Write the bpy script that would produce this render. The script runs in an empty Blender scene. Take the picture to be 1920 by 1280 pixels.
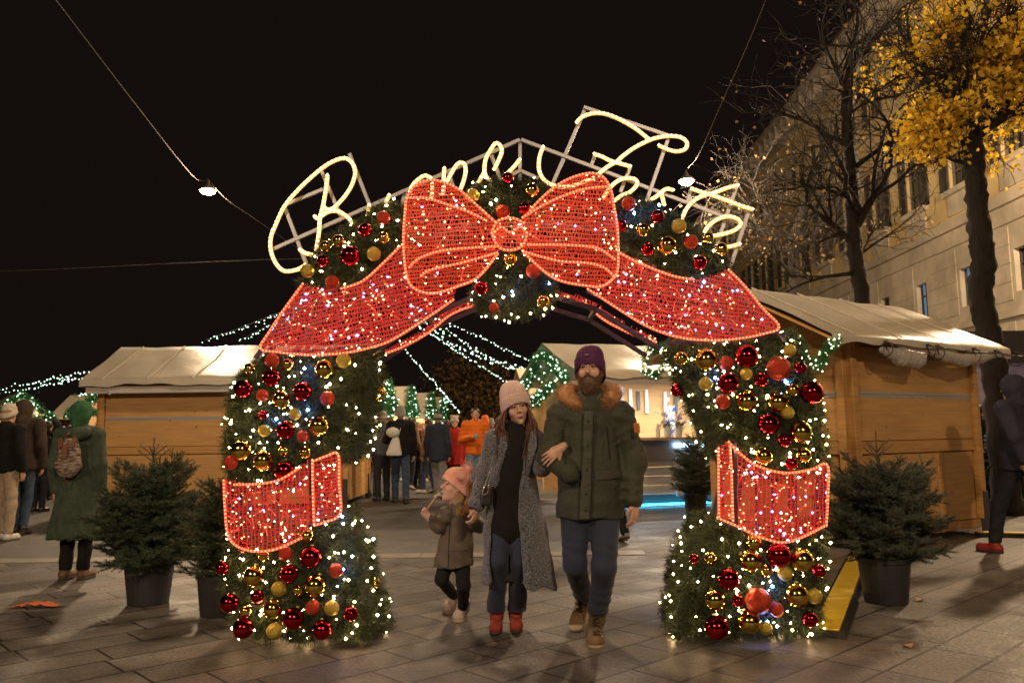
import bpy, math, random
import numpy as np
from mathutils import Vector, Matrix
random.seed(7); rng = np.random.default_rng(7)
sc = bpy.context.scene
R = math.radians
# ------------------------------------------------------------ camera
CAMZ = 1.3; FPX = 1530.0; PITCH = math.atan(175/FPX); ROLL = R(0.8)
_f = np.array([0, math.cos(PITCH), math.sin(PITCH)]); _r0 = np.array([1.0, 0, 0]); _u0 = np.array([0, -math.sin(PITCH), math.cos(PITCH)])
_r = math.cos(ROLL)*_r0 - math.sin(ROLL)*_u0; _u = math.cos(ROLL)*_u0 + math.sin(ROLL)*_r0
cd = bpy.data.cameras.new("camera"); cam = bpy.data.objects.new("camera", cd); sc.collection.objects.link(cam)
M = Matrix(((_r[0], _u[0], -_f[0], 0), (_r[1], _u[1], -_f[1], 0), (_r[2], _u[2], -_f[2], CAMZ), (0, 0, 0, 1)))
cam.matrix_world = M; cd.sensor_width = 36.0; cd.lens = 36.0*FPX/1920.0; cd.clip_end = 600; cd.clip_start = 0.05
cd.dof.use_dof = True; cd.dof.focus_distance = 5.1; cd.dof.aperture_fstop = 4.5
sc.camera = cam
def ray(px, py): return _f + _r*(px-960)/FPX - _u*(py-640)/FPX
def at(px, py, Y):
    d = ray(px, py); t = Y/d[1]
    return np.array([d[0]*t, Y, CAMZ+d[2]*t])
def gnd(px, py, z=0.0):
    d = ray(px, py); t = (z-CAMZ)/d[2]
    return np.array([d[0]*t, d[1]*t, z])
# ------------------------------------------------------------ world: night sky
w = bpy.data.worlds.new("World"); sc.world = w; w.use_nodes = True
bg = w.node_tree.nodes["Background"]; bg.inputs[0].default_value = (0.0068, 0.0042, 0.0038, 1); bg.inputs[1].default_value = 1.0
sc.view_settings.view_transform = 'Standard'; sc.view_settings.look = 'None'; sc.view_settings.exposure = 0.0; sc.view_settings.gamma = 1.0
sc.cycles.use_denoising = True
sc.cycles.max_bounces = 5; sc.cycles.diffuse_bounces = 2; sc.cycles.glossy_bounces = 3; sc.cycles.transmission_bounces = 2
sc.cycles.sample_clamp_indirect = 3.0; sc.cycles.sample_clamp_direct = 0
sc.cycles.caustics_reflective = False; sc.cycles.caustics_refractive = False
sc.cycles.use_light_tree = True
# ------------------------------------------------------------ lamps of the square (each has its own lamp object further down)
LAMPS = [  # name, position, watts, label
    (at(390, 357, 24.0), 3400),
    (at(1287, 339, 24.0), 3400),
    (np.array([-6.5, -5.5, 7.4]), 2700),  # assumed out of view behind the camera as source of the front light
    (np.array([3.6, -6.5, 7.4]), 2700),  # added out of view to soften the shadows of the front light
    (np.array([13.2, 18.6, 9.0]), 4600),  # assumed beyond the right edge, placed to light the palace front
    (np.array([-1.4, 10.4, 7.7]), 1100),  # added above the frame to brighten the crowd past the arch
]
WARM = (1.0, 0.72, 0.44)
# ------------------------------------------------------------ mesh helpers
def A(*p): return np.array(p, float)
def norm(v):
    v = np.asarray(v, float); n = np.linalg.norm(v, axis=-1, keepdims=True); return v/np.maximum(n, 1e-9)
def frame(d):
    d = norm(d); a = A(0, 0, 1) if abs(d[2]) < .9 else A(1, 0, 0)
    u = norm(np.cross(a, d)); return u, np.cross(d, u), d
def rotz(a): c, s = math.cos(a), math.sin(a); return np.array([[c, -s, 0], [s, c, 0], [0, 0, 1.0]])
class MB:
    def __init__(s): s.v = []; s.f = []; s.n = 0; s.uv = None
    def add(s, V, F):
        V = np.asarray(V, float).reshape(-1, 3); s.v.append(V)
        for a in F: s.f.append(tuple(int(i)+s.n for i in a))
        s.n += len(V); return s
    def tris(s, T):
        """T: (N,k,3) loose polygons"""
        T = np.asarray(T, float); k = T.shape[1]; n = len(T); s.v.append(T.reshape(-1, 3))
        s.f.append((s.n + np.arange(n*k)).reshape(n, k)); s.n += n*k; return s
    def box(s, c, size, Rm=None, bev=0.0):
        x, y, z = [h/2 for h in size]
        if bev > 0:
            b = min(bev, x*.9, y*.9, z*.9); P = []
            for sx in (-1, 1):
                for sy in (-1, 1):
                    for sz in (-1, 1):
                        P += [(sx*x, sy*(y-b), sz*(z-b)), (sx*(x-b), sy*y, sz*(z-b)), (sx*(x-b), sy*(y-b), sz*z)]
            P = np.array(P); ix = lambda a, b_, c_: 3*((a > 0)*4+(b_ > 0)*2+(c_ > 0))
            F = []
            for q in (-1, 1):
                f = [ix(q, -1, -1), ix(q, 1, -1), ix(q, 1, 1), ix(q, -1, 1)]; F.append(f if q > 0 else f[::-1])
                f = [ix(-1, q, -1)+1, ix(-1, q, 1)+1, ix(1, q, 1)+1, ix(1, q, -1)+1]; F.append(f if q > 0 else f[::-1])
                f = [ix(-1, -1, q)+2, ix(1, -1, q)+2, ix(1, 1, q)+2, ix(-1, 1, q)+2]; F.append(f if q > 0 else f[::-1])
            for a in (-1, 1):
                for b_ in (-1, 1):
                    F.append([ix(a, b_, -1), ix(a, b_, -1)+1, ix(a, b_, 1)+1, ix(a, b_, 1)])
                    F.append([ix(a, -1, b_), ix(a, -1, b_)+2, ix(a, 1, b_)+2, ix(a, 1, b_)])
                    F.append([ix(-1, a, b_)+1, ix(-1, a, b_)+2, ix(1, a, b_)+2, ix(1, a, b_)+1])
                    for c_ in (-1, 1):
                        i = ix(a, b_, c_); F.append([i, i+1, i+2])
        else:
            P = np.array([(sx*x, sy*y, sz*z) for sx in (-1, 1) for sy in (-1, 1) for sz in (-1, 1)])
            F = [(0, 1, 3, 2), (4, 6, 7, 5), (0, 4, 5, 1), (2, 3, 7, 6), (0, 2, 6, 4), (1, 5, 7, 3)]
        if Rm is not None: P = P @ np.asarray(Rm).T
        return s.add(P+np.asarray(c, float), F)
    def bar(s, a, b, wdt, hgt=None, bev=0.0):
        a = np.asarray(a, float); b = np.asarray(b, float); u, v, d = frame(b-a); hgt = hgt or wdt
        Rm = np.stack([u, v, d], 1); return s.box((a+b)/2, (wdt, hgt, np.linalg.norm(b-a)), Rm, bev)
    def tube(s, P, r, n=6, cap=True):
        P = np.asarray(P, float); m = len(P); rr = np.full(m, r, float) if np.isscalar(r) else np.asarray(r, float)
        D = np.zeros_like(P); D[1:-1] = P[2:]-P[:-2]; D[0] = P[1]-P[0]; D[-1] = P[-1]-P[-2]
        D = norm(D); u, v, _ = frame(D[0]); an = np.linspace(0, 2*math.pi, n, endpoint=False); V = []
        for i in range(m):
            u = norm(u - D[i]*np.dot(u, D[i])); v = np.cross(D[i], u)
            V.append(P[i] + rr[i]*(np.cos(an)[:, None]*u+np.sin(an)[:, None]*v))
        V = np.concatenate(V); F = []
        for i in range(m-1):
            for j in range(n):
                k = (j+1) % n; F.append((i*n+j, i*n+k, (i+1)*n+k, (i+1)*n+j))
        if cap: F.append(tuple(range(n-1, -1, -1))); F.append(tuple((m-1)*n+j for j in range(n)))
        return s.add(V, F)
    def lathe(s, c, prof, n=20, Rm=None):
        an = np.linspace(0, 2*math.pi, n, endpoint=False); V = []
        for r_, z_ in prof: V.append(np.stack([np.cos(an)*r_, np.sin(an)*r_, np.full(n, z_)], 1))
        V = np.concatenate(V); m = len(prof); F = []
        for i in range(m-1):
            for j in range(n):
                k = (j+1) % n; F.append((i*n+j, i*n+k, (i+1)*n+k, (i+1)*n+j))
        F.append(tuple(range(n-1, -1, -1))); F.append(tuple((m-1)*n+j for j in range(n)))
        if Rm is not None: V = V @ np.asarray(Rm).T
        return s.add(V+np.asarray(c, float), F)
    def ball(s, c, r, nu=12, nv=8, sc_=(1, 1, 1), Rm=None):
        prof = [(math.sin(t)*1.0, -math.cos(t)) for t in np.linspace(0.001, math.pi-.001, nv+1)]
        an = np.linspace(0, 2*math.pi, nu, endpoint=False)
        V = np.concatenate([np.stack([np.cos(an)*a*sc_[0], np.sin(an)*a*sc_[1], np.full(nu, b*sc_[2])], 1) for a, b in prof])*r
        F = [(i*nu+j, i*nu+(j+1) % nu, (i+1)*nu+(j+1) % nu, (i+1)*nu+j) for i in range(nv) for j in range(nu)]
        if Rm is not None: V = V @ np.asarray(Rm).T
        return s.add(V+np.asarray(c, float), F)
    def octs(s, C, r):
        """small glowing beads: octahedra at C (N,3)"""
        C = np.asarray(C, float); N = len(C)
        if N == 0: return s
        r = np.full(N, r) if np.isscalar(r) else np.asarray(r)
        O = np.array([(1, 0, 0), (-1, 0, 0), (0, 1, 0), (0, -1, 0), (0, 0, 1), (0, 0, -1)], float)
        V = C[:, None, :]+O[None]*r[:, None, None]
        T = np.array([(0, 2, 4), (2, 1, 4), (1, 3, 4), (3, 0, 4), (2, 0, 5), (1, 2, 5), (3, 1, 5), (0, 3, 5)])
        s.v.append(V.reshape(-1, 3)); s.f.append((s.n+(np.arange(N)[:, None, None]*6+T[None])).reshape(-1, 3)); s.n += 6*N
        return s
    def prism(s, P0, P1):
        """closed solid between two matching outlines (k,3)"""
        P0 = np.asarray(P0, float); P1 = np.asarray(P1, float); k = len(P0)
        F = [tuple(range(k)), tuple(range(2*k-1, k-1, -1))] + [(i, i+k, (i+1) % k+k, (i+1) % k) for i in range(k)]
        return s.add(np.concatenate([P0, P1]), F)
    def sheet(s, G):
        """grid (a,b,3) as a surface"""
        G = np.asarray(G, float); a, b = G.shape[:2]
        i = (np.arange(a-1)[:, None]*b+np.arange(b-1)[None]).ravel()
        F = np.stack([i, i+1, i+b+1, i+b], 1); s.v.append(G.reshape(-1, 3)); s.f.append(F+s.n); s.n += a*b; return s
    def mesh(s, name, org=None, smooth=False):
        V = np.concatenate(s.v) if s.v else np.zeros((0, 3))
        if org is not None: V = V-np.asarray(org, float)
        me = bpy.data.meshes.new(name); idx = []; cnt = []
        for f in s.f:
            if isinstance(f, tuple): idx.append(np.array(f)); cnt.append(np.array([len(f)]))
            else: idx.append(f.ravel()); cnt.append(np.full(len(f), f.shape[1]))
        if idx:
            I = np.concatenate(idx); Cn = np.concatenate(cnt); st = np.concatenate([[0], np.cumsum(Cn)[:-1]])
            me.vertices.add(len(V)); me.vertices.foreach_set("co", V.astype(np.float32).ravel())
            me.loops.add(len(I)); me.loops.foreach_set("vertex_index", I.astype(np.int32))
            me.polygons.add(len(Cn)); me.polygons.foreach_set("loop_start", st.astype(np.int32))
            me.update(calc_edges=True); me.validate()
            me.polygons.foreach_set("use_smooth", np.full(len(me.polygons), bool(smooth)))
        return me
def obj(name, mb, mat, parent=None, org=None, smooth=False, label=None):
    """one mesh object; vertices are given in the frame of org (the parent's location)"""
    if org is None and parent is not None and parent.get("_w"): org = parent.location
    me = mb if isinstance(mb, bpy.types.Mesh) else mb.mesh(name, org, smooth)
    o = bpy.data.objects.new(name, me); sc.collection.objects.link(o)
    if parent is not None:
        o.parent = parent
        g = parent
        if g.type == 'MESH' and False: pass
    elif org is not None: o.location = Vector(org)
    if mat is not None: me.materials.append(mat)
    if label: o["label"] = label
    return o
def thing(name, label, cat, loc=(0, 0, 0), rz=0.0, group=None, world=True):
    o = bpy.data.objects.new(name, None); sc.collection.objects.link(o); o.empty_display_size = .1
    o.location = Vector(loc); o.rotation_euler = (0, 0, rz); o["label"] = label; o["category"] = cat
    if group: o["group"] = group
    if world and rz == 0: o["_w"] = 1
    return o
def sub(name, mb, mat, part, root, smooth=False, label=None):
    """sub-part: child of a part; vertices share the root's frame"""
    o = obj(name, mb, mat, part, org=root.location if root.get("_w") else None, smooth=smooth, label=label); return o
def tag(o, label, cat, group=None):
    o["label"] = label; o["category"] = cat
    if group: o["group"] = group
    return o
def struct(name, mb, mat, smooth=False):
    o = obj(name, mb, mat, smooth=smooth); o["kind"] = "structure"; return o
def copy_tree(o, parent=None):
    c = o.copy(); sc.collection.objects.link(c); c.parent = parent
    for ch in list(o.children): copy_tree(ch, c)
    return c
# ------------------------------------------------------------ materials
MATS = {}
def mat(name, col, rough=.6, metal=0.0, emit=None, es=0.0, var=0.0, vscale=8.0, bump=0.0, bscale=40.0, island=0.0, spec=.5, trans=0.0, alpha=1.0, col2=None, sheen=0.0, stretch=None, detail=4.0, coat=0.0, nosample=False):
    if name in MATS: return MATS[name]
    m = bpy.data.materials.new(name); m.use_nodes = True; nt = m.node_tree; N = nt.nodes; L = nt.links; b = N["Principled BSDF"]
    b.inputs["Base Color"].default_value = (*col, 1); b.inputs["Roughness"].default_value = rough; b.inputs["Metallic"].default_value = metal
    b.inputs["Specular IOR Level"].default_value = spec
    if coat: b.inputs["Coat Weight"].default_value = coat; b.inputs["Coat Roughness"].default_value = .1
    if sheen: b.inputs["Sheen Weight"].default_value = sheen; b.inputs["Sheen Roughness"].default_value = .5
    if trans: b.inputs["Transmission Weight"].default_value = trans
    if alpha < 1: b.inputs["Alpha"].default_value = alpha
    if emit: b.inputs["Emission Color"].default_value = (*emit, 1); b.inputs["Emission Strength"].default_value = es
    tc = N.new("ShaderNodeTexCoord"); src = tc.outputs["Object"]
    if stretch:
        mp = N.new("ShaderNodeMapping"); mp.inputs["Scale"].default_value = stretch; L.new(src, mp.inputs[0]); src = mp.outputs[0]
    cur = None
    if var > 0 or col2 is not None:
        nz = N.new("ShaderNodeTexNoise"); nz.inputs["Scale"].default_value = vscale; nz.inputs["Detail"].default_value = detail; L.new(src, nz.inputs["Vector"])
        rp = N.new("ShaderNodeValToRGB"); L.new(nz.outputs["Fac"], rp.inputs[0])
        c1 = tuple(max(0, c*(1-var)) for c in col); c2 = col2 if col2 is not None else tuple(c*(1+var) for c in col)
        rp.color_ramp.elements[0].position = .32; rp.color_ramp.elements[1].position = .68
        rp.color_ramp.elements[0].color = (*c1, 1); rp.color_ramp.elements[1].color = (*c2, 1); cur = rp.outputs[0]
    if island > 0:
        ge = N.new("ShaderNodeNewGeometry"); mr = N.new("ShaderNodeMapRange"); L.new(ge.outputs["Random Per Island"], mr.inputs[0])
        mr.inputs[3].default_value = 1-island; mr.inputs[4].default_value = 1+island
        mx = N.new("ShaderNodeMix"); mx.data_type = 'RGBA'; mx.blend_type = 'MULTIPLY'; mx.inputs[0].default_value = 1
        if cur is not None: L.new(cur, mx.inputs[6])
        else: mx.inputs[6].default_value = (*col, 1)
        cb = N.new("ShaderNodeCombineColor")
        for i in range(3): L.new(mr.outputs[0], cb.inputs[i])
        L.new(cb.outputs[0], mx.inputs[7]); cur = mx.outputs[2]
    if cur is not None: L.new(cur, b.inputs["Base Color"])
    if bump > 0:
        n2 = N.new("ShaderNodeTexNoise"); n2.inputs["Scale"].default_value = bscale; n2.inputs["Detail"].default_value = 3; L.new(src, n2.inputs["Vector"])
        bp = N.new("ShaderNodeBump"); bp.inputs["Strength"].default_value = bump; bp.inputs["Distance"].default_value = .02
        L.new(n2.outputs["Fac"], bp.inputs["Height"]); L.new(bp.outputs[0], b.inputs["Normal"])
    if nosample:
        try: m.cycles.emission_sampling = 'NONE'
        except Exception: pass
    MATS[name] = m; return m
def translucent(m, fac=.45):
    nt = m.node_tree; N = nt.nodes; L = nt.links; b = N["Principled BSDF"]; tr = N.new("ShaderNodeBsdfTranslucent"); mx = N.new("ShaderNodeMixShader"); mx.inputs[0].default_value = fac
    src = b.inputs["Base Color"].links[0].from_socket if b.inputs["Base Color"].links else None
    if src is not None: L.new(src, tr.inputs[0])
    else: tr.inputs[0].default_value = b.inputs["Base Color"].default_value
    out = [n for n in N if n.type == 'OUTPUT_MATERIAL'][0]; L.new(b.outputs[0], mx.inputs[1]); L.new(tr.outputs[0], mx.inputs[2]); L.new(mx.outputs[0], out.inputs[0]); return m
def boards(m, pitch=.19, dark=.62):
    """faint joints between horizontal boards"""
    nt = m.node_tree; N = nt.nodes; L = nt.links; b = N["Principled BSDF"]; tc = N.new("ShaderNodeTexCoord"); sp = N.new("ShaderNodeSeparateXYZ"); L.new(tc.outputs["Object"], sp.inputs[0])
    a = N.new("ShaderNodeMath"); a.operation = 'PINGPONG'; a.inputs[1].default_value = pitch/2; L.new(sp.outputs[2], a.inputs[0])
    r = N.new("ShaderNodeMapRange"); r.inputs[1].default_value = .0; r.inputs[2].default_value = .0035; r.inputs[3].default_value = dark; r.inputs[4].default_value = 1; L.new(a.outputs[0], r.inputs[0])
    src = b.inputs["Base Color"].links[0].from_socket; v = N.new("ShaderNodeVectorMath"); v.operation = 'SCALE'; L.new(src, v.inputs[0]); L.new(r.outputs[0], v.inputs["Scale"]); L.new(v.outputs[0], b.inputs["Base Color"]); return m
# ------------------------------------------------------------ implicit surfaces (bodies and clothes grow as one skin)
class Field:
    def __init__(s): s.p = []
    def cone(s, a, b, ra, rb=None, k=.03, fy=1.0, op='u', Rm=None):
        """tapered capsule a-b; fy<1 flattens along local y (depth)"""
        s.p.append(('c', np.asarray(a, float), np.asarray(b, float), ra, ra if rb is None else rb, k, fy, op, Rm)); return s
    def chain(s, P, rr, k=.03, fy=1.0, op='u', Rm=None):
        for i in range(len(P)-1): s.cone(P[i], P[i+1], rr[i], rr[i+1], k, fy, op, Rm)
        return s
    def ell(s, c, rad, k=.02, op='u', Rm=None):
        s.p.append(('e', np.asarray(c, float), np.asarray(rad, float), k, op, np.eye(3) if Rm is None else np.asarray(Rm))); return s
    def fn(s, f): s.p.append(('f', f)); return s
    def build(s, h, windows=(), pad=.03, lo=None, hi=None, noise=None):
        mn = np.full(3, 1e9); mx = -mn
        for p in s.p:
            if p[0] == 'c' and p[7] == 'u':
                r_ = max(p[3], p[4]); mn = np.minimum(mn, np.minimum(p[1], p[2])-r_); mx = np.maximum(mx, np.maximum(p[1], p[2])+r_)
            elif p[0] == 'e' and p[4] == 'u':
                r_ = p[2].max(); mn = np.minimum(mn, p[1]-r_); mx = np.maximum(mx, p[1]+r_)
        mn -= pad; mx += pad
        if lo is not None: mn = np.maximum(mn, lo)
        if hi is not None: mx = np.minimum(mx, hi)
        ax = []
        for i in range(3):
            x = mn[i]; g = [x]
            while x < mx[i]:
                st = h
                for (wl, wh, ws) in windows:
                    if wl[i]-.012 <= x <= wh[i]+.005: st = min(st, ws)
                x += st; g.append(x)
            ax.append(np.array(g))
        X, Y, Z = ax; D = np.full((len(X), len(Y), len(Z)), .5)
        for p in s.p:
            if p[0] == 'f': D = p[1](D, X[:, None, None], Y[None, :, None], Z[None, None, :]); continue
            if p[0] == 'c': _, a, b, ra, rb, k, fy, op, Rm = p; r_ = max(ra, rb); bl = np.minimum(a, b)-r_; bh = np.maximum(a, b)+r_
            else: _, c, rad, k, op, Rm = p; r_ = rad.max(); bl = c-r_; bh = c+r_
            mg = k*1.2+.04
            sl = tuple(slice(max(0, np.searchsorted(ax[i], bl[i]-mg)-1), np.searchsorted(ax[i], bh[i]+mg)+1) for i in range(3))
            x = X[sl[0]][:, None, None]; y = Y[sl[1]][None, :, None]; z = Z[sl[2]][None, None, :]
            if x.size == 0 or y.size == 0 or z.size == 0: continue
            if p[0] == 'c':
                mid = (a+b)/2
                P = [x-mid[0], y-mid[1], z-mid[2]]
                if Rm is not None:
                    Rt = np.asarray(Rm).T; P = [Rt[i, 0]*P[0]+Rt[i, 1]*P[1]+Rt[i, 2]*P[2] for i in range(3)]
                    a2 = Rt@(a-mid); b2 = Rt@(b-mid)
                else: a2 = a-mid; b2 = b-mid
                if fy != 1.0: P[1] = P[1]/fy; a2 = a2/A(1, fy, 1); b2 = b2/A(1, fy, 1)
                ab = b2-a2; l2 = max(np.dot(ab, ab), 1e-9)
                t = np.clip(((P[0]-a2[0])*ab[0]+(P[1]-a2[1])*ab[1]+(P[2]-a2[2])*ab[2])/l2, 0, 1)
                q = np.sqrt((P[0]-a2[0]-t*ab[0])**2+(P[1]-a2[1]-t*ab[1])**2+(P[2]-a2[2]-t*ab[2])**2)-(ra+(rb-ra)*t)
                if fy != 1.0: q = q*min(1.0, .5+.5*fy)
            else:
                P = [x-c[0], y-c[1], z-c[2]]; Rt = Rm.T
                P = [Rt[i, 0]*P[0]+Rt[i, 1]*P[1]+Rt[i, 2]*P[2] for i in range(3)]
                k0 = np.sqrt((P[0]/rad[0])**2+(P[1]/rad[1])**2+(P[2]/rad[2])**2); k1 = np.sqrt((P[0]/rad[0]**2)**2+(P[1]/rad[1]**2)**2+(P[2]/rad[2]**2)**2)
                q = k0*(k0-1)/np.maximum(k1, 1e-6)
                q = np.where(k0 < .05, -rad.min(), q)
            d = D[sl]
            if op == 'u':
                hh = np.clip(.5+.5*(d-q)/k, 0, 1); D[sl] = d*(1-hh)+q*hh-k*hh*(1-hh)
            else:
                hh = np.clip(.5-.5*(d+q)/k, 0, 1); D[sl] = d*(1-hh)-q*hh+k*hh*(1-hh)
        if noise is not None: D = D+noise(X[:, None, None], Y[None, :, None], Z[None, None, :])
        # surface nets
        D[0] = D[-1] = .1; D[:, 0] = D[:, -1] = .1; D[:, :, 0] = D[:, :, -1] = .1
        S = D < 0; c = S[:-1, :-1, :-1].astype(np.int8)
        for dx in (0, 1):
            for dy in (0, 1):
                for dz in (0, 1):
                    if dx+dy+dz: c = c+S[dx:S.shape[0]-1+dx, dy:S.shape[1]-1+dy, dz:S.shape[2]-1+dz]
        act = (c > 0) & (c < 8); ci = np.argwhere(act); idx = np.full(act.shape, -1, np.int64); idx[act] = np.arange(len(ci))
        acc = np.zeros((len(ci), 3)); num = np.zeros(len(ci)); cr = [X, Y, Z]
        for axn in range(3):
            o1, o2 = [q for q in range(3) if q != axn]
            for i1 in (0, 1):
                for i2 in (0, 1):
                    e0 = ci.copy(); e0[:, o1] += i1; e0[:, o2] += i2; e1 = e0.copy(); e1[:, axn] += 1
                    d0 = D[e0[:, 0], e0[:, 1], e0[:, 2]]; d1 = D[e1[:, 0], e1[:, 1], e1[:, 2]]; m_ = (d0 < 0) != (d1 < 0)
                    t = np.where(m_, d0/np.where(m_, d0-d1, 1), 0); pt = np.zeros((len(ci), 3))
                    for q in range(3): pt[:, q] = cr[q][e0[:, q]]
                    pt[:, axn] += t*(cr[axn][e1[:, axn]]-cr[axn][e0[:, axn]])
                    acc[m_] += pt[m_]; num[m_] += 1
        V = acc/np.maximum(num, 1)[:, None]; F = []
        for axn in range(3):
            o1, o2 = [q for q in range(3) if q != axn]
            a0 = [slice(None)]*3; a1 = [slice(None)]*3; a0[axn] = slice(0, -1); a1[axn] = slice(1, None)
            ch = S[tuple(a0)] != S[tuple(a1)]; e = np.argwhere(ch)
            e = e[(e[:, o1] > 0) & (e[:, o2] > 0)]
            if len(e) == 0: continue
            def gi(u, v):
                q = e.copy(); q[:, o1] -= u; q[:, o2] -= v; return idx[q[:, 0], q[:, 1], q[:, 2]]
            Q = np.stack([gi(1, 1), gi(0, 1), gi(0, 0), gi(1, 0)], 1)
            ins = S[e[:, 0], e[:, 1], e[:, 2]]; flip = ins if axn != 1 else ~ins
            Q[~flip] = Q[~flip][:, ::-1]; F.append(Q)
        F = np.concatenate(F); F = F[(F >= 0).all(1)]
        mb = MB(); mb.v.append(V); mb.f.append(F); mb.n = len(V); return mb
def inside(poly, P):
    poly = np.asarray(poly, float); P = np.asarray(P, float); x, y = P[:, 0], P[:, 1]; r_ = np.zeros(len(P), bool); n = len(poly); j = n-1
    for i in range(n):
        xi, yi = poly[i]; xj, yj = poly[j]
        c = ((yi > y) != (yj > y)) & (x < (xj-xi)*(y-yi)/((yj-yi) if yj != yi else 1e-9)+xi); r_ ^= c; j = i
    return r_
def edist(poly, P):
    poly = np.asarray(poly, float); P = np.asarray(P, float); d = np.full(len(P), 1e9); n = len(poly)
    for i in range(n):
        a = poly[i]; b = poly[(i+1) % n]; ab = b-a; t = np.clip(((P-a)@ab)/max(ab@ab, 1e-9), 0, 1); d = np.minimum(d, np.linalg.norm(P-a-t[:, None]*ab, axis=1))
    return d
def smooth_path(P, n=6, closed=False):
    P = np.asarray(P, float); m = len(P); out = []
    g = lambda i: P[i % m] if closed else P[min(max(i, 0), m-1)]
    for i in range(m if closed else m-1):
        p0, p1, p2, p3 = g(i-1), g(i), g(i+1), g(i+2)
        for t in np.linspace(0, 1, n, endpoint=False):
            out.append(.5*((2*p1)+(-p0+p2)*t+(2*p0-5*p1+4*p2-p3)*t*t+(-p0+3*p1-3*p2+p3)*t**3))
    if not closed: out.append(P[-1])
    return np.array(out)
def resample(P, st):
    P = np.asarray(P, float); d = np.concatenate([[0], np.cumsum(np.linalg.norm(np.diff(P, axis=0), axis=1))]); n = max(2, int(d[-1]/st)+1)
    t = np.linspace(0, d[-1], n); return np.stack([np.interp(t, d, P[:, i]) for i in range(P.shape[1])], 1)
def needles(C, Nrm, L, W, spread=.8, per=12, droop=0.0, rad=.02):
    """tufts of thin leaves: C base points, Nrm main directions -> (M,3,3) triangles"""
    n = len(C); C = np.repeat(C, per, 0); Nn = np.repeat(norm(Nrm), per, 0); r_ = rng.normal(size=(n*per, 3))
    D = norm(Nn+spread*norm(r_)*1.2); D[:, 2] -= droop; D = norm(D); base = C+rng.normal(size=C.shape)*rad
    ln = L*rng.uniform(.6, 1.25, (n*per, 1)); s_ = norm(np.cross(D, rng.normal(size=D.shape)))*W*.5
    return np.stack([base-s_, base+s_, base+D*ln], 1)
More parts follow.
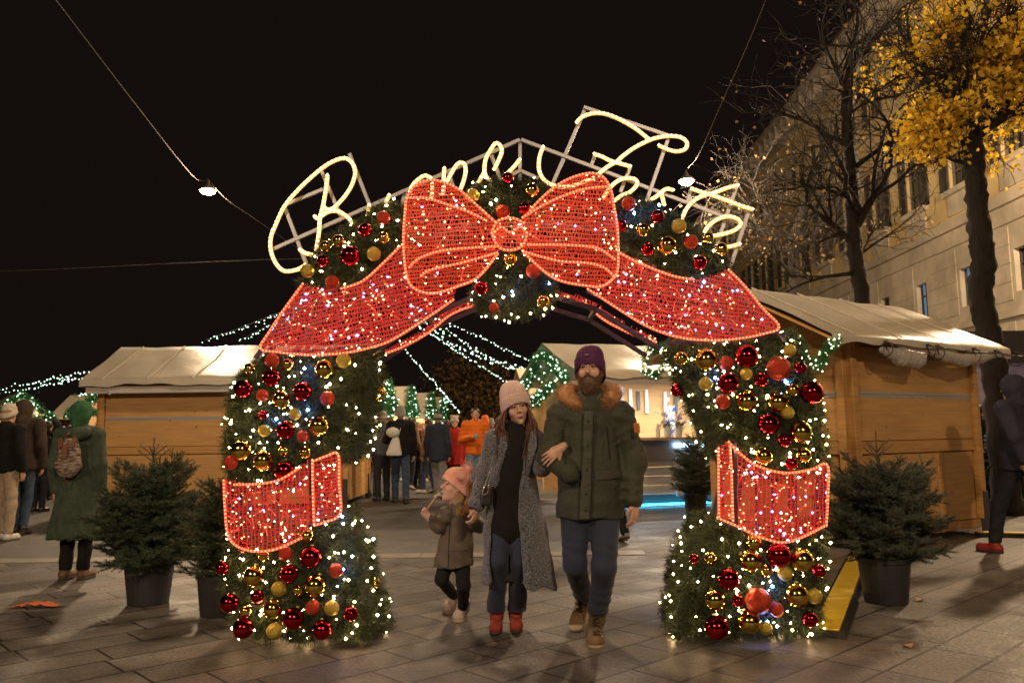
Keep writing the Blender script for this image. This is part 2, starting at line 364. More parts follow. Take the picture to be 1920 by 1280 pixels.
# ------------------------------------------------------------ ground
def paving_mat():
    m = bpy.data.materials.new("stone_slabs"); m.use_nodes = True; nt = m.node_tree; N = nt.nodes; L = nt.links; b = N["Principled BSDF"]
    tc = N.new("ShaderNodeTexCoord"); mp = N.new("ShaderNodeMapping"); mp.inputs["Rotation"].default_value = (0, 0, R(-43)); L.new(tc.outputs["Object"], mp.inputs[0])
    nd = N.new("ShaderNodeTexNoise"); nd.inputs["Scale"].default_value = 1.7; L.new(mp.outputs[0], nd.inputs["Vector"])
    va = N.new("ShaderNodeVectorMath"); va.operation = 'MULTIPLY_ADD'; va.inputs[1].default_value = (.012, .012, 0); L.new(nd.outputs["Color"], va.inputs[0]); L.new(mp.outputs[0], va.inputs[2])
    br = N.new("ShaderNodeTexBrick"); br.inputs["Scale"].default_value = 1.0; br.inputs["Brick Width"].default_value = .66; br.inputs["Row Height"].default_value = .335
    br.inputs["Mortar Size"].default_value = .0095; br.inputs["Mortar Smooth"].default_value = .25; br.inputs["Bias"].default_value = -.1; br.offset = .43; br.squash = 1.25; br.squash_frequency = 3
    br.inputs["Color1"].default_value = (.215, .19, .178, 1); br.inputs["Color2"].default_value = (.115, .10, .094, 1); br.inputs["Mortar"].default_value = (.02, .016, .014, 1)
    L.new(va.outputs[0], br.inputs["Vector"])
    n1 = N.new("ShaderNodeTexNoise"); n1.inputs["Scale"].default_value = 1.6; n1.inputs["Detail"].default_value = 6; n1.inputs["Roughness"].default_value = .65; L.new(tc.outputs["Object"], n1.inputs["Vector"])
    r1 = N.new("ShaderNodeMapRange"); r1.inputs[1].default_value = .3; r1.inputs[2].default_value = .7; r1.inputs[3].default_value = .42; r1.inputs[4].default_value = 1.3; L.new(n1.outputs["Fac"], r1.inputs[0])
    n3 = N.new("ShaderNodeTexNoise"); n3.inputs["Scale"].default_value = 55; n3.inputs["Detail"].default_value = 2; L.new(tc.outputs["Object"], n3.inputs["Vector"])
    r3 = N.new("ShaderNodeMapRange"); r3.inputs[1].default_value = .3; r3.inputs[2].default_value = .7; r3.inputs[3].default_value = .62; r3.inputs[4].default_value = 1.3; r3.inputs[4].default_value = 1.15; L.new(n3.outputs["Fac"], r3.inputs[0])
    mm = N.new("ShaderNodeMath"); mm.operation = 'MULTIPLY'; L.new(r1.outputs[0], mm.inputs[0]); L.new(r3.outputs[0], mm.inputs[1])
    sc1 = N.new("ShaderNodeVectorMath"); sc1.operation = 'SCALE'; L.new(br.outputs["Color"], sc1.inputs[0]); L.new(mm.outputs[0], sc1.inputs["Scale"]); L.new(sc1.outputs[0], b.inputs["Base Color"])
    vo = N.new("ShaderNodeTexVoronoi"); vo.inputs["Scale"].default_value = 5.5; L.new(tc.outputs["Object"], vo.inputs["Vector"]); vr = N.new("ShaderNodeMapRange"); vr.inputs[1].default_value = .035; vr.inputs[2].default_value = .06; vr.inputs[3].default_value = .45; vr.inputs[4].default_value = 1; L.new(vo.outputs["Distance"], vr.inputs[0])
    n5 = N.new("ShaderNodeTexNoise"); n5.inputs["Scale"].default_value = .55; n5.inputs["Detail"].default_value = 8; n5.inputs["Roughness"].default_value = .7; L.new(tc.outputs["Object"], n5.inputs["Vector"]); r5 = N.new("ShaderNodeMapRange"); r5.inputs[1].default_value = .42; r5.inputs[2].default_value = .56; r5.inputs[3].default_value = .55; r5.inputs[4].default_value = 1; L.new(n5.outputs["Fac"], r5.inputs[0])
    m5 = N.new("ShaderNodeMath"); m5.operation = 'MULTIPLY'; L.new(vr.outputs[0], m5.inputs[0]); L.new(r5.outputs[0], m5.inputs[1]); m6 = N.new("ShaderNodeMath"); m6.operation = 'MULTIPLY'; L.new(m5.outputs[0], m6.inputs[0]); L.new(mm.outputs[0], m6.inputs[1]); L.new(m6.outputs[0], sc1.inputs["Scale"])
    # dull film that makes stones shine a little differently
    rr = N.new("ShaderNodeMapRange"); rr.inputs[1].default_value = .3; rr.inputs[2].default_value = .7; rr.inputs[3].default_value = .42; rr.inputs[4].default_value = .75; b.inputs["Specular IOR Level"].default_value = .4; L.new(n1.outputs["Fac"], rr.inputs[0]); L.new(rr.outputs[0], b.inputs["Roughness"])
    bp = N.new("ShaderNodeBump"); bp.inputs["Strength"].default_value = .5; bp.inputs["Distance"].default_value = .012; bp.invert = True
    L.new(br.outputs["Fac"], bp.inputs["Height"])
    b2 = N.new("ShaderNodeBump"); b2.inputs["Strength"].default_value = .5; b2.inputs["Distance"].default_value = .01; n4 = N.new("ShaderNodeTexNoise"); n4.inputs["Scale"].default_value = 26; n4.inputs["Detail"].default_value = 5; L.new(tc.outputs["Object"], n4.inputs["Vector"])
    L.new(n4.outputs["Fac"], b2.inputs["Height"]); L.new(bp.outputs[0], b2.inputs["Normal"]); L.new(b2.outputs[0], b.inputs["Normal"])
    return m
g = MB(); g.add([(-150, -60, 0), (150, -60, 0), (150, 300, 0), (-150, 300, 0)], [(0, 1, 2, 3)]); struct("pavement", g, paving_mat())
asph = mat("asphalt", (.085, .08, .078), .62, var=.25, vscale=3, bump=.35, bscale=120)
g = MB(); P = [(-60, 9.75), (1.15, 9.3), (2.4, 15.0), (1.0, 20), (6.0, 120), (-60, 120)]
g.add([(x, y, .004) for x, y in P], [tuple(range(6))]); struct("road", g, asph)
g = MB()
xs = np.arange(-24, 1.1, .82)
for i, x in enumerate(xs):
    y0 = 9.75-(x+60)*.45/61.15
    g.box((x+.41, y0-.17, .001), (.812, .32, .012), Rm=rotz(-.0073), bev=.003)
struct("kerb", g, mat("kerb_stone", (.22, .19, .165), .55, island=.12, var=.15, vscale=6, bump=.2))
# ------------------------------------------------------------ the palace on the right
plaster = mat("ochre_plaster", (.72, .54, .27), .85, var=.16, vscale=.55, bump=.15, bscale=14, detail=7)
stone = mat("pale_stone", (.58, .50, .39), .8, var=.2, vscale=1.1, bump=.2, bscale=20, detail=6)
shut = mat("shutter_paint", (.07, .06, .055), .6, var=.2, vscale=4)
glassd = mat("dark_glass", (.02, .022, .025), .15)
glassb = mat("lit_blue_glass", (.1, .15, .2), .3, emit=(.18, .42, .75), es=.32)
bl = thing("palace", "long ochre plastered palace with grey shutters and pale stone lower storeys behind the bare trees", "building", (16.0, 0, 0))
FX = lambda Y: 16.0+.016*Y
def fac(Y, z, off=0.0): return A(FX(Y)-off, Y, z)
def fbox(mb, Y0, Y1, z0, z1, o0, o1):
    """box on the facade between Y0..Y1, z0..z1, reaching from depth o0 (in) to o1 (out)"""
    P0 = [fac(Y0, z0, o0), fac(Y1, z0, o0), fac(Y1, z1, o0), fac(Y0, z1, o0)]; P1 = [fac(Y0, z0, o1), fac(Y1, z0, o1), fac(Y1, z1, o1), fac(Y0, z1, o1)]
    mb.prism(P0, P1)
ZS = 8.75; ZT = 18.6
winY = [22.4+3.35*i-3.35*4 for i in range(20)]
wall = MB(); low = MB()
# wall strips around the openings (real recesses)
def wallband(mb, z0, z1, holes, hw, hz0, hz1, y0=6.0, y1=84.0, th=.45):
    cur = y0
    for Y in holes:
        if Y-hw < y0 or Y+hw > y1: continue
        fbox(mb, cur, Y-hw, z0, z1, -th, 0); fbox(mb, Y-hw, Y+hw, z0, hz0, -th, 0); fbox(mb, Y-hw, Y+hw, hz1, z1, -th, 0); cur = Y+hw
    fbox(mb, cur, y1, z0, z1, -th, 0)
wallband(wall, ZS, 14.0, winY, .62, 10.1, 12.9)
wallband(wall, 14.0, ZT, winY, .5, 15.3, 16.75)
obj("wall", wall, plaster, bl)
gy = [Y for Y in winY[::1]]
wallband(low, 0, ZS, gy, .42, 5.7, 7.1)
o_low = obj("lower_wall", low, stone, bl, label="pale stone lower wall with scored courses")
sb = MB(); fbox(sb, 6, 84, ZS-.12, ZS+.26, 0, .16); fbox(sb, 6, 84, ZS-.75, ZS-.62, 0, .07); fbox(sb, 6, 84, 4.9, 5.15, 0, .12); obj("string_course", sb, stone, bl)
# scored courses, arches over the low windows
cs = MB()
for z in np.arange(.5, ZS-.9, .62):
    if 4.7 < z < 5.4: continue
    last = 6.0
    for Y in gy+[85]:
        a, b_ = last, min(Y-.62, 84)
        if b_ > a: fbox(cs, a, b_, z, z+.585, 0, .02)
        last = Y+.62
obj("rusticated_courses", cs, stone, bl)
co = MB(); fbox(co, 6, 84, ZT, ZT+.3, -.4, .25); fbox(co, 6, 84, ZT+.3, ZT+1.15, -.4, .1); fbox(co, 5.5, 84.5, ZT+1.15, ZT+1.4, -.4, .8)
for Y in np.arange(6.4, 84, 1.12): fbox(co, Y, Y+.3, ZT+.35, ZT+1.12, .1, .62)
obj("cornice", co, mat("cornice_stone", (.40, .35, .29), .8, var=.35, vscale=1.3), bl)
rf = MB(); rf.add([fac(5, 20.0, .9), fac(85, 20.0, .9), fac(85, 23.5, -8), fac(5, 23.5, -8)], [(0, 1, 2, 3)]); rf.add([fac(6, 0, -.45), fac(6, 20, -.45), A(26, 6, 20), A(26, 6, 0)], [(0, 1, 2, 3)])
obj("roof", rf, mat("roof_tile", (.12, .07, .05), .8), bl)
for i, Y in enumerate(winY):
    if Y < 12 or Y > 66: continue
    wb = MB()
    for s_ in (-1, 1): fbox(wb, Y+s_*.62-(.07 if s_ > 0 else -.0), Y+s_*.62+(.0 if s_ > 0 else .07), 10.1, 12.9, -.2, -.12)
    fbox(wb, Y-.03, Y+.03, 10.1, 12.9, -.2, -.11)
    for z in (10.1, 10.8, 11.5, 12.2, 12.83): fbox(wb, Y-.62, Y+.62, z, z+.05, -.2, -.13)
    wo = obj("window", wb, mat("window_frame", (.16, .14, .12), .6), bl)
    pb = MB(); fbox(pb, Y-.62, Y+.62, 10.1, 12.9, -.24, -.2); sub("pane", pb, glassd, wo, bl)
    sl = MB(); fbox(sl, Y-.95, Y+.95, 9.9, 10.1, 0, .22); fbox(sl, Y-.8, Y+.8, 9.15, 9.9, 0, .05)
    sub("sill", sl, stone, wo, bl)
    for s_ in (-1, 1):
        sh = MB(); y0, y1 = (Y+.64, Y+1.2) if s_ > 0 else (Y-1.2, Y-.64)
        for (a, b_, c, d) in ((y0, y0+.07, 10.08, 12.92), (y1-.07, y1, 10.08, 12.92), (y0, y1, 10.08, 10.2), (y0, y1, 12.8, 12.92), (y0, y1, 11.45, 11.57)): fbox(sh, a, b_, c, d, .03, .09)
        for z in np.arange(10.22, 12.8, .085): fbox(sh, y0+.07, y1-.07, z, z+.05, .04, .075)
        sub("shutter", sh, shut, wo, bl)
    u = MB(); fbox(u, Y-.5, Y+.5, 15.3, 16.75, -.3, -.2); uo = obj("window", u, glassd, bl)
    for s_ in (-1, 1):
        sh = MB(); y0, y1 = (Y+.5, Y+.98) if s_ > 0 else (Y-.98, Y-.5); fbox(sh, y0, y1, 15.25, 16.8, .03, .08)
        for z in np.arange(15.35, 16.7, .1): fbox(sh, y0+.06, y1-.06, z, z+.05, .08, .1)
        sub("shutter", sh, shut, uo, bl)
    lit = i % 3 != 2
    gb = MB(); fbox(gb, Y-.42, Y+.42, 5.7, 7.1, -.3, -.25); go = obj("window", gb, glassb if lit else glassd, bl, label="small low window glowing pale blue" if lit else "small dark low window")
    fr = MB()
    for (a, b_, c, d) in ((Y-.42, Y-.36, 5.7, 7.1), (Y+.36, Y+.42, 5.7, 7.1), (Y-.03, Y+.03, 5.7, 7.1), (Y-.36, Y+.36, 6.6, 6.66)): fbox(fr, a, b_, c, d, -.25, -.18)
    sub("frame", fr, shut, go, bl)
# ------------------------------------------------------------ suspended square lamps, cables
steel = mat("lamp_metal", (.30, .29, .27), .45, metal=.7)
glow = mat("lamp_glass", (.9, .8, .6), .4, emit=(1.0, .78, .47), es=60)
cabm = mat("cable", (.10, .085, .07), .8)
def hang_lamp(P, W_, label, grp):
    t = thing("suspended_lamp", label, "street lamp", P, group=grp)
    h = MB(); h.lathe(P, [(.015, .34), (.03, .3), (.07, .18), (.22, .06), (.25, .0), (.225, -.01)], 20); obj("lamp_housing", h, steel, t, smooth=True)
    d = MB(); d.lathe(P, [(.22, -.012), (.215, -.05), (.15, -.10), (.02, -.12)], 20); obj("lamp_glass", d, glow, t, smooth=True)
    ld = bpy.data.lights.new("lamp_light", 'POINT'); ld.energy = W_; ld.color = WARM; ld.shadow_soft_size = .3
    lo = bpy.data.objects.new("lamp_light", ld); sc.collection.objects.link(lo); lo.parent = t; lo.location = (0, 0, -.33)
labs = ["lit street lamp hanging on a sloping cable above the left stall roof", "lit street lamp hanging just right of the script lettering in front of the trees",
        "assumed street lamp out of view on a cable behind the viewer to the left", "added fill lamp on a cable behind the viewer to the right", "assumed street lamp out of view over the path at the right end of the stalls", "added fill lamp high above the road just beyond the arch"]
for (P, W_), lb in zip(LAMPS, labs): hang_lamp(P, W_, lb, "street lamps slung over the square")
def cable(pts, label, r_=.007, name="overhead_cable"):
    mb = MB(); mb.tube(smooth_path(pts, 8), r_, 5); o = obj(name, mb, cabm, org=pts[0]); return tag(o, label, "cable", "cables slung over the square")
L1, L2 = LAMPS[0][0]+A(0, 0, .34), LAMPS[1][0]+A(0, 0, .34)
cable([at(60, -60, 15), at(105, 0, 17), at(250, 190, 20.6), at(360, 328, 23.6), L1], "thin cable sloping down from the top left corner to the left street lamp", .0075)
cable([L1, at(425, 374, 25.0), at(470, 405, 27.0), at(512, 434, 29.0), at(580, 480, 33.0)], "thin cable running from the left street lamp down behind the glowing letter B", .0075)
cable([at(-40, 510, 22), at(120, 504, 22), at(300, 495, 22), at(500, 487, 22), at(640, 484, 22)], "nearly level thin cable crossing the dark sky left of the arch", .008)
cable([L2, at(1310, 290, 22.0), at(1350, 200, 19.8), at(1400, 88, 18.0), at(1440, -10, 17.0), at(1470, -80, 16.4)], "thin cable rising from the right street lamp to the top edge", .008)
P3 = LAMPS[2][0]+A(0, 0, .34); cable([P3+A(-9, 2, 1.6), P3+A(-4, .8, .5), P3, P3+A(4, -.8, .5), P3+A(9, -2, 1.6)], "thin assumed cable behind the viewer that carries the assumed street lamp")  # cable assumed along with its unseen lamp
P5 = LAMPS[3][0]+A(0, 0, .34); cable([P5+A(-5, .5, .7), P5, P5+A(4, -.8, .5), P5+A(9, -2, 1.6)], "thin added cable behind the viewer that carries the added fill lamp")  # cable added together with the fill lamp
P6 = LAMPS[5][0]+A(0, 0, .34); cable([P6+A(-9, 1, 1.6), P6+A(-4, .3, .5), P6, P6+A(4, .4, .5), P6+A(9, 1, 1.6)], "thin added cable for the fill lamp high above the road beyond the arch")
P4 = LAMPS[4][0]+A(0, 0, .34); cable([P4+A(-.5, -7, 1.4), P4, P4+A(1.5, 5, 1.0), P4+A(4, 12, 3)], "thin assumed cable beyond the right frame edge that carries the assumed street lamp")  # assumed cable, out of view like the assumed lamp it holds
# ------------------------------------------------------------ trees
bark = mat("bark", (.014, .010, .008), .9, var=.35, vscale=7, bump=.9, bscale=16, stretch=(1, 1, .3))
twigm = mat("twig_bark", (.018, .014, .011), .9)
def grow(seed, base, trunk, levels, seg, ratio, spread, up, r0, minr, nkid, drop=0.0):
    """returns (thick MB, twig MB, tip points)"""
    rg = random.Random(seed); thick = MB(); thin = MB(); tips = []
    def branch(p, d, L, r, lv):
        n = 4 if lv < 3 else 3; P = [p]; rr = [r]; q = p; dd = d
        for i in range(n):
            dd = norm(dd+A(rg.gauss(0, 1), rg.gauss(0, 1), rg.gauss(0, 1))*(.16 if lv < 2 else .28)+A(0, 0, up if lv < 3 else -drop))
            q = q+dd*L/n; P.append(q); rr.append(max(minr, r*(1-.42*(i+1)/n)))
        (thick if r > .035 else thin).tube(P, rr, 7 if r > .06 else (5 if r > .03 else 3), cap=False)
        if lv >= levels: tips.append((P[-1], dd)); tips.append((P[len(P)//2], dd)); return
        k = nkid[min(lv, len(nkid)-1)]
        for j in range(k):
            i = rg.randint(1, n); a = norm(A(rg.gauss(0, 1), rg.gauss(0, 1), rg.gauss(0, .8))); e = norm(dd+a*spread)
            if lv < 2 and e[2] < -.05: e[2] = abs(e[2])
            branch(P[i], e, L*ratio*rg.uniform(.75, 1.2), max(minr, rr[i]*(.62 if lv < 2 else .55)), lv+1)
        branch(P[-1], norm(dd+A(rg.gauss(0, .2), rg.gauss(0, .2), .1)), L*ratio*1.05, rr[-1], lv+1)
    P = [A(*x) for x in trunk]; n = len(P); S = smooth_path(P, 9); rr = np.interp(np.linspace(0, 1, len(S)), [0, .06, 1], [r0*1.25, r0, r0*.72])*(1+.07*np.sin(np.arange(len(S))*2.3))
    thick.tube(S, rr, 18); V = thick.v[-1]; ax_ = np.repeat(S, 18, 0); V += norm(V-ax_)*(.022*np.sin(V[:, [2]]*9+V[:, [0]]*31)*np.sin(V[:, [1]]*37+V[:, [2]]*5)+.014*np.sin(V[:, [0]]*80+V[:, [1]]*67+2*np.sin(V[:, [2]]*11)))
    for (fr, d, L, r) in seg: branch(S[min(len(S)-1, int(fr*(len(S)-1)))], norm(A(*d)), L, r, 0)
    return thick, thin, tips
def leaf_tris(tips, per, size, sp):
    C = np.array([t[0] for t in tips]); C = np.repeat(C, per, 0)+rng.normal(size=(len(C)*per, 3))*sp
    d = norm(rng.normal(size=C.shape)+A(0, 0, -.5)); n = norm(np.cross(d, rng.normal(size=C.shape))); s_ = size*rng.uniform(.6, 1.2, (len(C), 1)); fold = norm(np.cross(d, n))
    q = [C, C+d*s_*.12+n*s_*.52, C+d*s_*.38+n*s_*.30, C+d*s_*.68+n*s_*.48+fold*s_*.1, C+d*s_*.66+n*s_*.16, C+d*s_+fold*s_*.2, C+d*s_*.66-n*s_*.16, C+d*s_*.68-n*s_*.48+fold*s_*.1, C+d*s_*.38-n*s_*.30, C+d*s_*.12-n*s_*.52]
    return np.stack(q, 1)
def tree(label, base, thick, thin, leaves=None, lm=None, stray=None):
    t = thing("plane_tree", label, "tree", base, group="trees along the palace front")
    obj("trunk", thick, bark, t, smooth=True)
    if leaves is not None: obj("crown", leaves, lm, t)
    obj("twigs", thin, twigm, t)
    return t
yellow = translucent(mat("yellow_leaf", (.92, .62, .06), .6, island=.45), .5)
brown = translucent(mat("brown_leaf", (.20, .12, .045), .7, island=.5), .3)
# middle bare tree, trunk at x 1610
D = 16.5; b0 = at(1612, 900, D); b0[2] = 0
tr = [b0, at(1622, 760, D), at(1616, 560, D), at(1606, 500, D), at(1600, 435, D), at(1597, 340, D), at(1592, 250, D+.1), at(1590, 180, D+.1), at(1600, 110, D)]
k1, k2, tp = grow(11, b0, tr, 3, [(.50, (.75, -.3, .75), 1.5, .10), (.47, (-.85, .1, .8), 1.3, .075), (.36, (-.9, -.3, .05), 1.15, .05), (.42, (.97, .2, .12), .8, .035), (.56, (-.8, -.4, .7), 1.3, .07), (.62, (.3, .9, .7), 1.2, .055), (.66, (.75, -.5, .8), 1.3, .06),
    (.72, (-.75, .3, .75), 1.2, .07), (.78, (-.2, -.9, .8), 1.1, .06), (.82, (.8, .2, .8), 1.1, .06), (.9, (-.6, -.3, 1), 1.0, .055), (.97, (.5, .3, 1), 1.0, .055), (1, (0, 0, 1), 1.1, .06), (.86, (.1, .9, .7), 1.0, .05)], .78, .85, .02, .165, .0045, [4, 3, 3])
lv = MB(); lv.tris(leaf_tris([tp[i] for i in range(0, len(tp), 11)], 1, .085, .1))
tree("mostly bare plane tree with a tall dark trunk rising behind the right stall roof", b0, k1, k2, lv, brown)
# right tree with yellow leaves
D = 12.6; b1 = at(1885, 900, D); b1[2] = 0
tr = [b1, at(1872, 760, D), at(1858, 640, D), at(1840, 560, D), at(1843, 480, D), at(1836, 420, D), at(1828, 330, D), at(1822, 250, D)]
k1, k2, tp = grow(5, b1, tr, 5, [(1, (.1, .1, 1), .95, .13), (.97, (.8, -.1, .7), .8, .09), (.9, (-.9, -.1, .5), .45, .04), (.97, (-.6, .3, .9), .5, .06), (1, (.5, .7, .8), .75, .08), (1, (-.2, -.7, .9), .7, .08), (1, (.9, -.5, .4), .8, .08)], .8, .85, .02, .2, .006, [3, 3, 2, 2])
tpn = np.array([t[0] for t in tp]); keep = [t for t in tp if t[0][2] > at(1800, 330, D)[2] and t[0][0] > at(1705, 200, D)[0]+.25*math.sin(t[0][2]*5)]
rq = random.Random(4); keep = [t_ for t_ in keep if rq.random() < .75 and math.sin(t_[0][0]*4.3+1)*math.sin(t_[0][2]*3.9)+.6*math.sin(t_[0][1]*5.1+t_[0][0]*2) > .12]
lv = MB(); lv.tris(leaf_tris(keep, 4, .085, .11))
tree("plane tree with a knobbly trunk and a bright yellow leafy crown at the right edge", b1, k1, k2, lv, yellow)
# far left tree of the row, dim twiggy crown
D = 25.0; b2 = at(1492, 860, D); b2[2] = 0
tr = [b2, at(1494, 700, D), at(1490, 560, D), at(1486, 460, D)]
k1, k2, tp = grow(23, b2, tr, 5, [(1, (0, .1, 1), 1.9, .16), (.95, (.7, -.2, .9), 1.4, .12), (.92, (-.8, .1, .9), 1.4, .12), (.8, (-.7, -.5, .3), .95, .08), (.9, (.3, .9, .7), 1.2, .10), (.97, (-.3, -.9, .9), 1.3, .10), (.85, (.8, .3, .4), 1.0, .07)], .8, .9, .03, .2, .005, [2, 3, 2, 2, 1], drop=.10)
lv = MB(); lv.tris(leaf_tris([tp[i] for i in range(0, len(tp), 6)], 1, .10, .15))
tree("tall twiggy tree with a dim brown crown just right of the lettering", b2, k1, k2, lv, brown)
# trees far behind, seen through the arch
for (px, py, D, h, sd, lb) in ((868, 860, 46, .9, 3, "dim brown tree behind the stalls seen through the arch left of the woman's hat"), (960, 860, 52, .75, 8, "smaller dim brown tree behind the stalls seen above the woman's hat")):
    b3 = at(px, py, D); b3[2] = 0
    k1, k2, tp = grow(sd, b3, [b3, b3+A(.1, 0, 1.2), b3+A(0, 0, 2.2)], 5, [(1, (0, 0, 1), 1.25*h, .14), (.9, (.8, 0, .8), 1.1*h, .12), (.9, (-.8, .2, .8), 1.1*h, .12), (.8, (.1, .9, .5), 1.05*h, .1), (.8, (-.3, -.9, .5), 1.05*h, .1), (.7, (-.9, 0, .35), 1.0*h, .08), (.7, (.9, -.1, .35), 1.0*h, .08)], .8, .95, .02, .24, .016, [3, 3, 3, 3, 2])
    lv = MB(); lv.tris(leaf_tris([tp[i] for i in range(0, len(tp), 2)], 2, .16, .25))
    t = thing("distant_tree", lb, "tree", b3, group="trees behind the far stalls")
    obj("trunk", k1, bark, t); obj("twigs", k2, twigm, t); obj("crown", lv, brown, t)
# ------------------------------------------------------------ the lit arch
YF, YB = 5.2, 5.85
arch = thing("light_arch", "big walk-through arch of fir garland with baubles, glowing red ribbons, a bow and script lettering", "arch", (0.07, 5.5, 0))
needle_m = mat("garland_needle", (.046, .062, .022), .65, island=.6, nosample=True)
core_m = mat("garland_core", (.022, .028, .015), .95, var=.4, vscale=20)
NODES = []   # places on the garland where light chains can sit: (point, normal)
def garland(front, back=None, cuts=(1, 1), dens=1500, lights=250, backd=500, thick=(YF, YB), bulge=.05, name="garland"):
    yf, yb = thick; Fp = np.array(front, float); n = len(Fp)
    F3 = np.array([at(p[0], p[1], yf) for p in Fp])
    B3 = F3.copy(); B3[:, 1] = yb
    if back is not None:
        for i, p in back.items(): B3[i] = at(p[0], p[1], yb)
    c = F3.mean(0); cb = B3.mean(0)
    ins = lambda P, c_: c_+(P-c_)*A(.93, 1, .95)
    co_ = MB(); f2 = ins(F3, c); f2[:, 1] += .05; b2_ = ins(B3, cb); b2_[:, 1] -= .05; co_.prism(f2, b2_)
    C = []; Nn = []
    # front
    area = .5*abs(np.sum(F3[:, 0]*np.roll(F3[:, 2], -1)-np.roll(F3[:, 0], -1)*F3[:, 2]))
    def face(P3, y, sgn, dn):
        lo = P3.min(0); hi = P3.max(0); m_ = int((hi[0]-lo[0])*(hi[2]-lo[2])*dn); Q = np.stack([rng.uniform(lo[0], hi[0], m_), rng.uniform(lo[2], hi[2], m_)], 1)
        Q = Q[inside(P3[:, [0, 2]], Q)]; e = edist(P3[:, [0, 2]], Q); dep = bulge*np.minimum(1, e/.12)
        P = np.stack([Q[:, 0], y+sgn*dep-sgn*.03, Q[:, 1]], 1); N_ = np.stack([Q[:, 0]*0, np.full(len(Q), sgn*1.0), Q[:, 0]*0-.25], 1)
        return P, N_
    P, N_ = face(F3, yf, -1, dens); C.append(P); Nn.append(N_)
    lp, ln_ = face(F3, yf, -1, lights*1.0)
    if len(lp): NODES.append((lp+A(0, -.075, 0), ln_, name))
    P, N_ = face(B3, yb, 1, backd); C.append(P); Nn.append(N_)
    # sides
    ctr = F3.mean(0)
    for i in range(n):
        a, b_ = F3[i], F3[(i+1) % n]; a2, b3_ = B3[i], B3[(i+1) % n]; L = np.linalg.norm(b_-a); m_ = int(L*(yb-yf)*dens*.8)
        if m_ == 0: continue
        s_ = rng.uniform(0, 1, (m_, 1)); t = rng.uniform(0, 1, (m_, 1)); P = (a*(1-s_)+b_*s_)*(1-t)+(a2*(1-s_)+b3_*s_)*t
        nn = norm(np.cross(b_-a, A(0, 1, 0)));
        if np.dot(nn, (a+b_)/2-ctr) < 0: nn = -nn
        C.append(P-nn*.03); Nn.append(np.tile(nn, (m_, 1))+A(0, 0, -.15))
        ml = int(L*(yb-yf)*lights*.2)
        if ml:
            s_ = rng.uniform(0, 1, (ml, 1)); t = rng.uniform(0.05, 1, (ml, 1)); NODES.append(((a*(1-s_)+b_*s_)*(1-t)+(a2*(1-s_)+b3_*s_)*t+nn*.03, np.tile(nn, (ml, 1)), name))
    C = np.concatenate(C); Nn = np.concatenate(Nn)
    # clumps: shift tufts along a lumpy field so the outline is uneven
    lump = .035*np.sin(C[:, [0]]*41+C[:, [2]]*23)*np.sin(C[:, [2]]*37-C[:, [0]]*19+C[:, [1]]*29)
    C = C+norm(Nn)*lump; C[:, 2] = np.maximum(C[:, 2], .02)
    T = needles(C, Nn, .055, .0045, .75, 13, droop=.12, rad=.012); T[:, :, 2] = np.maximum(T[:, :, 2], .004)
    o = obj(name, MB().tris(T), needle_m, arch); sub("garland_core", co_, core_m, o, arch)
    return o
G1 = [(424, 985), (520, 1015), (640, 958), (668, 1050), (692, 1196), (444, 1196), (412, 1100)]
garland(G1, {2: (672, 950), 3: (700, 1030), 4: (742, 1165)})
G2 = [(492, 668), (560, 668), (650, 655), (693, 650), (694, 700), (682, 790), (652, 862), (583, 866), (522, 915), (435, 918), (415, 850), (424, 750), (446, 692)]
garland(G2, {3: (716, 655), 4: (722, 705)})
garland([(560, 532), (598, 452), (650, 420), (700, 388), (742, 376), (758, 384), (757, 460), (722, 492), (680, 527), (640, 542)], backd=300, lights=150)
garland([(872, 372), (893, 340), (935, 332), (980, 332), (1022, 345), (1036, 362), (1012, 392), (985, 415), (925, 415), (895, 398)], thick=(5.0, 5.3), backd=300, lights=170)
garland([(932, 478), (958, 468), (985, 478), (1012, 500), (1040, 520), (1036, 556), (1000, 576), (935, 578), (895, 566), (886, 540), (898, 515), (920, 498)], thick=(5.05, 5.5), backd=300, lights=280, bulge=.07)
garland([(1160, 380), (1180, 368), (1215, 372), (1262, 398), (1320, 440), (1368, 482), (1372, 506), (1318, 522), (1262, 512), (1205, 474), (1158, 432)], backd=300, lights=150)
G7 = [(1277, 650), (1400, 645), (1462, 632), (1492, 625), (1530, 700), (1546, 780), (1556, 880), (1470, 900), (1402, 876), (1362, 850), (1342, 800), (1303, 722)]
garland(G7, {0: (1240, 652)})
G8 = [(1338, 972), (1400, 1005), (1480, 1015), (1553, 985), (1552, 1080), (1541, 1190), (1262, 1194), (1293, 1055)]
garland(G8, {6: (1238, 1150)})
# ------------------------------------------------------------ red nets
net_m = mat("lit_red_net", (.50, .02, .018), .5, emit=(1.0, .06, .045), es=.36, nosample=False)  # emission stands in for the LED light falling on the net
netb_m = mat("lit_red_net_back", (.5, .05, .03), .5, emit=(1.0, .06, .035), es=.16, nosample=True)  # back layer, LED light put into its emission too
rope_m = mat("red_rope_light", (.6, .1, .06), .4, emit=(1.0, .11, .04), es=.8, nosample=True)
bead_m = mat("red_rope_bead", (1, .4, .3), .4, emit=(1.0, .25, .11), es=2.1, nosample=True)
redled_m = mat("amber_led", (1, .5, .3), .4, emit=(1.0, .45, .2), es=8, nosample=True)
pur_m = mat("violet_led", (.6, .5, 1), .4, emit=(.42, .38, 1.0), es=9, nosample=True)
barm = mat("arch_frame_paint", (.05, .035, .06), .5, metal=.3)
bow_m = mat("lit_bow_net", (.55, .04, .02), .5, emit=(1.0, .12, .045), es=.40)  # bow net, its emission replaces light from the LEDs inside
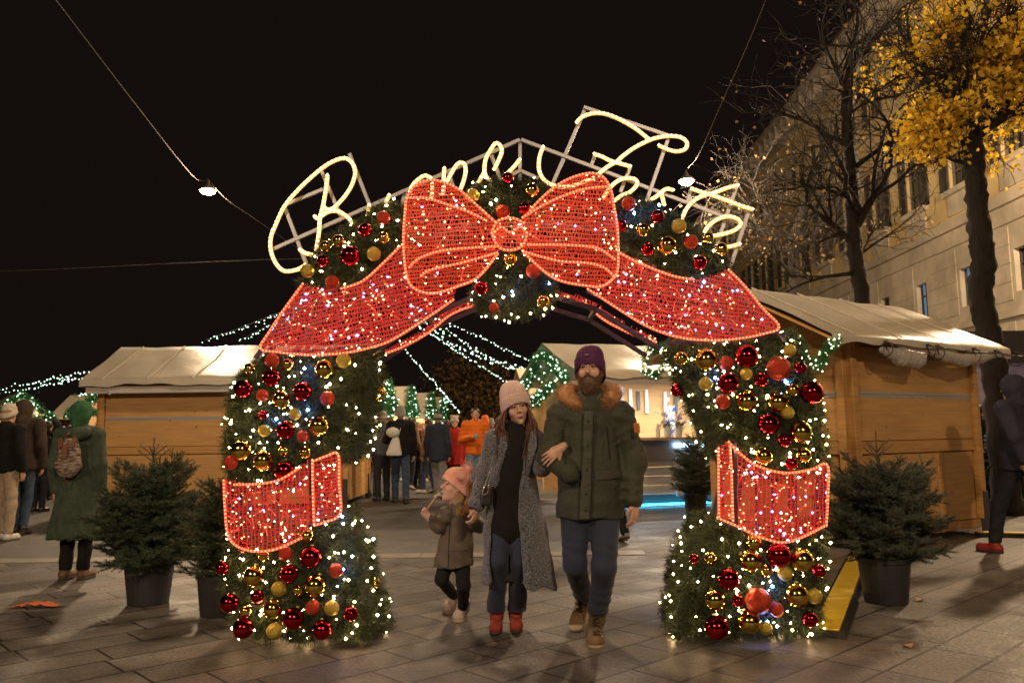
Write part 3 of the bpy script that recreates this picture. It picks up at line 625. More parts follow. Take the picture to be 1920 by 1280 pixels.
def depthfn(kind, Y):
    if kind == 'bowL': return lambda x, y: Y-.16*np.sin(np.clip((x-755)/190, 0, 1)*math.pi)*np.clip(1-((y-440)/115)**2, 0, 1)
    if kind == 'bowR': return lambda x, y: Y-.16*np.sin(np.clip((1160-x)/190, 0, 1)*math.pi)*np.clip(1-((y-440)/115)**2, 0, 1)
    if kind == 'legL': return lambda x, y: Y-.10*np.sin(np.clip((x-415)/170, 0, 1)*math.pi)
    if kind == 'legR': return lambda x, y: Y-.10*np.sin(np.clip((x-1375)/175, 0, 1)*math.pi)
    return lambda x, y: Y+0*x
def net(poly, ang, kind, Y, pitch=7.6, vp=3.3, back=.22, mat_=None, leds=30, vio=4, wob=1.0):
    poly = np.array(poly, float); dfn = depthfn(kind, Y); c = poly.mean(0); ca, sa = math.cos(ang), math.sin(ang); e1 = A(ca, sa); e2 = A(-sa, ca)
    rel = poly-c; u = rel@e1; v = rel@e2; T = []
    def quad(P0, P1, wpx, dd):
        P0 = np.asarray(P0); P1 = np.asarray(P1); t = norm(P1-P0); nrm = np.stack([-t[:, 1], t[:, 0]], 1)*wpx*.5
        q = []
        for p, s_ in ((P0, 1), (P1, 1), (P1, -1), (P0, -1)):
            r2 = p+nrm*s_; q.append(to3(r2, dd))
        return np.stack(q, 1)
    def to3(p, dd):
        y = dfn(p[:, 0], p[:, 1])+dd; d = _f[None]+_r[None]*((p[:, 0]-960)/FPX)[:, None]-_u[None]*((p[:, 1]-640)/FPX)[:, None]; t = y/d[:, 1]
        return d*t[:, None]+A(0, 0, CAMZ)
    def lay(dd, pit, vpp, w1, w2):
        T = []
        rows = np.arange(v.min(), v.max(), pit)
        us = np.arange(u.min()-5, u.max()+5, 4.0)
        for rv in rows:
            p = c+us[:, None]*e1+(rv+wob*np.sin(us*.11+rv)[:, None]*.9+rng.normal(size=(len(us), 1))*.35)*e2
            k = inside(poly, (p[:-1]+p[1:])/2); T.append(quad(p[:-1][k], p[1:][k], w1, dd))
        nu = int((u.max()-u.min())/vpp); nr = len(rows)
        uu = u.min()+(np.arange(nu)[None]+rng.uniform(-.35, .35, (nr, nu)))*vpp; vv = np.repeat(rows[:, None], nu, 1)
        sl = rng.uniform(-.5, .5, uu.shape)*vpp*1.6
        p0 = c+uu.reshape(-1, 1)*e1+vv.reshape(-1, 1)*e2; p1 = c+(uu+sl).reshape(-1, 1)*e1+(vv+pit).reshape(-1, 1)*e2
        k = inside(poly, (p0+p1)/2) & (rng.uniform(size=len(p0)) > .06); T.append(quad(p0[k], p1[k], w2, dd))
        return np.concatenate(T)
    o = obj("ribbon_net", MB().tris(lay(0, pitch, vp, 1.75, 1.0)), mat_ or net_m, arch)
    if back: sub("back_net", MB().tris(lay(back, pitch*1.25, vp*2.2, 1.8, 1.1)), netb_m, o, arch)
    # light strings wandering between the two nets
    lo, hi = poly.min(0), poly.max(0); m_ = int((hi-lo).prod()/1e4*leds); Q = rng.uniform(lo, hi, (m_, 2)); Q = Q[inside(poly, Q)]
    if len(Q):
        P = to3(Q, .045+.08*rng.uniform(size=len(Q))*(1 if back else .2)); nv = max(1, len(P)*vio//60)
        sub("light_chain", MB().octs(P[nv:], rng.choice([.0032, .0045, .0065, .009], len(P)-nv, p=[.4, .3, .18, .12])), redled_m, o, arch); vb = MB().octs(P[:nv], .010); sub("violet_light", vb, pur_m, o, arch)
        sb_ = MB()
        for q in range(0, len(P)-1, 2):
            a = P[q]; d = norm(rng.normal(size=3)*A(1, .3, 1)); d[2] += .1; m2 = edist(poly, Q[q:q+1])[0]/300; sb_.tube([a, a+d*min(.03, m2*.5)+A(0, 0, .005), a+d*min(.06, m2)], .0026, 4, cap=False)
        sub("light_wire", sb_, rope_m, o, arch)
    return o, to3
def rope(pts, to3, dd=-.015, r_=.0085, closed=False, st=.022, nm="rope_light"):
    P2 = smooth_path(np.array(pts, float), 8, closed); P = to3(P2, dd); P = resample(P, .02)
    mb = MB().tube(P, r_, 6); o = obj(nm, mb, rope_m, arch)
    Q = resample(P, st); sub("bead", MB().octs(Q+A(0, -r_*.8, 0), .0078), bead_m, o, arch); return o
bowL = [(760, 392), (763, 371), (780, 346), (807, 338), (833, 342), (860, 355), (873, 366), (925, 412), (955, 437), (933, 476), (896, 520), (858, 537), (816, 550), (787, 546), (768, 532), (761, 508), (757, 470), (757, 430)]
bowR = [(1152, 392), (1147, 361), (1139, 342), (1126, 329), (1105, 325), (1073, 333), (1041, 350), (1012, 375), (985, 405), (955, 437), (982, 474), (1040, 522), (1109, 537), (1130, 536), (1146, 526), (1157, 510), (1159, 485), (1158, 432)]
o, t3 = net(bowL, R(-3), 'bowL', 4.98, leds=32, vio=3, mat_=bow_m)
rope(bowL[:7]+[(905, 395)], t3); rope([(905, 395)]+[(928, 416)], t3); rope(bowL[9:]+[bowL[0]], t3)
rope([(765, 371), (800, 372), (840, 384), (880, 398), (908, 412)], t3, -.03)
rope([(932, 462), (878, 465), (825, 471), (785, 485), (768, 501)], t3, -.03); rope([(932, 474), (880, 489), (852, 496), (804, 507), (790, 517)], t3, -.03)
o, t3 = net(bowR, R(3), 'bowR', 4.98, leds=32, vio=3, mat_=bow_m)
rope(bowR[:9], t3); rope(bowR[10:]+[bowR[0]], t3)
rope([(980, 408), (1020, 384), (1060, 366), (1099, 354), (1142, 350)], t3, -.03)
rope([(990, 459), (1046, 459), (1099, 462), (1126, 468), (1152, 486)], t3, -.03); rope([(982, 472), (1046, 489), (1099, 493), (1131, 501), (1150, 517)], t3, -.03)
kn = [(922, 437), (930, 418), (945, 410), (965, 410), (982, 418), (988, 437), (982, 458), (966, 468), (944, 468), (930, 457)]
o, t3 = net(kn, 0, '', 4.86, back=0, leds=40, mat_=bow_m); rope(kn[:5], t3, closed=False); rope(kn[5:]+[kn[0]], t3)
rope([(924, 440), (940, 425), (957, 437), (975, 425), (987, 436)], t3, -.012, .006)
mainL = [(565, 533), (600, 540), (640, 542), (680, 528), (720, 493), (757, 455), (760, 500), (775, 545), (815, 553), (855, 540), (850, 562), (825, 577), (790, 603), (760, 622), (735, 637), (700, 650), (650, 661), (600, 665), (560, 664), (520, 660), (488, 653), (505, 622), (535, 577)]
o, t3 = net(mainL, R(-14), '', 5.13, leds=50, vio=9)
rope([(568, 532), (535, 577), (505, 622), (488, 653), (520, 660), (560, 664), (600, 665), (650, 661), (700, 650), (735, 637), (790, 603), (850, 562)], t3)
rope([(640, 541), (680, 527), (720, 492), (750, 462)], t3)
mainR = [(1160, 470), (1200, 490), (1260, 515), (1315, 524), (1366, 506), (1395, 535), (1430, 578), (1461, 613), (1430, 626), (1390, 634), (1340, 638), (1290, 635), (1250, 626), (1210, 610), (1170, 586), (1130, 560), (1100, 545), (1120, 540), (1150, 528), (1160, 500)]
o, t3 = net(mainR, R(10), '', 5.13, leds=50, vio=9)
rope([(1366, 506), (1395, 535), (1430, 578), (1461, 613), (1430, 626), (1390, 634), (1340, 638), (1290, 635), (1250, 626), (1210, 610), (1170, 586), (1130, 560), (1102, 542)], t3)
rope([(1163, 475), (1200, 494), (1260, 517), (1300, 524)], t3)
# soffit strips, on the inner side of the arch
sofL = [(722, 657), (790, 622), (850, 570), (882, 556), (935, 566), (895, 573), (845, 588), (800, 626), (755, 652), (724, 662)]
o, t3 = net(sofL, R(-28), '', 5.5, back=.25, leds=110, vio=9); rope([(724, 662), (755, 650), (800, 626), (845, 590), (890, 572)], t3)
sofR = [(1040, 545), (1100, 560), (1130, 580), (1180, 612), (1232, 634), (1230, 642), (1180, 625), (1130, 598), (1095, 570), (1040, 556)]
o, t3 = net(sofR, R(25), '', 5.5, back=.25, leds=110, vio=6); rope([(1230, 641), (1180, 624), (1130, 598), (1098, 568)], t3)
# leg bands
bl1 = [(420, 897), (470, 908), (522, 900), (578, 862), (583, 960), (585, 998), (540, 1022), (500, 1030), (465, 1031), (430, 1010), (424, 960)]
o, t3 = net(bl1, R(90), 'legL', 5.12, back=.3, leds=55, vio=5)
rope([(420, 900), (422, 950), (430, 1008), (465, 1031), (520, 1028), (585, 997)], t3); rope([(440, 908), (480, 907), (522, 900), (560, 878)], t3)
o, t3 = net([(586, 862), (634, 851), (636, 900), (638, 962), (612, 975), (588, 982)], R(-6), '', 5.14, back=.3, leds=55)
rope([(586, 862), (587, 920), (589, 982)], t3); rope([(588, 864), (612, 855), (634, 851), (636, 905), (638, 962), (610, 978), (590, 984)], t3)
br1 = [(1384, 838), (1402, 860), (1440, 880), (1480, 885), (1520, 880), (1550, 872), (1551, 930), (1549, 985), (1520, 1005), (1480, 1014), (1430, 1010), (1395, 995), (1384, 985), (1380, 900)]
o, t3 = net(br1, R(90), 'legR', 5.12, back=.3, leds=55, vio=9)
rope([(1366, 828), (1385, 848), (1420, 873), (1470, 886), (1520, 880), (1551, 871), (1552, 930), (1549, 984)], t3); rope([(1345, 970), (1380, 985), (1430, 1008), (1480, 1015), (1549, 984)], t3)
o, t3 = net([(1346, 838), (1368, 828), (1372, 880), (1374, 975), (1348, 968), (1346, 900)], R(3), '', 5.16, back=.3, leds=55)
rope([(1347, 840), (1347, 900), (1348, 968)], t3); rope([(1368, 830), (1371, 880), (1374, 975)], t3)
# dark painted frame bars behind the nets
fb = MB()
def fbar(a, b, Y, w_=.022):
    Y += .0017*(fb.n % 13); fb.bar(at(*a, Y), at(*b, Y), w_, w_)
for a, b, Y in (((570, 545), (478, 672), 5.17), ((706, 515), (752, 585), 5.16), ((580, 862), (586, 985), 5.16), ((430, 905), (436, 1010), 5.16), ((1228, 498), (1180, 580), 5.16), ((1378, 518), (1470, 640), 5.18), ((1378, 830), (1380, 990), 5.15),
                ((1543, 875), (1543, 985), 5.16), ((560, 690), (600, 600), 5.8), ((1400, 640), (1340, 560), 5.8), ((700, 650), (800, 580), 5.2), ((1100, 545), (1220, 600), 5.2), ((500, 665), (690, 650), 5.25), ((1250, 645), (1490, 625), 5.25),
                ((468, 890), (470, 1020), 5.19), ((520, 890), (522, 1020), 5.19), ((1418, 880), (1420, 1005), 5.19), ((1450, 885), (1450, 1010), 5.19), ((1490, 885), (1490, 1010), 5.19), ((600, 560), (560, 655), 5.2), ((1330, 560), (1370, 625), 5.2)): fbar(a, b, Y)
# full box frame of the legs and the crown so the arch stands by itself
for Y in (5.3, 5.8):
    for P in ([(450, 1192), (440, 900), (470, 690)], [(635, 1190), (585, 900), (645, 670)], [(1335, 1190), (1400, 900), (1330, 660)], [(1535, 1188), (1545, 900), (1490, 650)], [(480, 680), (565, 560), (700, 440), (830, 390), (955, 370), (1120, 385), (1250, 430), (1370, 520), (1460, 640)], [(690, 660), (800, 590), (900, 545), (1020, 545), (1120, 575), (1240, 650)]):
        W3 = [at(p[0], p[1], YF) for p in P]
        for a, b in zip(W3[:-1], W3[1:]): a = a.copy(); b = b.copy(); a[1] = b[1] = Y; fb.bar(a, b, .03, .03)
for P in ((565, 560), (700, 440), (955, 370), (1250, 430), (1370, 520), (800, 590), (1120, 575), (480, 680), (1460, 640)):
    a = at(*P, YF); b = a.copy(); a[1] = 5.3; b[1] = 5.8; fb.bar(a, b, .025, .025)
obj("arch_frame", fb, barm, arch)
# ------------------------------------------------------------ light chains in the garland
ww = mat("warm_white_led", (1, .9, .75), .4, emit=(1.0, .64, .28), es=110)
bu = mat("blue_led", (.3, .5, 1), .4, emit=(.06, .22, 1.0), es=420)
pts = np.concatenate([p for p, n_, nm in NODES]); nr_ = np.concatenate([n_ for p, n_, nm in NODES])
keep = []
order = rng.permutation(len(pts))
cell = {}
for i in order:
    k = tuple((pts[i]/.05).astype(int))
    if any((k[0]+a, k[1]+b, k[2]+c) in cell for a in (-1, 0, 1) for b in (-1, 0, 1) for c in (-1, 0, 1)) and rng.uniform() > .25: continue
    cell[k] = 1; keep.append(i)
pts = pts[keep]; nr_ = nr_[keep]
# split into a few chains by place
lab = np.where(pts[:, 0] < -.7, 0, np.where(pts[:, 0] > .9, 2, 1))*2+(pts[:, 2] > 1.25)
for q in np.unique(lab):
    s_ = lab == q; P = pts[s_]; P = P[np.argsort(P[:, 2]+.15*np.sin(P[:, 0]*9))]
    o = obj("light_chain", MB().octs(P, rng.uniform(.0042, .0098, len(P))), ww, arch)
    wr = MB()
    for i in range(0, len(P)-1):
        if np.linalg.norm(P[i]-P[i+1]) < .16: wr.tube([P[i]+A(0, .01, 0), (P[i]+P[i+1])/2+A(0, .015, -.012), P[i+1]+A(0, .01, 0)], .0014, 3, cap=False)
    if wr.n: sub("wire", wr, mat("clear_wire", (.10, .11, .08), .3), o, arch)
bpos = [(518, 785), (577, 768), (571, 690), (1341, 708), (1474, 716), (1448, 1098), (1439, 1165), (961, 546), (1189, 400), (1236, 384), (1320, 528), (641, 968), (643, 1067), (1029, 531), (700, 1010)]
bm = MB(); bm.octs([at(x, y, 5.10 if 880 < x < 1040 else 5.13) for x, y in bpos], .010); obj("blue_light", bm, bu, arch)
# ------------------------------------------------------------ baubles
bmats = {'rs': mat("red_mirror_bauble", (.50, .014, .018), .12, metal=1.0, spec=.8), 'rm': mat("orange_red_glitter_bauble", (.50, .05, .022), .33, metal=.6, var=.35, vscale=160, bump=.5, bscale=260),
         'gs': mat("gold_mirror_bauble", (.80, .58, .11), .13, metal=1.0), 'gm': mat("gold_glitter_bauble", (.55, .40, .07), .33, metal=.65, var=.3, vscale=160, bump=.5, bscale=260)}
capm = mat("bauble_cap", (.6, .45, .2), .3, metal=.9)
BB = """510,676,13,rm 468,691,10,gs 539,683,10.5,gs 608,692,17,gs 644,676,13,gm 509,708,16,rs 456,729,16.5,rs 492,741,11,rm 528,749,16.5,gs 567,734,17,rs 614,747,13,rm
708,736,15,gs,1 684,769,13,rs,1 493,777,8,rs 553,776,10.5,gm 496,807,11,gm 535,806,16.5,rs 568,818,11,rm 598,798,18.5,gs 661,838,12,rm,1 453,844,18.5,gs 494,863,18.5,gs 531,845,9,gs 572,848,10.5,gs
432,867,12.5,rm 534,883,18.5,rs 576,1004,11.5,gs 659,1000,11.5,rs,1 583,1044,19,rs 536,1038,12.5,rm 495,1041,10,gs 456,1024,10,rs 416,1064,12,rs 476,1079,18.5,gs 542,1075,16.5,rs 630,1069,12.5,rm
523,1103,13,gm 591,1097,19,gs 703,1093,10,gs,1 559,1106,9,gs 482,1118,11.5,rs 430,1130,16.5,rs 512,1141,17,gs 586,1138,12.5,rm 622,1139,13,gm 461,1145,10.5,gs 550,1159,19,rs 658,1150,12.5,rs 456,1177,18,rs
514,1183,13.5,gm 604,1180,17,rs 1277,672,12.5,gs 1324,674,19.5,gs 1362,681,13,rm 1400,668,21,rs 1460,691,21.5,rm 1480,657,11.5,gm 1501,690,11,rs 1365,718,19,rs 1323,719,12,gm 1399,701,11,gm 1427,712,12.5,rs
1270,731,12,rs,1 1355,753,13.5,rm 1400,752,19,gs 1458,754,18.5,gs 1486,731,12,gs 1522,736,20.5,rs 1476,773,12.5,gm 1441,795,19,rs 1501,810,20,gs 1471,825,12,rs 1432,855,15.5,gs 1507,853,13,gs 1484,869,11,rs
1414,1016,13,gs 1460,1040,21,rs 1407,1051,19,gs 1504,1050,20,gs 1437,1069,11,gs 1472,1074,13,gm 1301,1047,8.5,rs 1332,1045,10.5,gs 1536,1070,11.5,rs 1366,1085,19,rs 1422,1126,22,rm 1384,1126,10.5,rs
1340,1124,18,gs 1494,1115,20.5,gs 1527,1117,13,gm 1456,1142,12.5,rm 1344,1176,21,rs 1405,1165,20,gs 1519,1160,13.5,rs 1436,1177,11,gm 719,408,12.5,rm 684,431,12.5,rs 719,446,11,gs 635,452,12,gs 657,480,18.5,rs
701,476,12.5,gm 605,489,11,rs 576,508,12.5,gm 610,462,10,gs 623,529,12.5,rm 886,367,13,gm 943,397,13.5,rm 957,488,12,gs 997,357,13,gs 984,391,12,rs 1000,508,13.5,rm 952,334,11,rs 902,540,12.5,rs 926,577,9,rm
1018,565,12,gs 1179,382,13,rm 1233,406,12.5,rs 1164,423,11.5,rs 1205,431,12.5,gs 1273,424,13.5,gm 1251,460,17.5,gs 1296,453,13,rm 1215,467,12,rs 1312,492,13,rs 1328,446,10.5,gs 1352,467,12,gs"""
L_ = []
for s_ in BB.split():
    q = s_.split(','); L_.append((float(q[0]), float(q[1]), float(q[2]), q[3], len(q) > 4))
L_.sort(key=lambda q: -q[2]); rest = {}
nmk = {'rs': "shiny dark red bauble", 'rm': "matt orange red glitter bauble", 'gs': "shiny gold bauble", 'gm': "matt gold glitter bauble"}
for i, (x, y, r_, k, side) in enumerate(L_):
    Y = 5.08 if not side else 5.55
    if 870 < x < 1040: Y = 4.93
    rad = r_/FPX*Y*1.06; c = at(x, y, Y); c[2] = max(c[2], rad+.004)
    ax = norm(A(rng.normal()*.4, .5, 1.0)); u_, v_, d_ = frame(ax); Rm = np.stack([u_, v_, d_], 1)
    if i < 98:
        o = obj("bauble", MB().ball(c, rad, 22, 14), bmats[k], arch, smooth=True, label=nmk[k])
        sub("bauble_cap", MB().lathe(c, [(rad*.16, rad*.96), (rad*.16, rad*1.12), (rad*.05, rad*1.16)], 10, Rm=Rm), capm, o, arch)
    else: rest.setdefault(k, MB()).ball(c, rad, 16, 10)
mb = MB()
me_all = []
for k, m_ in rest.items():
    o = obj("bauble", m_, bmats[k], arch, smooth=True, label="several small "+nmk[k]+"s"); o["kind"] = "stuff"
# ------------------------------------------------------------ script lettering
frm = mat("aluminium_frame", (.30, .30, .33), .45, metal=.8)
lrope = mat("warm_rope_light", (1, .85, .6), .4, emit=(1.0, .52, .11), es=1.1)
lbead = mat("warm_rope_bead", (1, .95, .8), .4, emit=(1.0, .76, .34), es=5, nosample=True)
Z1 = lambda P: [(480+x/3.764, 180+y/3.764) for x, y in P]
Z2 = lambda P: [(940+x/3.764, 180+y/3.764) for x, y in P]
YS = 5.45
sf = MB()
for a, b in (((975, 262), (512, 467)), ((977, 262), (1356, 406)), ((603, 321), (640, 408)), ((533, 387), (575, 497)), ((538, 383), (606, 355)), ((655, 288), (702, 407)), ((921, 289), (940, 340)), ((975, 262), (975, 340)),
             ((1094, 201), (1255, 255)), ((1097, 204), (1036, 345)), ((1253, 260), (1212, 378)), ((1115, 292), (1107, 315)), ((1182, 313), (1163, 361)), ((1296, 355), (1288, 382)), ((1381, 350), (1340, 470)), ((1405, 393), (1368, 505)), ((975, 320), (1010, 335)), ((975, 320), (945, 335)),
             ((1356, 406), (1400, 424)), ((760, 355), (752, 395)), ((840, 322), (850, 350))):
    yo = YS+.03+.0023*(sf.n % 17); sf.bar(at(*a, yo), at(*b, yo), .017, .026, bev=.002)
so = obj("sign_frame", sf, frm, arch)
letters = [Z1([(350, 1190), (290, 1225), (200, 1235), (140, 1180), (105, 1090), (105, 1000), (135, 920), (200, 780), (300, 660), (400, 565), (480, 500), (560, 455), (630, 440), (680, 475), (700, 540), (680, 620), (640, 690), (590, 750), (540, 795), (500, 800), (475, 780)]),
 Z1([(505, 560), (490, 680), (472, 780), (452, 860), (445, 960), (425, 1090)]), Z1([(415, 850), (440, 868), (470, 842), (520, 815), (580, 815), (640, 850), (675, 890), (692, 930)]), Z1([(310, 1085), (350, 1110), (430, 1125)]),
 Z1([(800, 770), (790, 830), (775, 885)]), Z1([(940, 700), (925, 735), (908, 778)]), Z1([(1085, 680), (1105, 630), (1150, 585), (1195, 562), (1235, 580)]), Z1([(1245, 620), (1245, 670), (1238, 720)]),
 Z1([(1330, 510), (1325, 560), (1330, 610), (1350, 600), (1385, 535), (1425, 478), (1465, 475), (1480, 520), (1468, 590), (1445, 655)]), Z1([(1325, 640), (1315, 700)]),
 Z1([(1680, 520), (1710, 460), (1735, 390), (1720, 345), (1690, 335), (1650, 390), (1620, 450), (1612, 520), (1625, 570), (1660, 600)]), Z1([(1610, 540), (1570, 610)]),
 Z2([(130, 450), (85, 505), (35, 555)]), Z2([(295, 360), (270, 430), (265, 510), (285, 570), (330, 615), (400, 640), (480, 640), (560, 615), (650, 580)]),
 Z2([(530, 190), (570, 150), (640, 125), (720, 125), (800, 150), (880, 190), (960, 240), (1040, 305)]),
 Z2([(1110, 350), (1180, 380), (1240, 392), (1298, 375), (1310, 330), (1265, 292), (1180, 283), (1100, 295), (1040, 315), (940, 365), (850, 430), (820, 460), (750, 500), (690, 548)]),
 Z2([(655, 410), (710, 428), (770, 458), (840, 478), (910, 497)]), Z2([(720, 720), (765, 650), (825, 598), (890, 580), (950, 592), (955, 630), (905, 680), (850, 702), (800, 740)]),
 Z2([(1030, 745), (1090, 712), (1130, 678), (1170, 655), (1212, 665)]), Z2([(1130, 690), (1150, 770)]),
 Z2([(1275, 870), (1305, 800), (1365, 735), (1440, 700), (1510, 680), (1590, 650), (1668, 630)]), Z2([(1342, 655), (1420, 680), (1500, 705), (1600, 740), (1690, 775), (1772, 800)]),
 Z2([(1430, 965), (1470, 910), (1530, 868), (1600, 850), (1668, 868), (1690, 905), (1655, 942), (1590, 968), (1495, 988)]), Z2([(1540, 1062), (1600, 1065), (1682, 1045)])]
for P in letters:
    P2 = smooth_path(np.array(P), 6); W3 = resample(np.array([at(x, y, YS) for x, y in P2]), .015)
    o = sub("letter_stroke", MB().tube(W3, .014, 8), lrope, so, arch, smooth=True)
    # beads sit in the tube, part of the stroke
    bd = MB(); Q = resample(W3, .030); bd.octs(Q+A(0, -.010, 0), .0115)
    b_ = obj("letter_bead", bd, lbead, so, org=arch.location)
# ------------------------------------------------------------ market huts
wood = mat("orange_pine", (.57, .31, .105), .55, var=.16, vscale=2.2, stretch=(1.2, 1.2, 14), bump=.12, bscale=10, detail=6)
woodp = mat("pine_board", (.62, .35, .13), .55, var=.13, vscale=1.6, stretch=(1, 1, 10), bump=.1, bscale=9, detail=6)
knot = mat("pine_knot", (.16, .07, .02), .6)
tarp = mat("white_tarpaulin", (.56, .51, .43), .32, var=.09, vscale=1.6, bump=.35, bscale=3.2, detail=5)
fasc = mat("white_fascia", (.60, .56, .55), .5, var=.06, vscale=3)
zinc = mat("zinc_strip", (.45, .46, .50), .5, metal=.3)
darkw = mat("dark_post", (.06, .045, .045), .7)
gap_m = mat("groove", (.09, .03, .012), .8)
boards(woodp)
def roof_cover(L, W, ze, zr, ox0, ox1, oy, skirt=.10, seed=1, nx=44, wav=.012):
    rg = np.random.default_rng(seed); xs = np.linspace(-ox0, L+ox1, nx); dz = (zr-ze)/(W/2); zee = ze-dz*oy*0
    prof = [(-oy-.012, ze-skirt), (-oy-.01, ze-.02), (-oy, ze)]+[(-oy+(W/2+oy)*t, ze+(zr-ze)*t) for t in np.linspace(.1, 1, 9)]
    prof = prof+[(W-y, z) for y, z in prof[::-1][1:]]
    ph = rg.uniform(0, 6, 4); G = []
    for x in xs:
        row = []
        for k, (y, z) in enumerate(prof):
            t = min(k, len(prof)-1-k); e = wav*(math.sin(x*5.1+y*3+ph[0])+.7*math.sin(x*2.3-y*5.2+ph[1])+.5*math.sin(x*11+y*7+ph[2]))
            if t == 0: z = z+.022*math.sin(x*3.1+ph[3])+.015*math.sin(x*9+ph[1]); 
            row.append((x, y, z+e*(.6 if t > 2 else .3)))
        G.append(row)
    return MB().sheet(G)
def knots(mb, boxes, n, rg):
    for _ in range(n):
        x0, x1, z0, z1, y = boxes[rg.randrange(len(boxes))]; r_ = rg.choice((.005, .007, .012))
        c = A(rg.uniform(x0, x1), y, rg.uniform(z0, z1)); mb.ball(c, r_, 8, 4, (1.3, .12, 1))
def panel_face(root, x0, x1, Rm, off, zt, nlow, posts=True, strip=True, seed=0, sides=True, pw=.1):
    """boarded face between x0..x1 of a hut: Rm,off map face coordinates (x, out, z) into the hut's frame"""
    rg = random.Random(seed); T = lambda mb: [mb.v.__setitem__(i, mb.v[i]@Rm.T+off) for i in range(len(mb.v))]
    def mk(nm, m_, mt): T(m_); return obj(nm, m_, mt, root)
    def one(nm, mt, c, size, bev): m_ = MB(); m_.box(c, size, bev=bev); return mk(nm, m_, mt)
    if posts:
        for x in (x0, x1-pw): one("corner_post", wood, (x+pw/2, -.02, (zt+.12)/2+.06), (pw, .10, zt-.12), .006)
    a, b = x0+pw+.004, x1-pw-.004; one("rail", wood, ((a+b)/2, -.006, 1.1), (b-a, .05, .14), .004)
    for z0, z1 in ((1.178, 1.69), (1.712, zt-.06)): one("shutter", woodp, ((a+b)/2, -.002, (z0+z1)/2), (b-a-.016, .035, z1-z0), .003)
    n = nlow; wd = (b-a)/n
    for i in range(n):
        one("lower_panel", woodp, (a+wd*(i+.5), .004, .60), (wd-.11, .03, .83), .003)
        if i: one("mullion", wood, (a+wd*i, -.004, .60), (.10, .045, .84), .004)
    bt = MB(); bt.box(((a+b)/2, -.003, .125), (b-a, .045, .10), bev=.004); mk("bottom_rail", bt, wood)
    if strip:
        s_ = MB(); s_.box(((a+b)/2, -.024, 1.717), (b-a-.05, .006, .026)); s_.box(((a+b)/2, -.023, 1.685), (b-a-.05, .006, .026))
        for x in np.arange(a+.08, b, .16): s_.ball(A(x, -.029, 1.722), .005, 6, 4); s_.ball(A(x+.06, -.029, 1.68), .005, 6, 4)
        mk("hinge_strip", s_, zinc)
        h = MB()
        for z in (1.98,): h.box((a+.01, -.04, z), (.055, .008, .045)); h.ball(A(a+.012, -.047, z), .008, 6, 4)
        mk("latch", h, zinc)
    kn_ = MB(); knots(kn_, [(a+.05, b-.05, 1.2, 1.66, -.0205), (a+.05, b-.05, 1.74, zt-.1, -.0205)], int((b-a)*5), rg); mk("knots", kn_, knot)
def hut_closed(label, P, rz, L, W, ze, zr, ox0, ox1, oy, nlow, seed, gable_face=True, back=True):
    t = thing("market_hut", label, "market hut", P, rz, "wooden market huts", world=False)
    wb = MB(); wb.box((L/2, W/2, .08+ze/2-.02), (L-.06, W-.06, ze-.1)); obj("wall", wb, wood, t)
    I = np.eye(3); panel_face(t, 0, L, I, A(0, 0, 0), ze, nlow, seed=seed)
    Rg = rotz(R(-90)); panel_face(t, 0, W, Rg, A(0, W, 0), ze, 2, seed=seed+1)      # gable at x=0 faces -x
    Rb = rotz(R(180)); panel_face(t, 0, L, Rb, A(L, W, 0), ze, nlow, seed=seed+2, strip=False)
    gm = MB(); yr = W/2
    for x0, x1 in ((.02, .05), (L-.05, L-.02)): gm.prism([(x0, 0, ze-.02), (x0, W, ze-.02), (x0, yr, zr-.06)], [(x1, 0, ze-.02), (x1, W, ze-.02), (x1, yr, zr-.06)])
    obj("gable_board", gm, woodp, t)
    rb = MB(); dz = (zr-ze)/(W/2+oy)
    for s_ in (0, 1):
        y0, y1 = (-oy+.03, yr) if s_ == 0 else (W+oy-.03, yr); z0, z1 = ze-.035, zr-.04
        rb.prism([(-ox0+.04, y0, z0), (L+ox1-.04, y0, z0), (L+ox1-.04, y1, z1), (-ox0+.04, y1, z1)], [(-ox0+.04, y0, z0-.03), (L+ox1-.04, y0, z0-.03), (L+ox1-.04, y1, z1-.03), (-ox0+.04, y1, z1-.03)])
    obj("roof_board", rb, wood, t)
    ro = obj("roof", roof_cover(L, W, ze, zr, ox0, ox1, oy, seed=seed), tarp, t, smooth=True)
    for x in np.arange(-ox0+.4, L+ox1, .85):   # bands under the cover
        s_ = MB(); s_.bar((x, -oy, ze+.018), (x+.06, yr, zr+.018), .022, .012); sub("strap", s_, tarp, ro, t)
    for x, y in ((.05, -.01), (L-.05, -.01), (.05, W), (L-.05, W)):
        p = MB(); p.box((x, y-.05, .26), (.09, .07, .52), bev=.005); p.box((x, y-.05, .01), (.14, .14, .02)); obj("levelling_leg", p, darkw, t)
    return t
C1 = A(3.73, 9.1, 0)
hr = hut_closed("closed orange pine hut with a white tarpaulin roof behind the right leg of the arch", C1, R(32.7), 2.60, 2.05, 2.30, 3.02, .75, .22, .38, 3, 5)
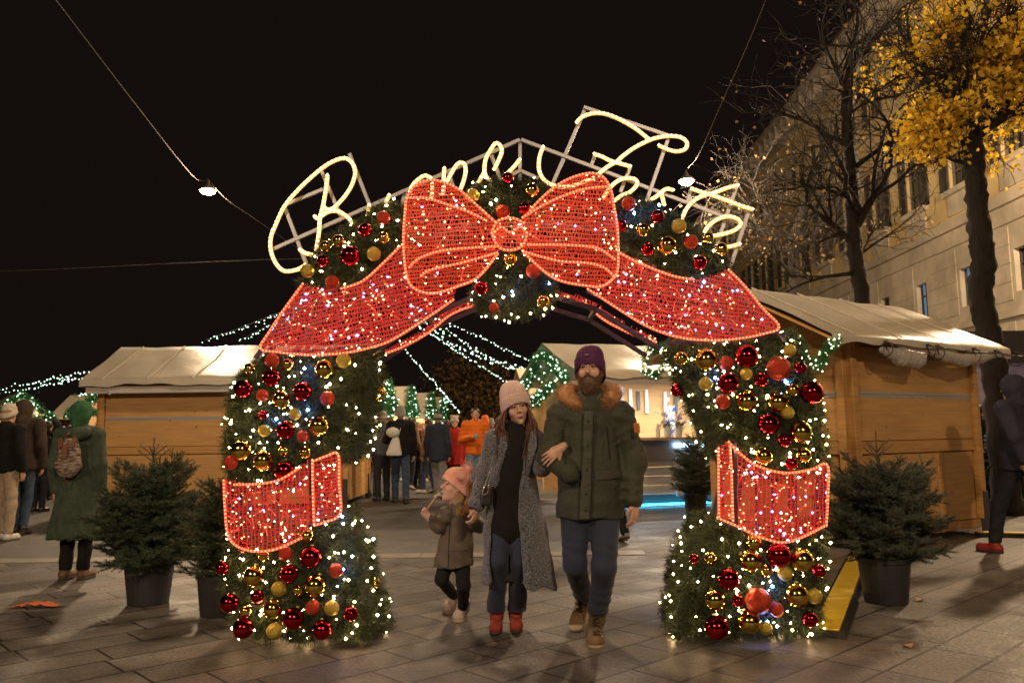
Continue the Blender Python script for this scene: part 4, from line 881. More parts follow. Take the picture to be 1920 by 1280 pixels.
# rolled clear plastic tied under the eave
plast = mat("clear_plastic", (.72, .68, .66), .16, bump=1.0, bscale=26, spec=.8, alpha=.55)
F_ = Field()
F_.chain([A(.12, -.36, 2.17), A(.45, -.38, 2.10), A(.72, -.40, 2.08), A(.95, -.38, 2.19)], [.035, .10, .095, .025], .03)
F_.chain([A(.95, -.38, 2.19), A(1.3, -.39, 2.14), A(1.7, -.40, 2.11), A(2.1, -.38, 2.15), A(2.45, -.38, 2.20), A(2.9, -.37, 2.21)], [.025, .06, .075, .065, .03, .015], .03)
pb_ = F_.build(.018, noise=lambda x, y, z: .008*np.sin(x*70+z*50)*np.sin(z*80+y*60))
t = thing("plastic_roll", "clear plastic sheeting rolled up and tied under the eave of the right hut", "plastic sheet", C1, R(32.7), world=False)
obj("sheeting", pb_, plast, t, smooth=True)
tie = MB()
for x in (.12, .93, 1.12, 1.9, 2.4, 2.92):
    for a in (0.5, 2.2, 3.9): tie.bar((x, -.40, 2.24), (x+.07*math.cos(a), -.46, 2.20+.07*math.sin(a)), .010)
    tie.tube([(x+.0, -.40+.1*math.cos(a), 2.17+.09*math.sin(a)) for a in np.linspace(0, 6.28, 12)], .006, 5)
tie.tube([(x, -.425, 2.215+.012*math.sin(x*6)) for x in np.linspace(.05, 3.1, 30)], .009, 5)
obj("ties", tie, mat("black_tie", (.02, .018, .018), .6), t)
hl = hut_closed("closed orange pine hut with a white gutter behind the left leg of the arch", A(-7.87, 15.6, 0), R(0), 4.75, 2.3, 2.42, 3.2, .2, .25, .42, 3, 9)
gt = MB(); gt.box((2.38, -.30, 2.235), (5.0, .10, .13), bev=.01); gt.box((.35, -.37, 2.28), (.03, .03, .26)); gt.box((3.6, -.37, 2.28), (.03, .03, .26)); obj("gutter", gt, fasc, hl)
# ------------------------------------------------------------ lit garlands on gables
gneed = mat("green_garland", (.03, .16, .055), .6, island=.5)
gled = mat("green_white_led", (.8, 1, .85), .4, emit=(.62, 1.0, .66), es=9)
gledw = mat("soft_white_led", (.9, 1, .8), .4, emit=(.85, 1.0, .6), es=8)
def garland_mb(P, rad, dens, rg):
    P = resample(smooth_path(np.array(P, float), 6), .04); n = int(len(P)*dens); i = rg.integers(0, len(P), n); C = P[i]+rg.normal(size=(n, 3))*rad*.4
    return C
def stall_garland(root, paths, rad=.1, need=14, led=70, L=.06, W=.008, r_=.014, lm=None, dens=9, blobs=()):
    rg = np.random.default_rng(int(abs(root.location.x*100))+5)
    C = np.concatenate([garland_mb(P, rad, dens, rg) for P in paths]+[np.array(c)+rg.normal(size=(int(n), 3))*np.array(s_) for c, s_, n in blobs]); d = norm(rg.normal(size=C.shape))
    T = needles(C, d, L, W, .7, need, rad=rad*.25); g_ = obj("garland", MB().tris(T), gneed, root)
    k = rg.permutation(len(C))[:led]; s2 = sub("garland_light", MB().octs(C[k]+d[k]*rad*.5, rg.uniform(.6, 1.25, len(k))*r_), lm or gled, g_, root); return g_
canv = mat("cream_canvas", (.62, .55, .42), .7, var=.07, vscale=1.5, bump=.1, bscale=6)
warmwall = mat("lit_hut_interior", (.6, .45, .28), .7)
whitei = mat("white_panel", (.75, .73, .70), .6)
goods = mat("assorted_goods", (.4, .25, .15), .6, island=.9)
def stall_open(label, P, rz, L=2.6, W=2.2, ze=2.3, zr=3.25, light=40, lcol=(1, .86, .66), garl=True, world_name="market_stall", big=False, seed=0):
    """stall whose open gable faces local +x; ridge along x"""
    t = thing(world_name, label, "market stall", P, rz, "lit market stalls", world=False); h = W/2
    wb = MB(); wb.box((-L/2, -h, ze/2), (L, .05, ze)); wb.box((-L/2, h, ze/2), (L, .05, ze)); wb.box((-L+.03, 0, ze/2), (.05, W-.06, ze)); obj("wall", wb, woodp, t)
    wf = MB(); wf.box((.0, 0, .5), (.06, W-.06, 1.0)); wf.box((.08, 0, 1.03), (.34, W-.02, .05)); obj("counter", wf, wood, t)
    gm = MB(); gm.prism([(-L+.02, -h, ze), (-L+.02, h, ze), (-L+.02, 0, zr-.05)], [(-L+.06, -h, ze), (-L+.06, h, ze), (-L+.06, 0, zr-.05)]); gm.box((.0, 0, ze+.02), (.07, W, .12))
    obj("gable_board", gm, woodp, t)
    o_ = .28; G = []
    for x in np.linspace(-L-.15, .45, 12):
        G.append([(x, -h-o_, ze-.24), (x, -h-o_+.005, ze-.14)]+[(x, (-h-o_)*(1-k), ze-.14+(zr-ze+.14)*k) for k in (.25, .5, .75)]+[(x, 0, zr)]+[(x, (h+o_)*k, zr-(zr-ze+.14)*k) for k in (.25, .5, .75)]+[(x, h+o_-.005, ze-.14), (x, h+o_, ze-.24)])
    obj("roof", MB().sheet(G), canv, t)
    rg = random.Random(seed); gd = MB()
    for i in range(26):
        x = -L+.2+rg.uniform(0, .4); y = rg.uniform(-h+.15, h-.15); z = rg.choice((1.2, 1.55, 1.9)); s_ = rg.uniform(.05, .13); gd.box((x, y, z+s_/2), (s_, s_*.8, s_), bev=.01)
    for z in (1.18, 1.53, 1.88): gd.box((-L+.35, 0, z), (.45, W-.1, .03))
    for i in range(9): s_ = rg.uniform(.05, .12); gd.box((.08, rg.uniform(-h+.1, h-.1), 1.056+s_/2), (s_, s_, s_), bev=.01)
    obj("shelf_goods", gd, goods, t)
    if garl: stall_garland(t, [[(.48, -h-.15, ze-.12), (.48, -h*.5, ze+.38), (.48, 0, zr-.12), (.48, h*.5, ze+.38), (.48, h+.15, ze-.12)], [(.46, -h, ze-.1), (.46, -h*.4, ze-.02), (.46, h*.3, ze-.15), (.46, h, ze-.05)]], rad=.15, need=6, led=110, L=.13, W=.03, r_=.03, blobs=[((.46, 0, ze+.38), (.05, h*.38, .18), 60)])
    if light:
        ld = bpy.data.lights.new("stall_light", 'POINT'); ld.energy = light; ld.color = lcol; ld.shadow_soft_size = .12
        lo = bpy.data.objects.new("stall_light", ld); sc.collection.objects.link(lo); lo.parent = t; lo.location = (-.5, 0, ze-.12)
        bb = MB(); bb.lathe(A(-.5, 0, ze-.02), [(.05, .02), (.07, -.0), (.06, -.05), (.02, -.07)], 12); obj("stall_lamp", bb, mat("stall_lamp_glass", (.9, .9, .9), .4, emit=(1, .9, .75), es=25, nosample=True), t)
    return t
rowL = [(722, 712, 29.5), (765, 724, 33), (803, 736, 37), (826, 744, 41), (848, 753, 47)]
ords = ["nearest cream-roofed stall of the row seen through the arch, partly behind the left leg", "second cream-roofed stall of the row seen through the arch", "middle cream-roofed stall of the row seen through the arch", "fourth cream-roofed stall of the row through the arch", "farthest and smallest stall of the row seen through the arch"]
for i, (px, py, D) in enumerate(rowL):
    p = at(px, py, D); zr = p[2]; stall_open(ords[i], (p[0]-.35, D, 0), R(-3.5), ze=min(2.35, zr-.95), zr=zr, light=150, lcol=(.85, 1, .95) if i % 2 else (1, .88, .7), seed=i)
pf = at(50, 737, 33.5); stall_open("brightly lit stall with a garlanded gable at the far left edge", (pf[0], 33.0, 0), R(-50), zr=pf[2], light=420, lcol=(1, .86, .62), seed=11)
pg = at(203, 734, 29.0); stall_open("garlanded stall gable half hidden by the left corner of the left hut", (pg[0], 29.0, 0), R(-62), zr=pg[2], light=150, seed=12)
# plain stall between them, long side to the front with dark red patterned boards
p0 = at(98, 768, 34.0)
hg = thing("market_stall", "stall with a plain cream roof and dark red patterned boards between the two garlanded stalls", "market stall", (p0[0], 34.5, 0), R(2), "lit market stalls", world=False)
G = [[(x, -.4, 2.2), (x, -.4, 2.32), (x, .5, 2.85), (x, 1.3, 3.3), (x, 2.2, 2.85), (x, 3, 2.32)] for x in np.linspace(-.2, 3.2, 8)]
obj("roof", MB().sheet(G), canv, hg)
wb = MB(); wb.box((1.5, 1.2, 1.15), (3, 2, 2.3)); obj("wall", wb, mat("dark_red_board", (.14, .05, .045), .6), hg)
pt = MB()
for k in range(9):
    for x0 in (.45, 1.35): pt.tube([(x0+.3+(.08+.035*k)*math.cos(a), .165, 1.1+(.1+.04*k)*math.sin(a)) for a in np.linspace(.3*k, .3*k+2.6, 10)], .012, 4)
obj("painted_ornament", pt, mat("pale_ornament", (.5, .35, .3), .6), hg)
lb_ = MB(); lb_.box((2.2, .17, 1.3), (.08, .05, 2.0)); obj("white_post", lb_, whitei, hg)
# ------------------------------------------------------------ the lit bar hut behind the couple
hb = thing("bar_hut", "brightly lit open bar hut with pine back wall and blue light bar", "market stall", (1.25, 14.35, 0), R(16), world=False)
Lb, Wb, ze, zr = 5.2, 2.5, 2.36, 3.02
obj("roof", roof_cover(Lb, Wb, ze, zr, .35, .2, .55, seed=31, wav=.015), tarp, hb, smooth=True)
b_ = MB(); b_.box((Lb/2, -.1, 1.2), (Lb+.2, .5, .05), bev=.008); obj("counter", b_, mat("counter_wood", (.45, .30, .20), .5, var=.15, vscale=3), hb)
b_ = MB(); b_.box((Lb/2, .03, .98), (Lb, .12, .38)); obj("counter_front", b_, mat("grey_brown_board", (.24, .21, .20), .6, var=.15, vscale=2), hb)
wpl = mat("whitewashed_plank", (.50, .48, .46), .6, var=.2, vscale=2.5, island=.15, stretch=(1, 1, 6))
pl = MB()
for i in range(4): pl.box((Lb/2, .0, .30+.16*i), (Lb, .05, .148), bev=.004)
obj("planks", pl, wpl, hb)
pp_ = MB()
for x in (.05, 1.75, 3.4, Lb-.05): pp_.box((x, -.045, .52), (.10, .05, .68), bev=.004)
obj("plank_post", pp_, wpl, hb)
b_ = MB(); b_.box((Lb/2, .1, .13), (Lb-.1, .08, .16)); obj("plinth", b_, darkw, hb)
b_ = MB(); b_.box((Lb/2, Wb-.05, 1.3), (Lb, .05, 2.2)); b_.box((Lb-.03, Wb/2, 1.3), (.05, Wb-.2, 2.2)); b_.box((.03, Wb*.7, 1.3), (.05, Wb*.5, 2.2)); obj("back_wall", b_, mat("bright_pine", (.56, .33, .13), .55, var=.12, vscale=2, stretch=(1, 1, 9)), hb)
b_ = MB(); b_.box((Lb/2, -.06, 2.27), (Lb+.1, .05, .2), bev=.006); b_.box((Lb/2, -.45, 2.2), (Lb+.3, .03, .13)); obj("fascia", b_, fasc, hb)
gm = MB(); gm.prism([(.0, 0, ze), (.0, Wb, ze), (.0, Wb/2, zr-.05)], [(.05, 0, ze), (.05, Wb, ze), (.05, Wb/2, zr-.05)]); obj("gable_board", gm, mat("painted_gable", (.5, .45, .36), .7), hb)
p_ = MB()
for x, y in ((.04, .0), (.04, Wb-.05), (Lb-.05, 0)): p_.box((x, y, 1.8), (.09, .09, 1.15))
obj("post", p_, woodp, hb)
stall_garland(hb, [[(-.38, -.1, 2.22), (-.38, .5, 2.52), (-.38, 1.25, 2.80), (-.38, 1.8, 2.5), (-.38, 2.5, 2.15)], [(-.36, .7, 2.2), (-.36, 1.5, 2.0), (-.36, 2.2, 1.95), (-.36, 2.5, 2.15)]], rad=.10, need=10, led=130, L=.07, W=.012, r_=.017, blobs=[((-.36, 1.25, 2.45), (.04, .4, .12), 60)])
# light bar, lamps
b_ = MB(); b_.box((2.62, -.075, 1.075), (1.9, .03, .065), bev=.01); obj("light_bar", b_, mat("blue_white_tube", (.6, .8, 1), .4, emit=(.35, .70, 1.0), es=14), hb)
b_ = MB(); b_.box((2.4, 1.4, 2.3), (3.6, .06, .03)); obj("ceiling_tube", b_, mat("cool_tube", (.9, .95, 1), .4, emit=(.95, .97, 1.0), es=22), hb)
b_ = MB(); b_.box((2.2, -.02, .045), (4.2, .06, .025)); obj("floor_light", b_, mat("cyan_tube", (.2, .8, 1), .4, emit=(.02, .55, 1.0), es=13), hb)
ld = bpy.data.lights.new("bar_light", 'AREA'); ld.shape = 'RECTANGLE'; ld.size = 3.6; ld.size_y = .1; ld.energy = 150; ld.color = (1, .92, .84)
lo = bpy.data.objects.new("bar_light", ld); sc.collection.objects.link(lo); lo.parent = hb; lo.location = (2.4, 1.2, 2.27)
# bunting: white banners with dark diamonds
b_ = MB(); b_.add([(.35, Wb-.09, 1.3), (1.15, Wb-.09, 1.3), (1.15, Wb-.09, 2.34), (.35, Wb-.09, 2.34)], [(0, 1, 2, 3)]); bn = tag(obj("banner", b_, mat("white_banner", (.85, .86, .86), .7), hb), "", ""); del bn["label"]; del bn["category"]
b_ = MB()
for x in (.45, .95):
    for z in (2.2, 1.6): b_.prism([(x-.2, Wb-.10, z), (x, Wb-.10, z+.28), (x+.2, Wb-.10, z), (x, Wb-.10, z-.28)], [(x-.2, Wb-.105, z), (x, Wb-.105, z+.28), (x+.2, Wb-.105, z), (x, Wb-.105, z-.28)])
sub("banner_diamond", b_, mat("banner_dark", (.04, .09, .08), .7), bn, hb)
for k, x in enumerate((1.75, 1.95, 2.13, 2.32, 2.75, 3.0)):
    c = MB(); c.box((x, Wb-.13, 2.02-.02*k), (.07, .03, .50-.05*(k % 3)), bev=.004); o = obj("hanging_towel", c, mat("towel_white", (.8, .8, .82), .8) if k % 3 != 2 else mat("towel_dark", (.1, .12, .14), .8), hb)
b_ = MB(); b_.box((2.86, Wb-.12, 1.62), (.20, .08, .5), bev=.01); b_.box((2.78, Wb-.12, 2.0), (.1, .08, .09)); swb = obj("switch_box", b_, whitei, hb)
b_ = MB()
for (x, z) in ((2.93, 1.8), (2.76, 1.53), (2.84, 1.33)): b_.ball(A(x, Wb-.19, z), .045, 10, 6, (1, .6, 1))
b_.tube([(2.84, Wb-.2, 1.3), (2.86, Wb-.2, 1.2), (2.80, Wb-.2, 1.1)], .012, 5); sub("socket", b_, mat("blue_plastic", (.03, .12, .5), .4), swb, hb)
# flower pots and jars on the counter (they could be lifted off)
hbM = Matrix.Translation((1.25, 14.35, 0)) @ Matrix.Rotation(R(16), 4, 'Z')
petal = mat("blue_white_petal", (.42, .48, .85), .6, island=.5); potw = mat("white_pot", (.8, .79, .77), .4); jarm = mat("milky_jar", (.6, .66, .7), .15, spec=.8); leafm = mat("pot_leaf", (.04, .09, .03), .6)
for k, (x, kind, lb) in enumerate(((1.52, 'jar', "glass jar of blue flowers at the left end of the bar counter"), (1.74, 'jar', "glass jar of blue flowers between the other jar and the white pot on the counter"), (2.15, 'pot', "white flower pot with blue and white blossoms on the bar counter"), (1.33, 'bottle', "small white bottle next to the man's sleeve on the bar counter"))):
    p = hbM @ Vector((x, -.14, 1.226)); t = thing("flower_jar" if kind == 'jar' else ("flower_pot" if kind == 'pot' else "bottle"), lb, "jar" if kind == 'jar' else ("flower pot" if kind == 'pot' else "bottle"), p)
    p = A(*p); m_ = MB()
    if kind == 'pot': m_.lathe(p, [(.055, 0), (.07, .15), (.075, .155)], 16)
    elif kind == 'jar': m_.lathe(p, [(.06, 0), (.065, .02), (.065, .15), (.045, .18), (.045, .2)], 16)
    else: m_.lathe(p, [(.035, 0), (.04, .02), (.04, .14), (.015, .19), (.015, .23)], 14)
    obj("pot" if kind == 'pot' else kind, m_, potw if kind != 'jar' else jarm, t, smooth=True)
    if kind != 'bottle':
        C = p+A(0, 0, .27 if kind == 'pot' else .34)+rng.normal(size=(70, 3))*A(.085, .06, .035 if kind == 'pot' else .07)
        T = needles(C, norm(C-p+A(0, 0, -.05)), .028, .016, .9, 5, rad=.01); obj("blossoms", MB().tris(T), petal, t)
        C = p+A(0, 0, .19)+rng.normal(size=(40, 3))*A(.05, .04, .03); obj("leaves", MB().tris(needles(C, C*0+A(0, 0, 1), .07, .012, .7, 4)), leafm, t)
# second hut behind, roof only partly seen left of the bar hut
p4 = at(978, 690, 24.7)
h4 = thing("market_hut", "cream-roofed hut end with a small garland peeking out left of the bar hut", "market hut", (p4[0]+.15, 23.6, 0), R(8), "wooden market huts", world=False)
zr4 = p4[2]; obj("roof", roof_cover(4, 2.4, zr4-.82, zr4, .15, .2, .35, seed=41), canv, h4, smooth=True)
wb = MB(); wb.box((2, 1.2, 1.1), (3.8, 2.3, 2.2)); obj("wall", wb, woodp, h4); sg = MB(); sg.box((1.1, -.1, 1.98), (1.1, .06, .36), bev=.01); obj("sign_board", sg, mat("grey_sign", (.42, .36, .36), .6, var=.3, vscale=6), h4)
stall_garland(h4, [[(.1, -.3, 2.25), (.5, -.35, 2.1), (.9, -.3, 1.85), (.4, -.3, 1.75)]], rad=.12, need=7, led=40, L=.08, W=.02, r_=.026)
# garland hung across the gable of the right hut (own thing, hangs there)
def W_(x, y, z, o=C1, a=R(32.7)): v = rotz(a)@A(x, y, z); return v+o
gl = thing("fir_garland", "lit fir garland looped across the gable of the right hut beside the arch", "garland", W_(-.7, 0, 2.2))
def gstrand(pts, rad, led, root):
    rg = np.random.default_rng(3); C = garland_mb(pts, rad, 11, rg); d = norm(rg.normal(size=C.shape)); g_ = obj("garland", MB().tris(needles(C, d, .05, .006, .7, 14, rad=rad*.25)), gneed, root)
    k = rg.permutation(len(C))[:led]; sub("garland_light", MB().octs(C[k]+d[k]*rad*.6, rg.uniform(.007, .011, led)), gledw, g_, root)
gstrand([at(1470, 625, 8.35), at(1498, 640, 8.35), at(1508, 670, 8.35), at(1530, 684, 8.35), at(1548, 662, 8.4), at(1556, 645, 8.4), at(1572, 641, 8.45)], .065, 62, gl)
gl2 = thing("fir_garland", "small lit garland ring under the yellow-lit roof corner left of the arch's right leg", "garland", at(1225, 660, 10.2))
gstrand([at(1245, 655, 10.2), at(1222, 652, 10.2), at(1208, 668, 10.2), at(1210, 690, 10.2), at(1226, 704, 10.2), at(1240, 690, 10.2), at(1258, 672, 10.2)], .07, 46, gl2)
# ------------------------------------------------------------ chains of lights over the market
cb = mat("chain_bulb", (.9, 1, .9), .4, emit=(.60, 1.0, .78), es=4.5, nosample=True)
def light_chain(pts, n, r_, label, jit=.0):
    P = [at(*p) for p in pts]; S = smooth_path(np.array(P), 14); t = thing("light_chain", label, "light chain", P[0], group="chains of bulbs strung over the market")
    obj("wire", MB().tube(S, .006, 4), mat("green_wire", (.02, .04, .03), .7), t)
    Q = resample(S, max(.01, np.linalg.norm(np.diff(S, axis=0), axis=1).sum()/n)); Q = Q+rng.normal(size=Q.shape)*jit; b_ = obj("bulbs", MB().octs(Q-A(0, 0, .03), rng.uniform(.45, 1.0, len(Q))*r_*.85), cb, t)
light_chain([(770, 570, 22), (835, 602, 23), (905, 632, 24), (960, 660, 25), (1010, 680, 26)], 46, .034, "uppermost chain of bulbs crossing the arch opening to the right", .02)
light_chain([(770, 590, 22), (830, 614, 23), (880, 648, 24), (935, 676, 25), (992, 691, 26)], 56, .034, "second chain of bulbs from the top in the arch opening", .04)
light_chain([(770, 592, 22), (815, 618, 23), (870, 655, 24), (930, 680, 25), (985, 694, 26)], 50, .034, "third chain of bulbs, running close below the second in the arch opening", .04)
light_chain([(770, 602, 22), (805, 622, 23), (845, 648, 24), (900, 684, 25), (955, 716, 26)], 54, .032, "lowest of the bulb chains ending at the woman's hat", .02)
light_chain([(735, 610, 24), (757, 650, 26), (790, 690, 29), (825, 728, 33), (862, 772, 40)], 56, .038, "steep chain of bulbs dropping to the farthest stalls", .02)
light_chain([(385, 637, 21), (430, 622, 21), (478, 604, 21), (520, 588, 21), (600, 560, 21)], 44, .026, "chain of bulbs rising from the left hut roof behind the red ribbon", .03)
light_chain([(450, 637, 20), (475, 625, 20), (500, 612, 20), (560, 590, 20)], 22, .024, "short lower chain of bulbs between the left hut roof and the arch", .02)
light_chain([(-20, 731, 28), (40, 720, 28), (100, 708, 27), (152, 698, 26), (220, 684, 26)], 40, .036, "upper chain of bulbs above the far left stalls", .03)
light_chain([(0, 736, 28), (60, 727, 28), (115, 714, 27), (156, 706, 26), (220, 694, 26)], 38, .034, "lower chain of bulbs above the far left stalls", .03)
light_chain([(150, 738, 28), (190, 732, 27), (240, 722, 27)], 16, .034, "short chain of bulbs at the corner of the left hut", .02)
# ------------------------------------------------------------ shop front behind the right hut
sh = thing("shop_pavilion", "dark-roofed glazed pavilion with pinkish light behind the right hut", "pavilion", (8.4, 15.0, 0))
b_ = MB(); b_.box((11.5, 17.2, 2.85), (6.6, 4.2, .5)); b_.box((11.5, 15.05, 2.55), (6.6, .1, .12)); obj("roof", b_, mat("pavilion_roof", (.05, .045, .05), .7), sh)
b_ = MB(); b_.box((11.5, 15.3, 1.45), (6.3, .03, 2.2)); obj("glazing", b_, mat("pink_glass", (.30, .24, .26), .2, var=.6, vscale=3.2, emit=(.55, .36, .42), es=.10), sh)
b_ = MB()
for x in np.arange(8.4, 14.8, .62): b_.box((x, 15.26, 1.4), (.07, .08, 2.3))
b_.box((11.5, 15.25, 1.5), (6.3, .07, .05)); b_.box((11.5, 15.25, .3), (6.3, .1, .6)); obj("frame", b_, mat("dark_red_frame", (.06, .03, .03), .6), sh)
t = thing("hedge_bush", "dark leafy bush in front of the pavilion at the right", "bush", (7.9, 13.6, 0)); C = A(8.0, 13.7, .55)+rng.normal(size=(2500, 3))*A(.42, .3, .3); C[:, 2] = np.maximum(C[:, 2], .08)
obj("foliage", MB().tris(needles(C, norm(rng.normal(size=C.shape)), .07, .04, .8, 3)), mat("bush_leaf", (.03, .05, .02), .7, island=.4), t)
C = MB(); C.tube([(7.95, 13.65, 0), (8.0, 13.7, .4)], .03, 6); obj("stem", C, bark, t)
# ------------------------------------------------------------ potted firs
fneed = mat("fir_needle", (.045, .075, .042), .6, island=.45); fneed2 = mat("pale_fir_needle", (.075, .10, .075), .6, island=.4); fbark = mat("fir_bark", (.14, .10, .065), .85)
potm = mat("black_pot", (.028, .028, .032), .5, bump=.15, bscale=60); soil = mat("soil", (.03, .022, .015), .95)
def fir(label, P, pot_r, pot_h, H, Rm_, ztop_dense, seed, nm=fneed, dens=1.0, leader=True, lean=0):
    rg = np.random.default_rng(seed); t = thing("potted_fir", label, "potted fir", P, group="potted firs"); x0, y0 = P[0], P[1]
    pb2 = MB(); pb2.lathe(P, [(pot_r*.78, 0), (pot_r*.8, .01), (pot_r*.97, pot_h*.9), (pot_r*1.04, pot_h*.9), (pot_r*1.05, pot_h), (pot_r*.97, pot_h), (pot_r*.95, pot_h*.93)], 28); obj("pot", pb2, potm, t, smooth=False)
    s_ = MB(); s_.lathe(P, [(.01, pot_h*.92), (pot_r*.95, pot_h*.925)], 16); obj("soil", s_, soil, t)
    wd = MB(); C = []; Dn = []
    top = A(x0+lean, y0, H); base = A(x0, y0, pot_h*.9); wd.tube([base, base+(top-base)*.5, top], [.02, .013, .005], 7)
    def twig(a, d, L, lv, r_):
        n = max(2, int(L/.03)); P_ = [a]; q = a; dd = d
        for i in range(n): dd = norm(dd+rg.normal(size=3)*.06+A(0, 0, .02)); q = q+dd*L/n; P_.append(q)
        P_ = np.array(P_); wd.tube(P_, np.linspace(r_, r_*.4, len(P_)), 4, cap=False)
        S = resample(P_, .0042/dens); ddv = norm(np.gradient(S, axis=0)); C.append(S); Dn.append(ddv)
        if lv < 2:
            nn = int(L/(.038 if lv == 0 else .045))
            for k in range(1, nn+1):
                f = k/(nn+1); i = int(f*(len(P_)-1)); pp = P_[i]; dv = norm(P_[min(i+1, len(P_)-1)]-P_[max(i-1, 0)]); sd = norm(np.cross(dv, A(0, 0, 1)+rg.normal(size=3)*.3))
                for s_ in (-1, 1):
                    if rg.uniform() < .12: continue
                    ll = L*(.48 if lv == 0 else .4)*(1-f*.65)*rg.uniform(.7, 1.15)
                    if ll > .02: twig(pp, norm(dv*.8+sd*s_*.75+rg.normal(size=3)*.08), ll, lv+1 if lv == 0 else 2, r_*.5)
    nz = 10; zb = pot_h*.95
    for i in range(nz):
        f = i/(nz-1); z = zb+.02+(ztop_dense-zb)*f; rad = Rm_*(1-.38*f**2.2)*(0.88 if i == 0 else 1); nb = 9 if f < .6 else 7; a0 = rg.uniform(0, 6)
        for k in range(nb):
            a = a0+2*math.pi*k/nb+rg.normal()*.15; L = rad*rg.uniform(.8, 1.12); up = .08+.55*f+rg.normal()*.08
            twig(A(x0+lean*f*.5, y0, z+rg.normal()*.02), norm(A(math.cos(a), math.sin(a), up)), L, 0, .007)
    if leader:
        for f, nb, L in ((.15, 5, .22), (.5, 4, .16), (.62, 4, .13)):
            z = ztop_dense+(H-ztop_dense)*f; a0 = rg.uniform(0, 6)
            for k in range(nb):
                a = a0+2*math.pi*k/nb; L_ = L*rg.uniform(.8, 1.2); d = norm(A(math.cos(a), math.sin(a), .85)); S = np.array([A(x0+lean*.8, y0, z), A(x0+lean*.8, y0, z)+d*L_]); wd.tube(S, .004, 4); S2 = resample(S, .006); C.append(S2); Dn.append(np.tile(d, (len(S2), 1)))
        S2 = resample(np.array([A(x0+lean*.7, y0, ztop_dense), top]), .007); C.append(S2); Dn.append(np.tile(norm(top-base), (len(S2), 1)))
    C = np.concatenate(C); Dn = np.concatenate(Dn); T = needles(C, Dn, .023, .0036, 1.0, 2, rad=.0015)
    T[:, :, 2] = np.maximum(T[:, :, 2], .003)
    obj("trunk", wd, fbark, t); obj("crown", MB().tris(T), nm, t); return t
f1 = gnd(278, 1130); fir("large potted fir with a bare leader left of the arch", (f1[0], f1[1], 0), .195, .33, 1.32, .56, .92, 3, dens=1.15)
f2 = gnd(400, 1152); fir("smaller potted fir squeezed between the large fir and the left leg of the arch", (f2[0]+.03, f2[1], 0), .155, .30, 1.0, .34, .86, 4, dens=1.0, leader=False)
f3 = gnd(1662, 1128); fir("wide potted fir with a bare leader in front of the right hut", (f3[0], f3[1], 0), .195, .34, 1.29, .54, .86, 5, fneed2, dens=1.15)
f4 = gnd(1312, 978); fir("potted fir standing in front of the bar hut, just left of the arch's right leg", (f4[0]-.05, f4[1], 0), .17, .38, 1.3, .44, 1.02, 6, dens=.8)
# ------------------------------------------------------------ cable ramps, cloth, leaves
yel = mat("yellow_plastic", (.62, .42, .02), .5, var=.12, vscale=9, bump=.1); rub = mat("black_rubber", (.025, .022, .02), .7)
def ramp(label, c0, c1, wd, ht, grp):
    c0 = A(*c0); c1 = A(*c1); d = norm(c1-c0); s_ = A(-d[1], d[0], 0); t = thing("cable_ramp", label, "cable ramp", c0, group=grp); L = np.linalg.norm(c1-c0)
    m_ = MB(); m_.prism([c0-s_*wd*.5+A(0, 0, .001), c0-s_*wd*.34+A(0, 0, ht), c0+s_*wd*.34+A(0, 0, ht), c0+s_*wd*.5+A(0, 0, .001)], [c1-s_*wd*.5+A(0, 0, .001), c1-s_*wd*.34+A(0, 0, ht), c1+s_*wd*.34+A(0, 0, ht), c1+s_*wd*.5+A(0, 0, .001)])
    for k in range(int(L/.035)):
        for q in (-1, 1):
            a = c0+d*(k*.035+.015); m_.bar(a+s_*q*wd*.47+A(0, 0, .012), a+s_*q*wd*.37+A(0, 0, ht+.002), .009)
    obj("rubber_base", m_, rub, t)
    y_ = MB(); n = max(1, int(L/.9))
    for k in range(n): y_.box(c0+d*L*(k+.5)/n+A(0, 0, ht+.006), (wd*.66, L/n-.012, .012), np.stack([s_, d, A(0, 0, 1)], 1), bev=.003)
    obj("lid", y_, yel, t)
a = gnd(1541, 1178, .05); b = gnd(1585, 1086, .05); e = b-a; ramp("yellow-topped cable ramp running from the arch's right leg to behind the pot", (a[0]+.015, a[1]-.02, 0), (b[0]+e[0]*.7+.015, b[1]+e[1]*.7, 0), .25, .045, "yellow cable ramps")
a = gnd(1830, 998, .04); b = gnd(1915, 1003, .04); ramp("yellow cable ramp lying across the gap right of the right hut", (a[0], a[1], 0), (b[0]+.8, b[1]-.1, 0), .22, .045, "yellow cable ramps")
c = gnd(72, 1137); G = []
for i in range(12):
    G.append([(c[0]-.19+.034*i+.01*math.sin(j*2), c[1]-.07+.016*j*(.5+.5*math.sin(i*.27)), .006+.028*abs(math.sin(i*1.1+j*.8))*abs(math.sin(i*.3))+.006) for j in range(9)])
tag(obj("cloth_rag", MB().sheet(G), mat("orange_cloth", (.55, .12, .04), .8), org=(c[0], c[1], 0), smooth=True), "crumpled orange rag lying on the paving at the far left", "rag")
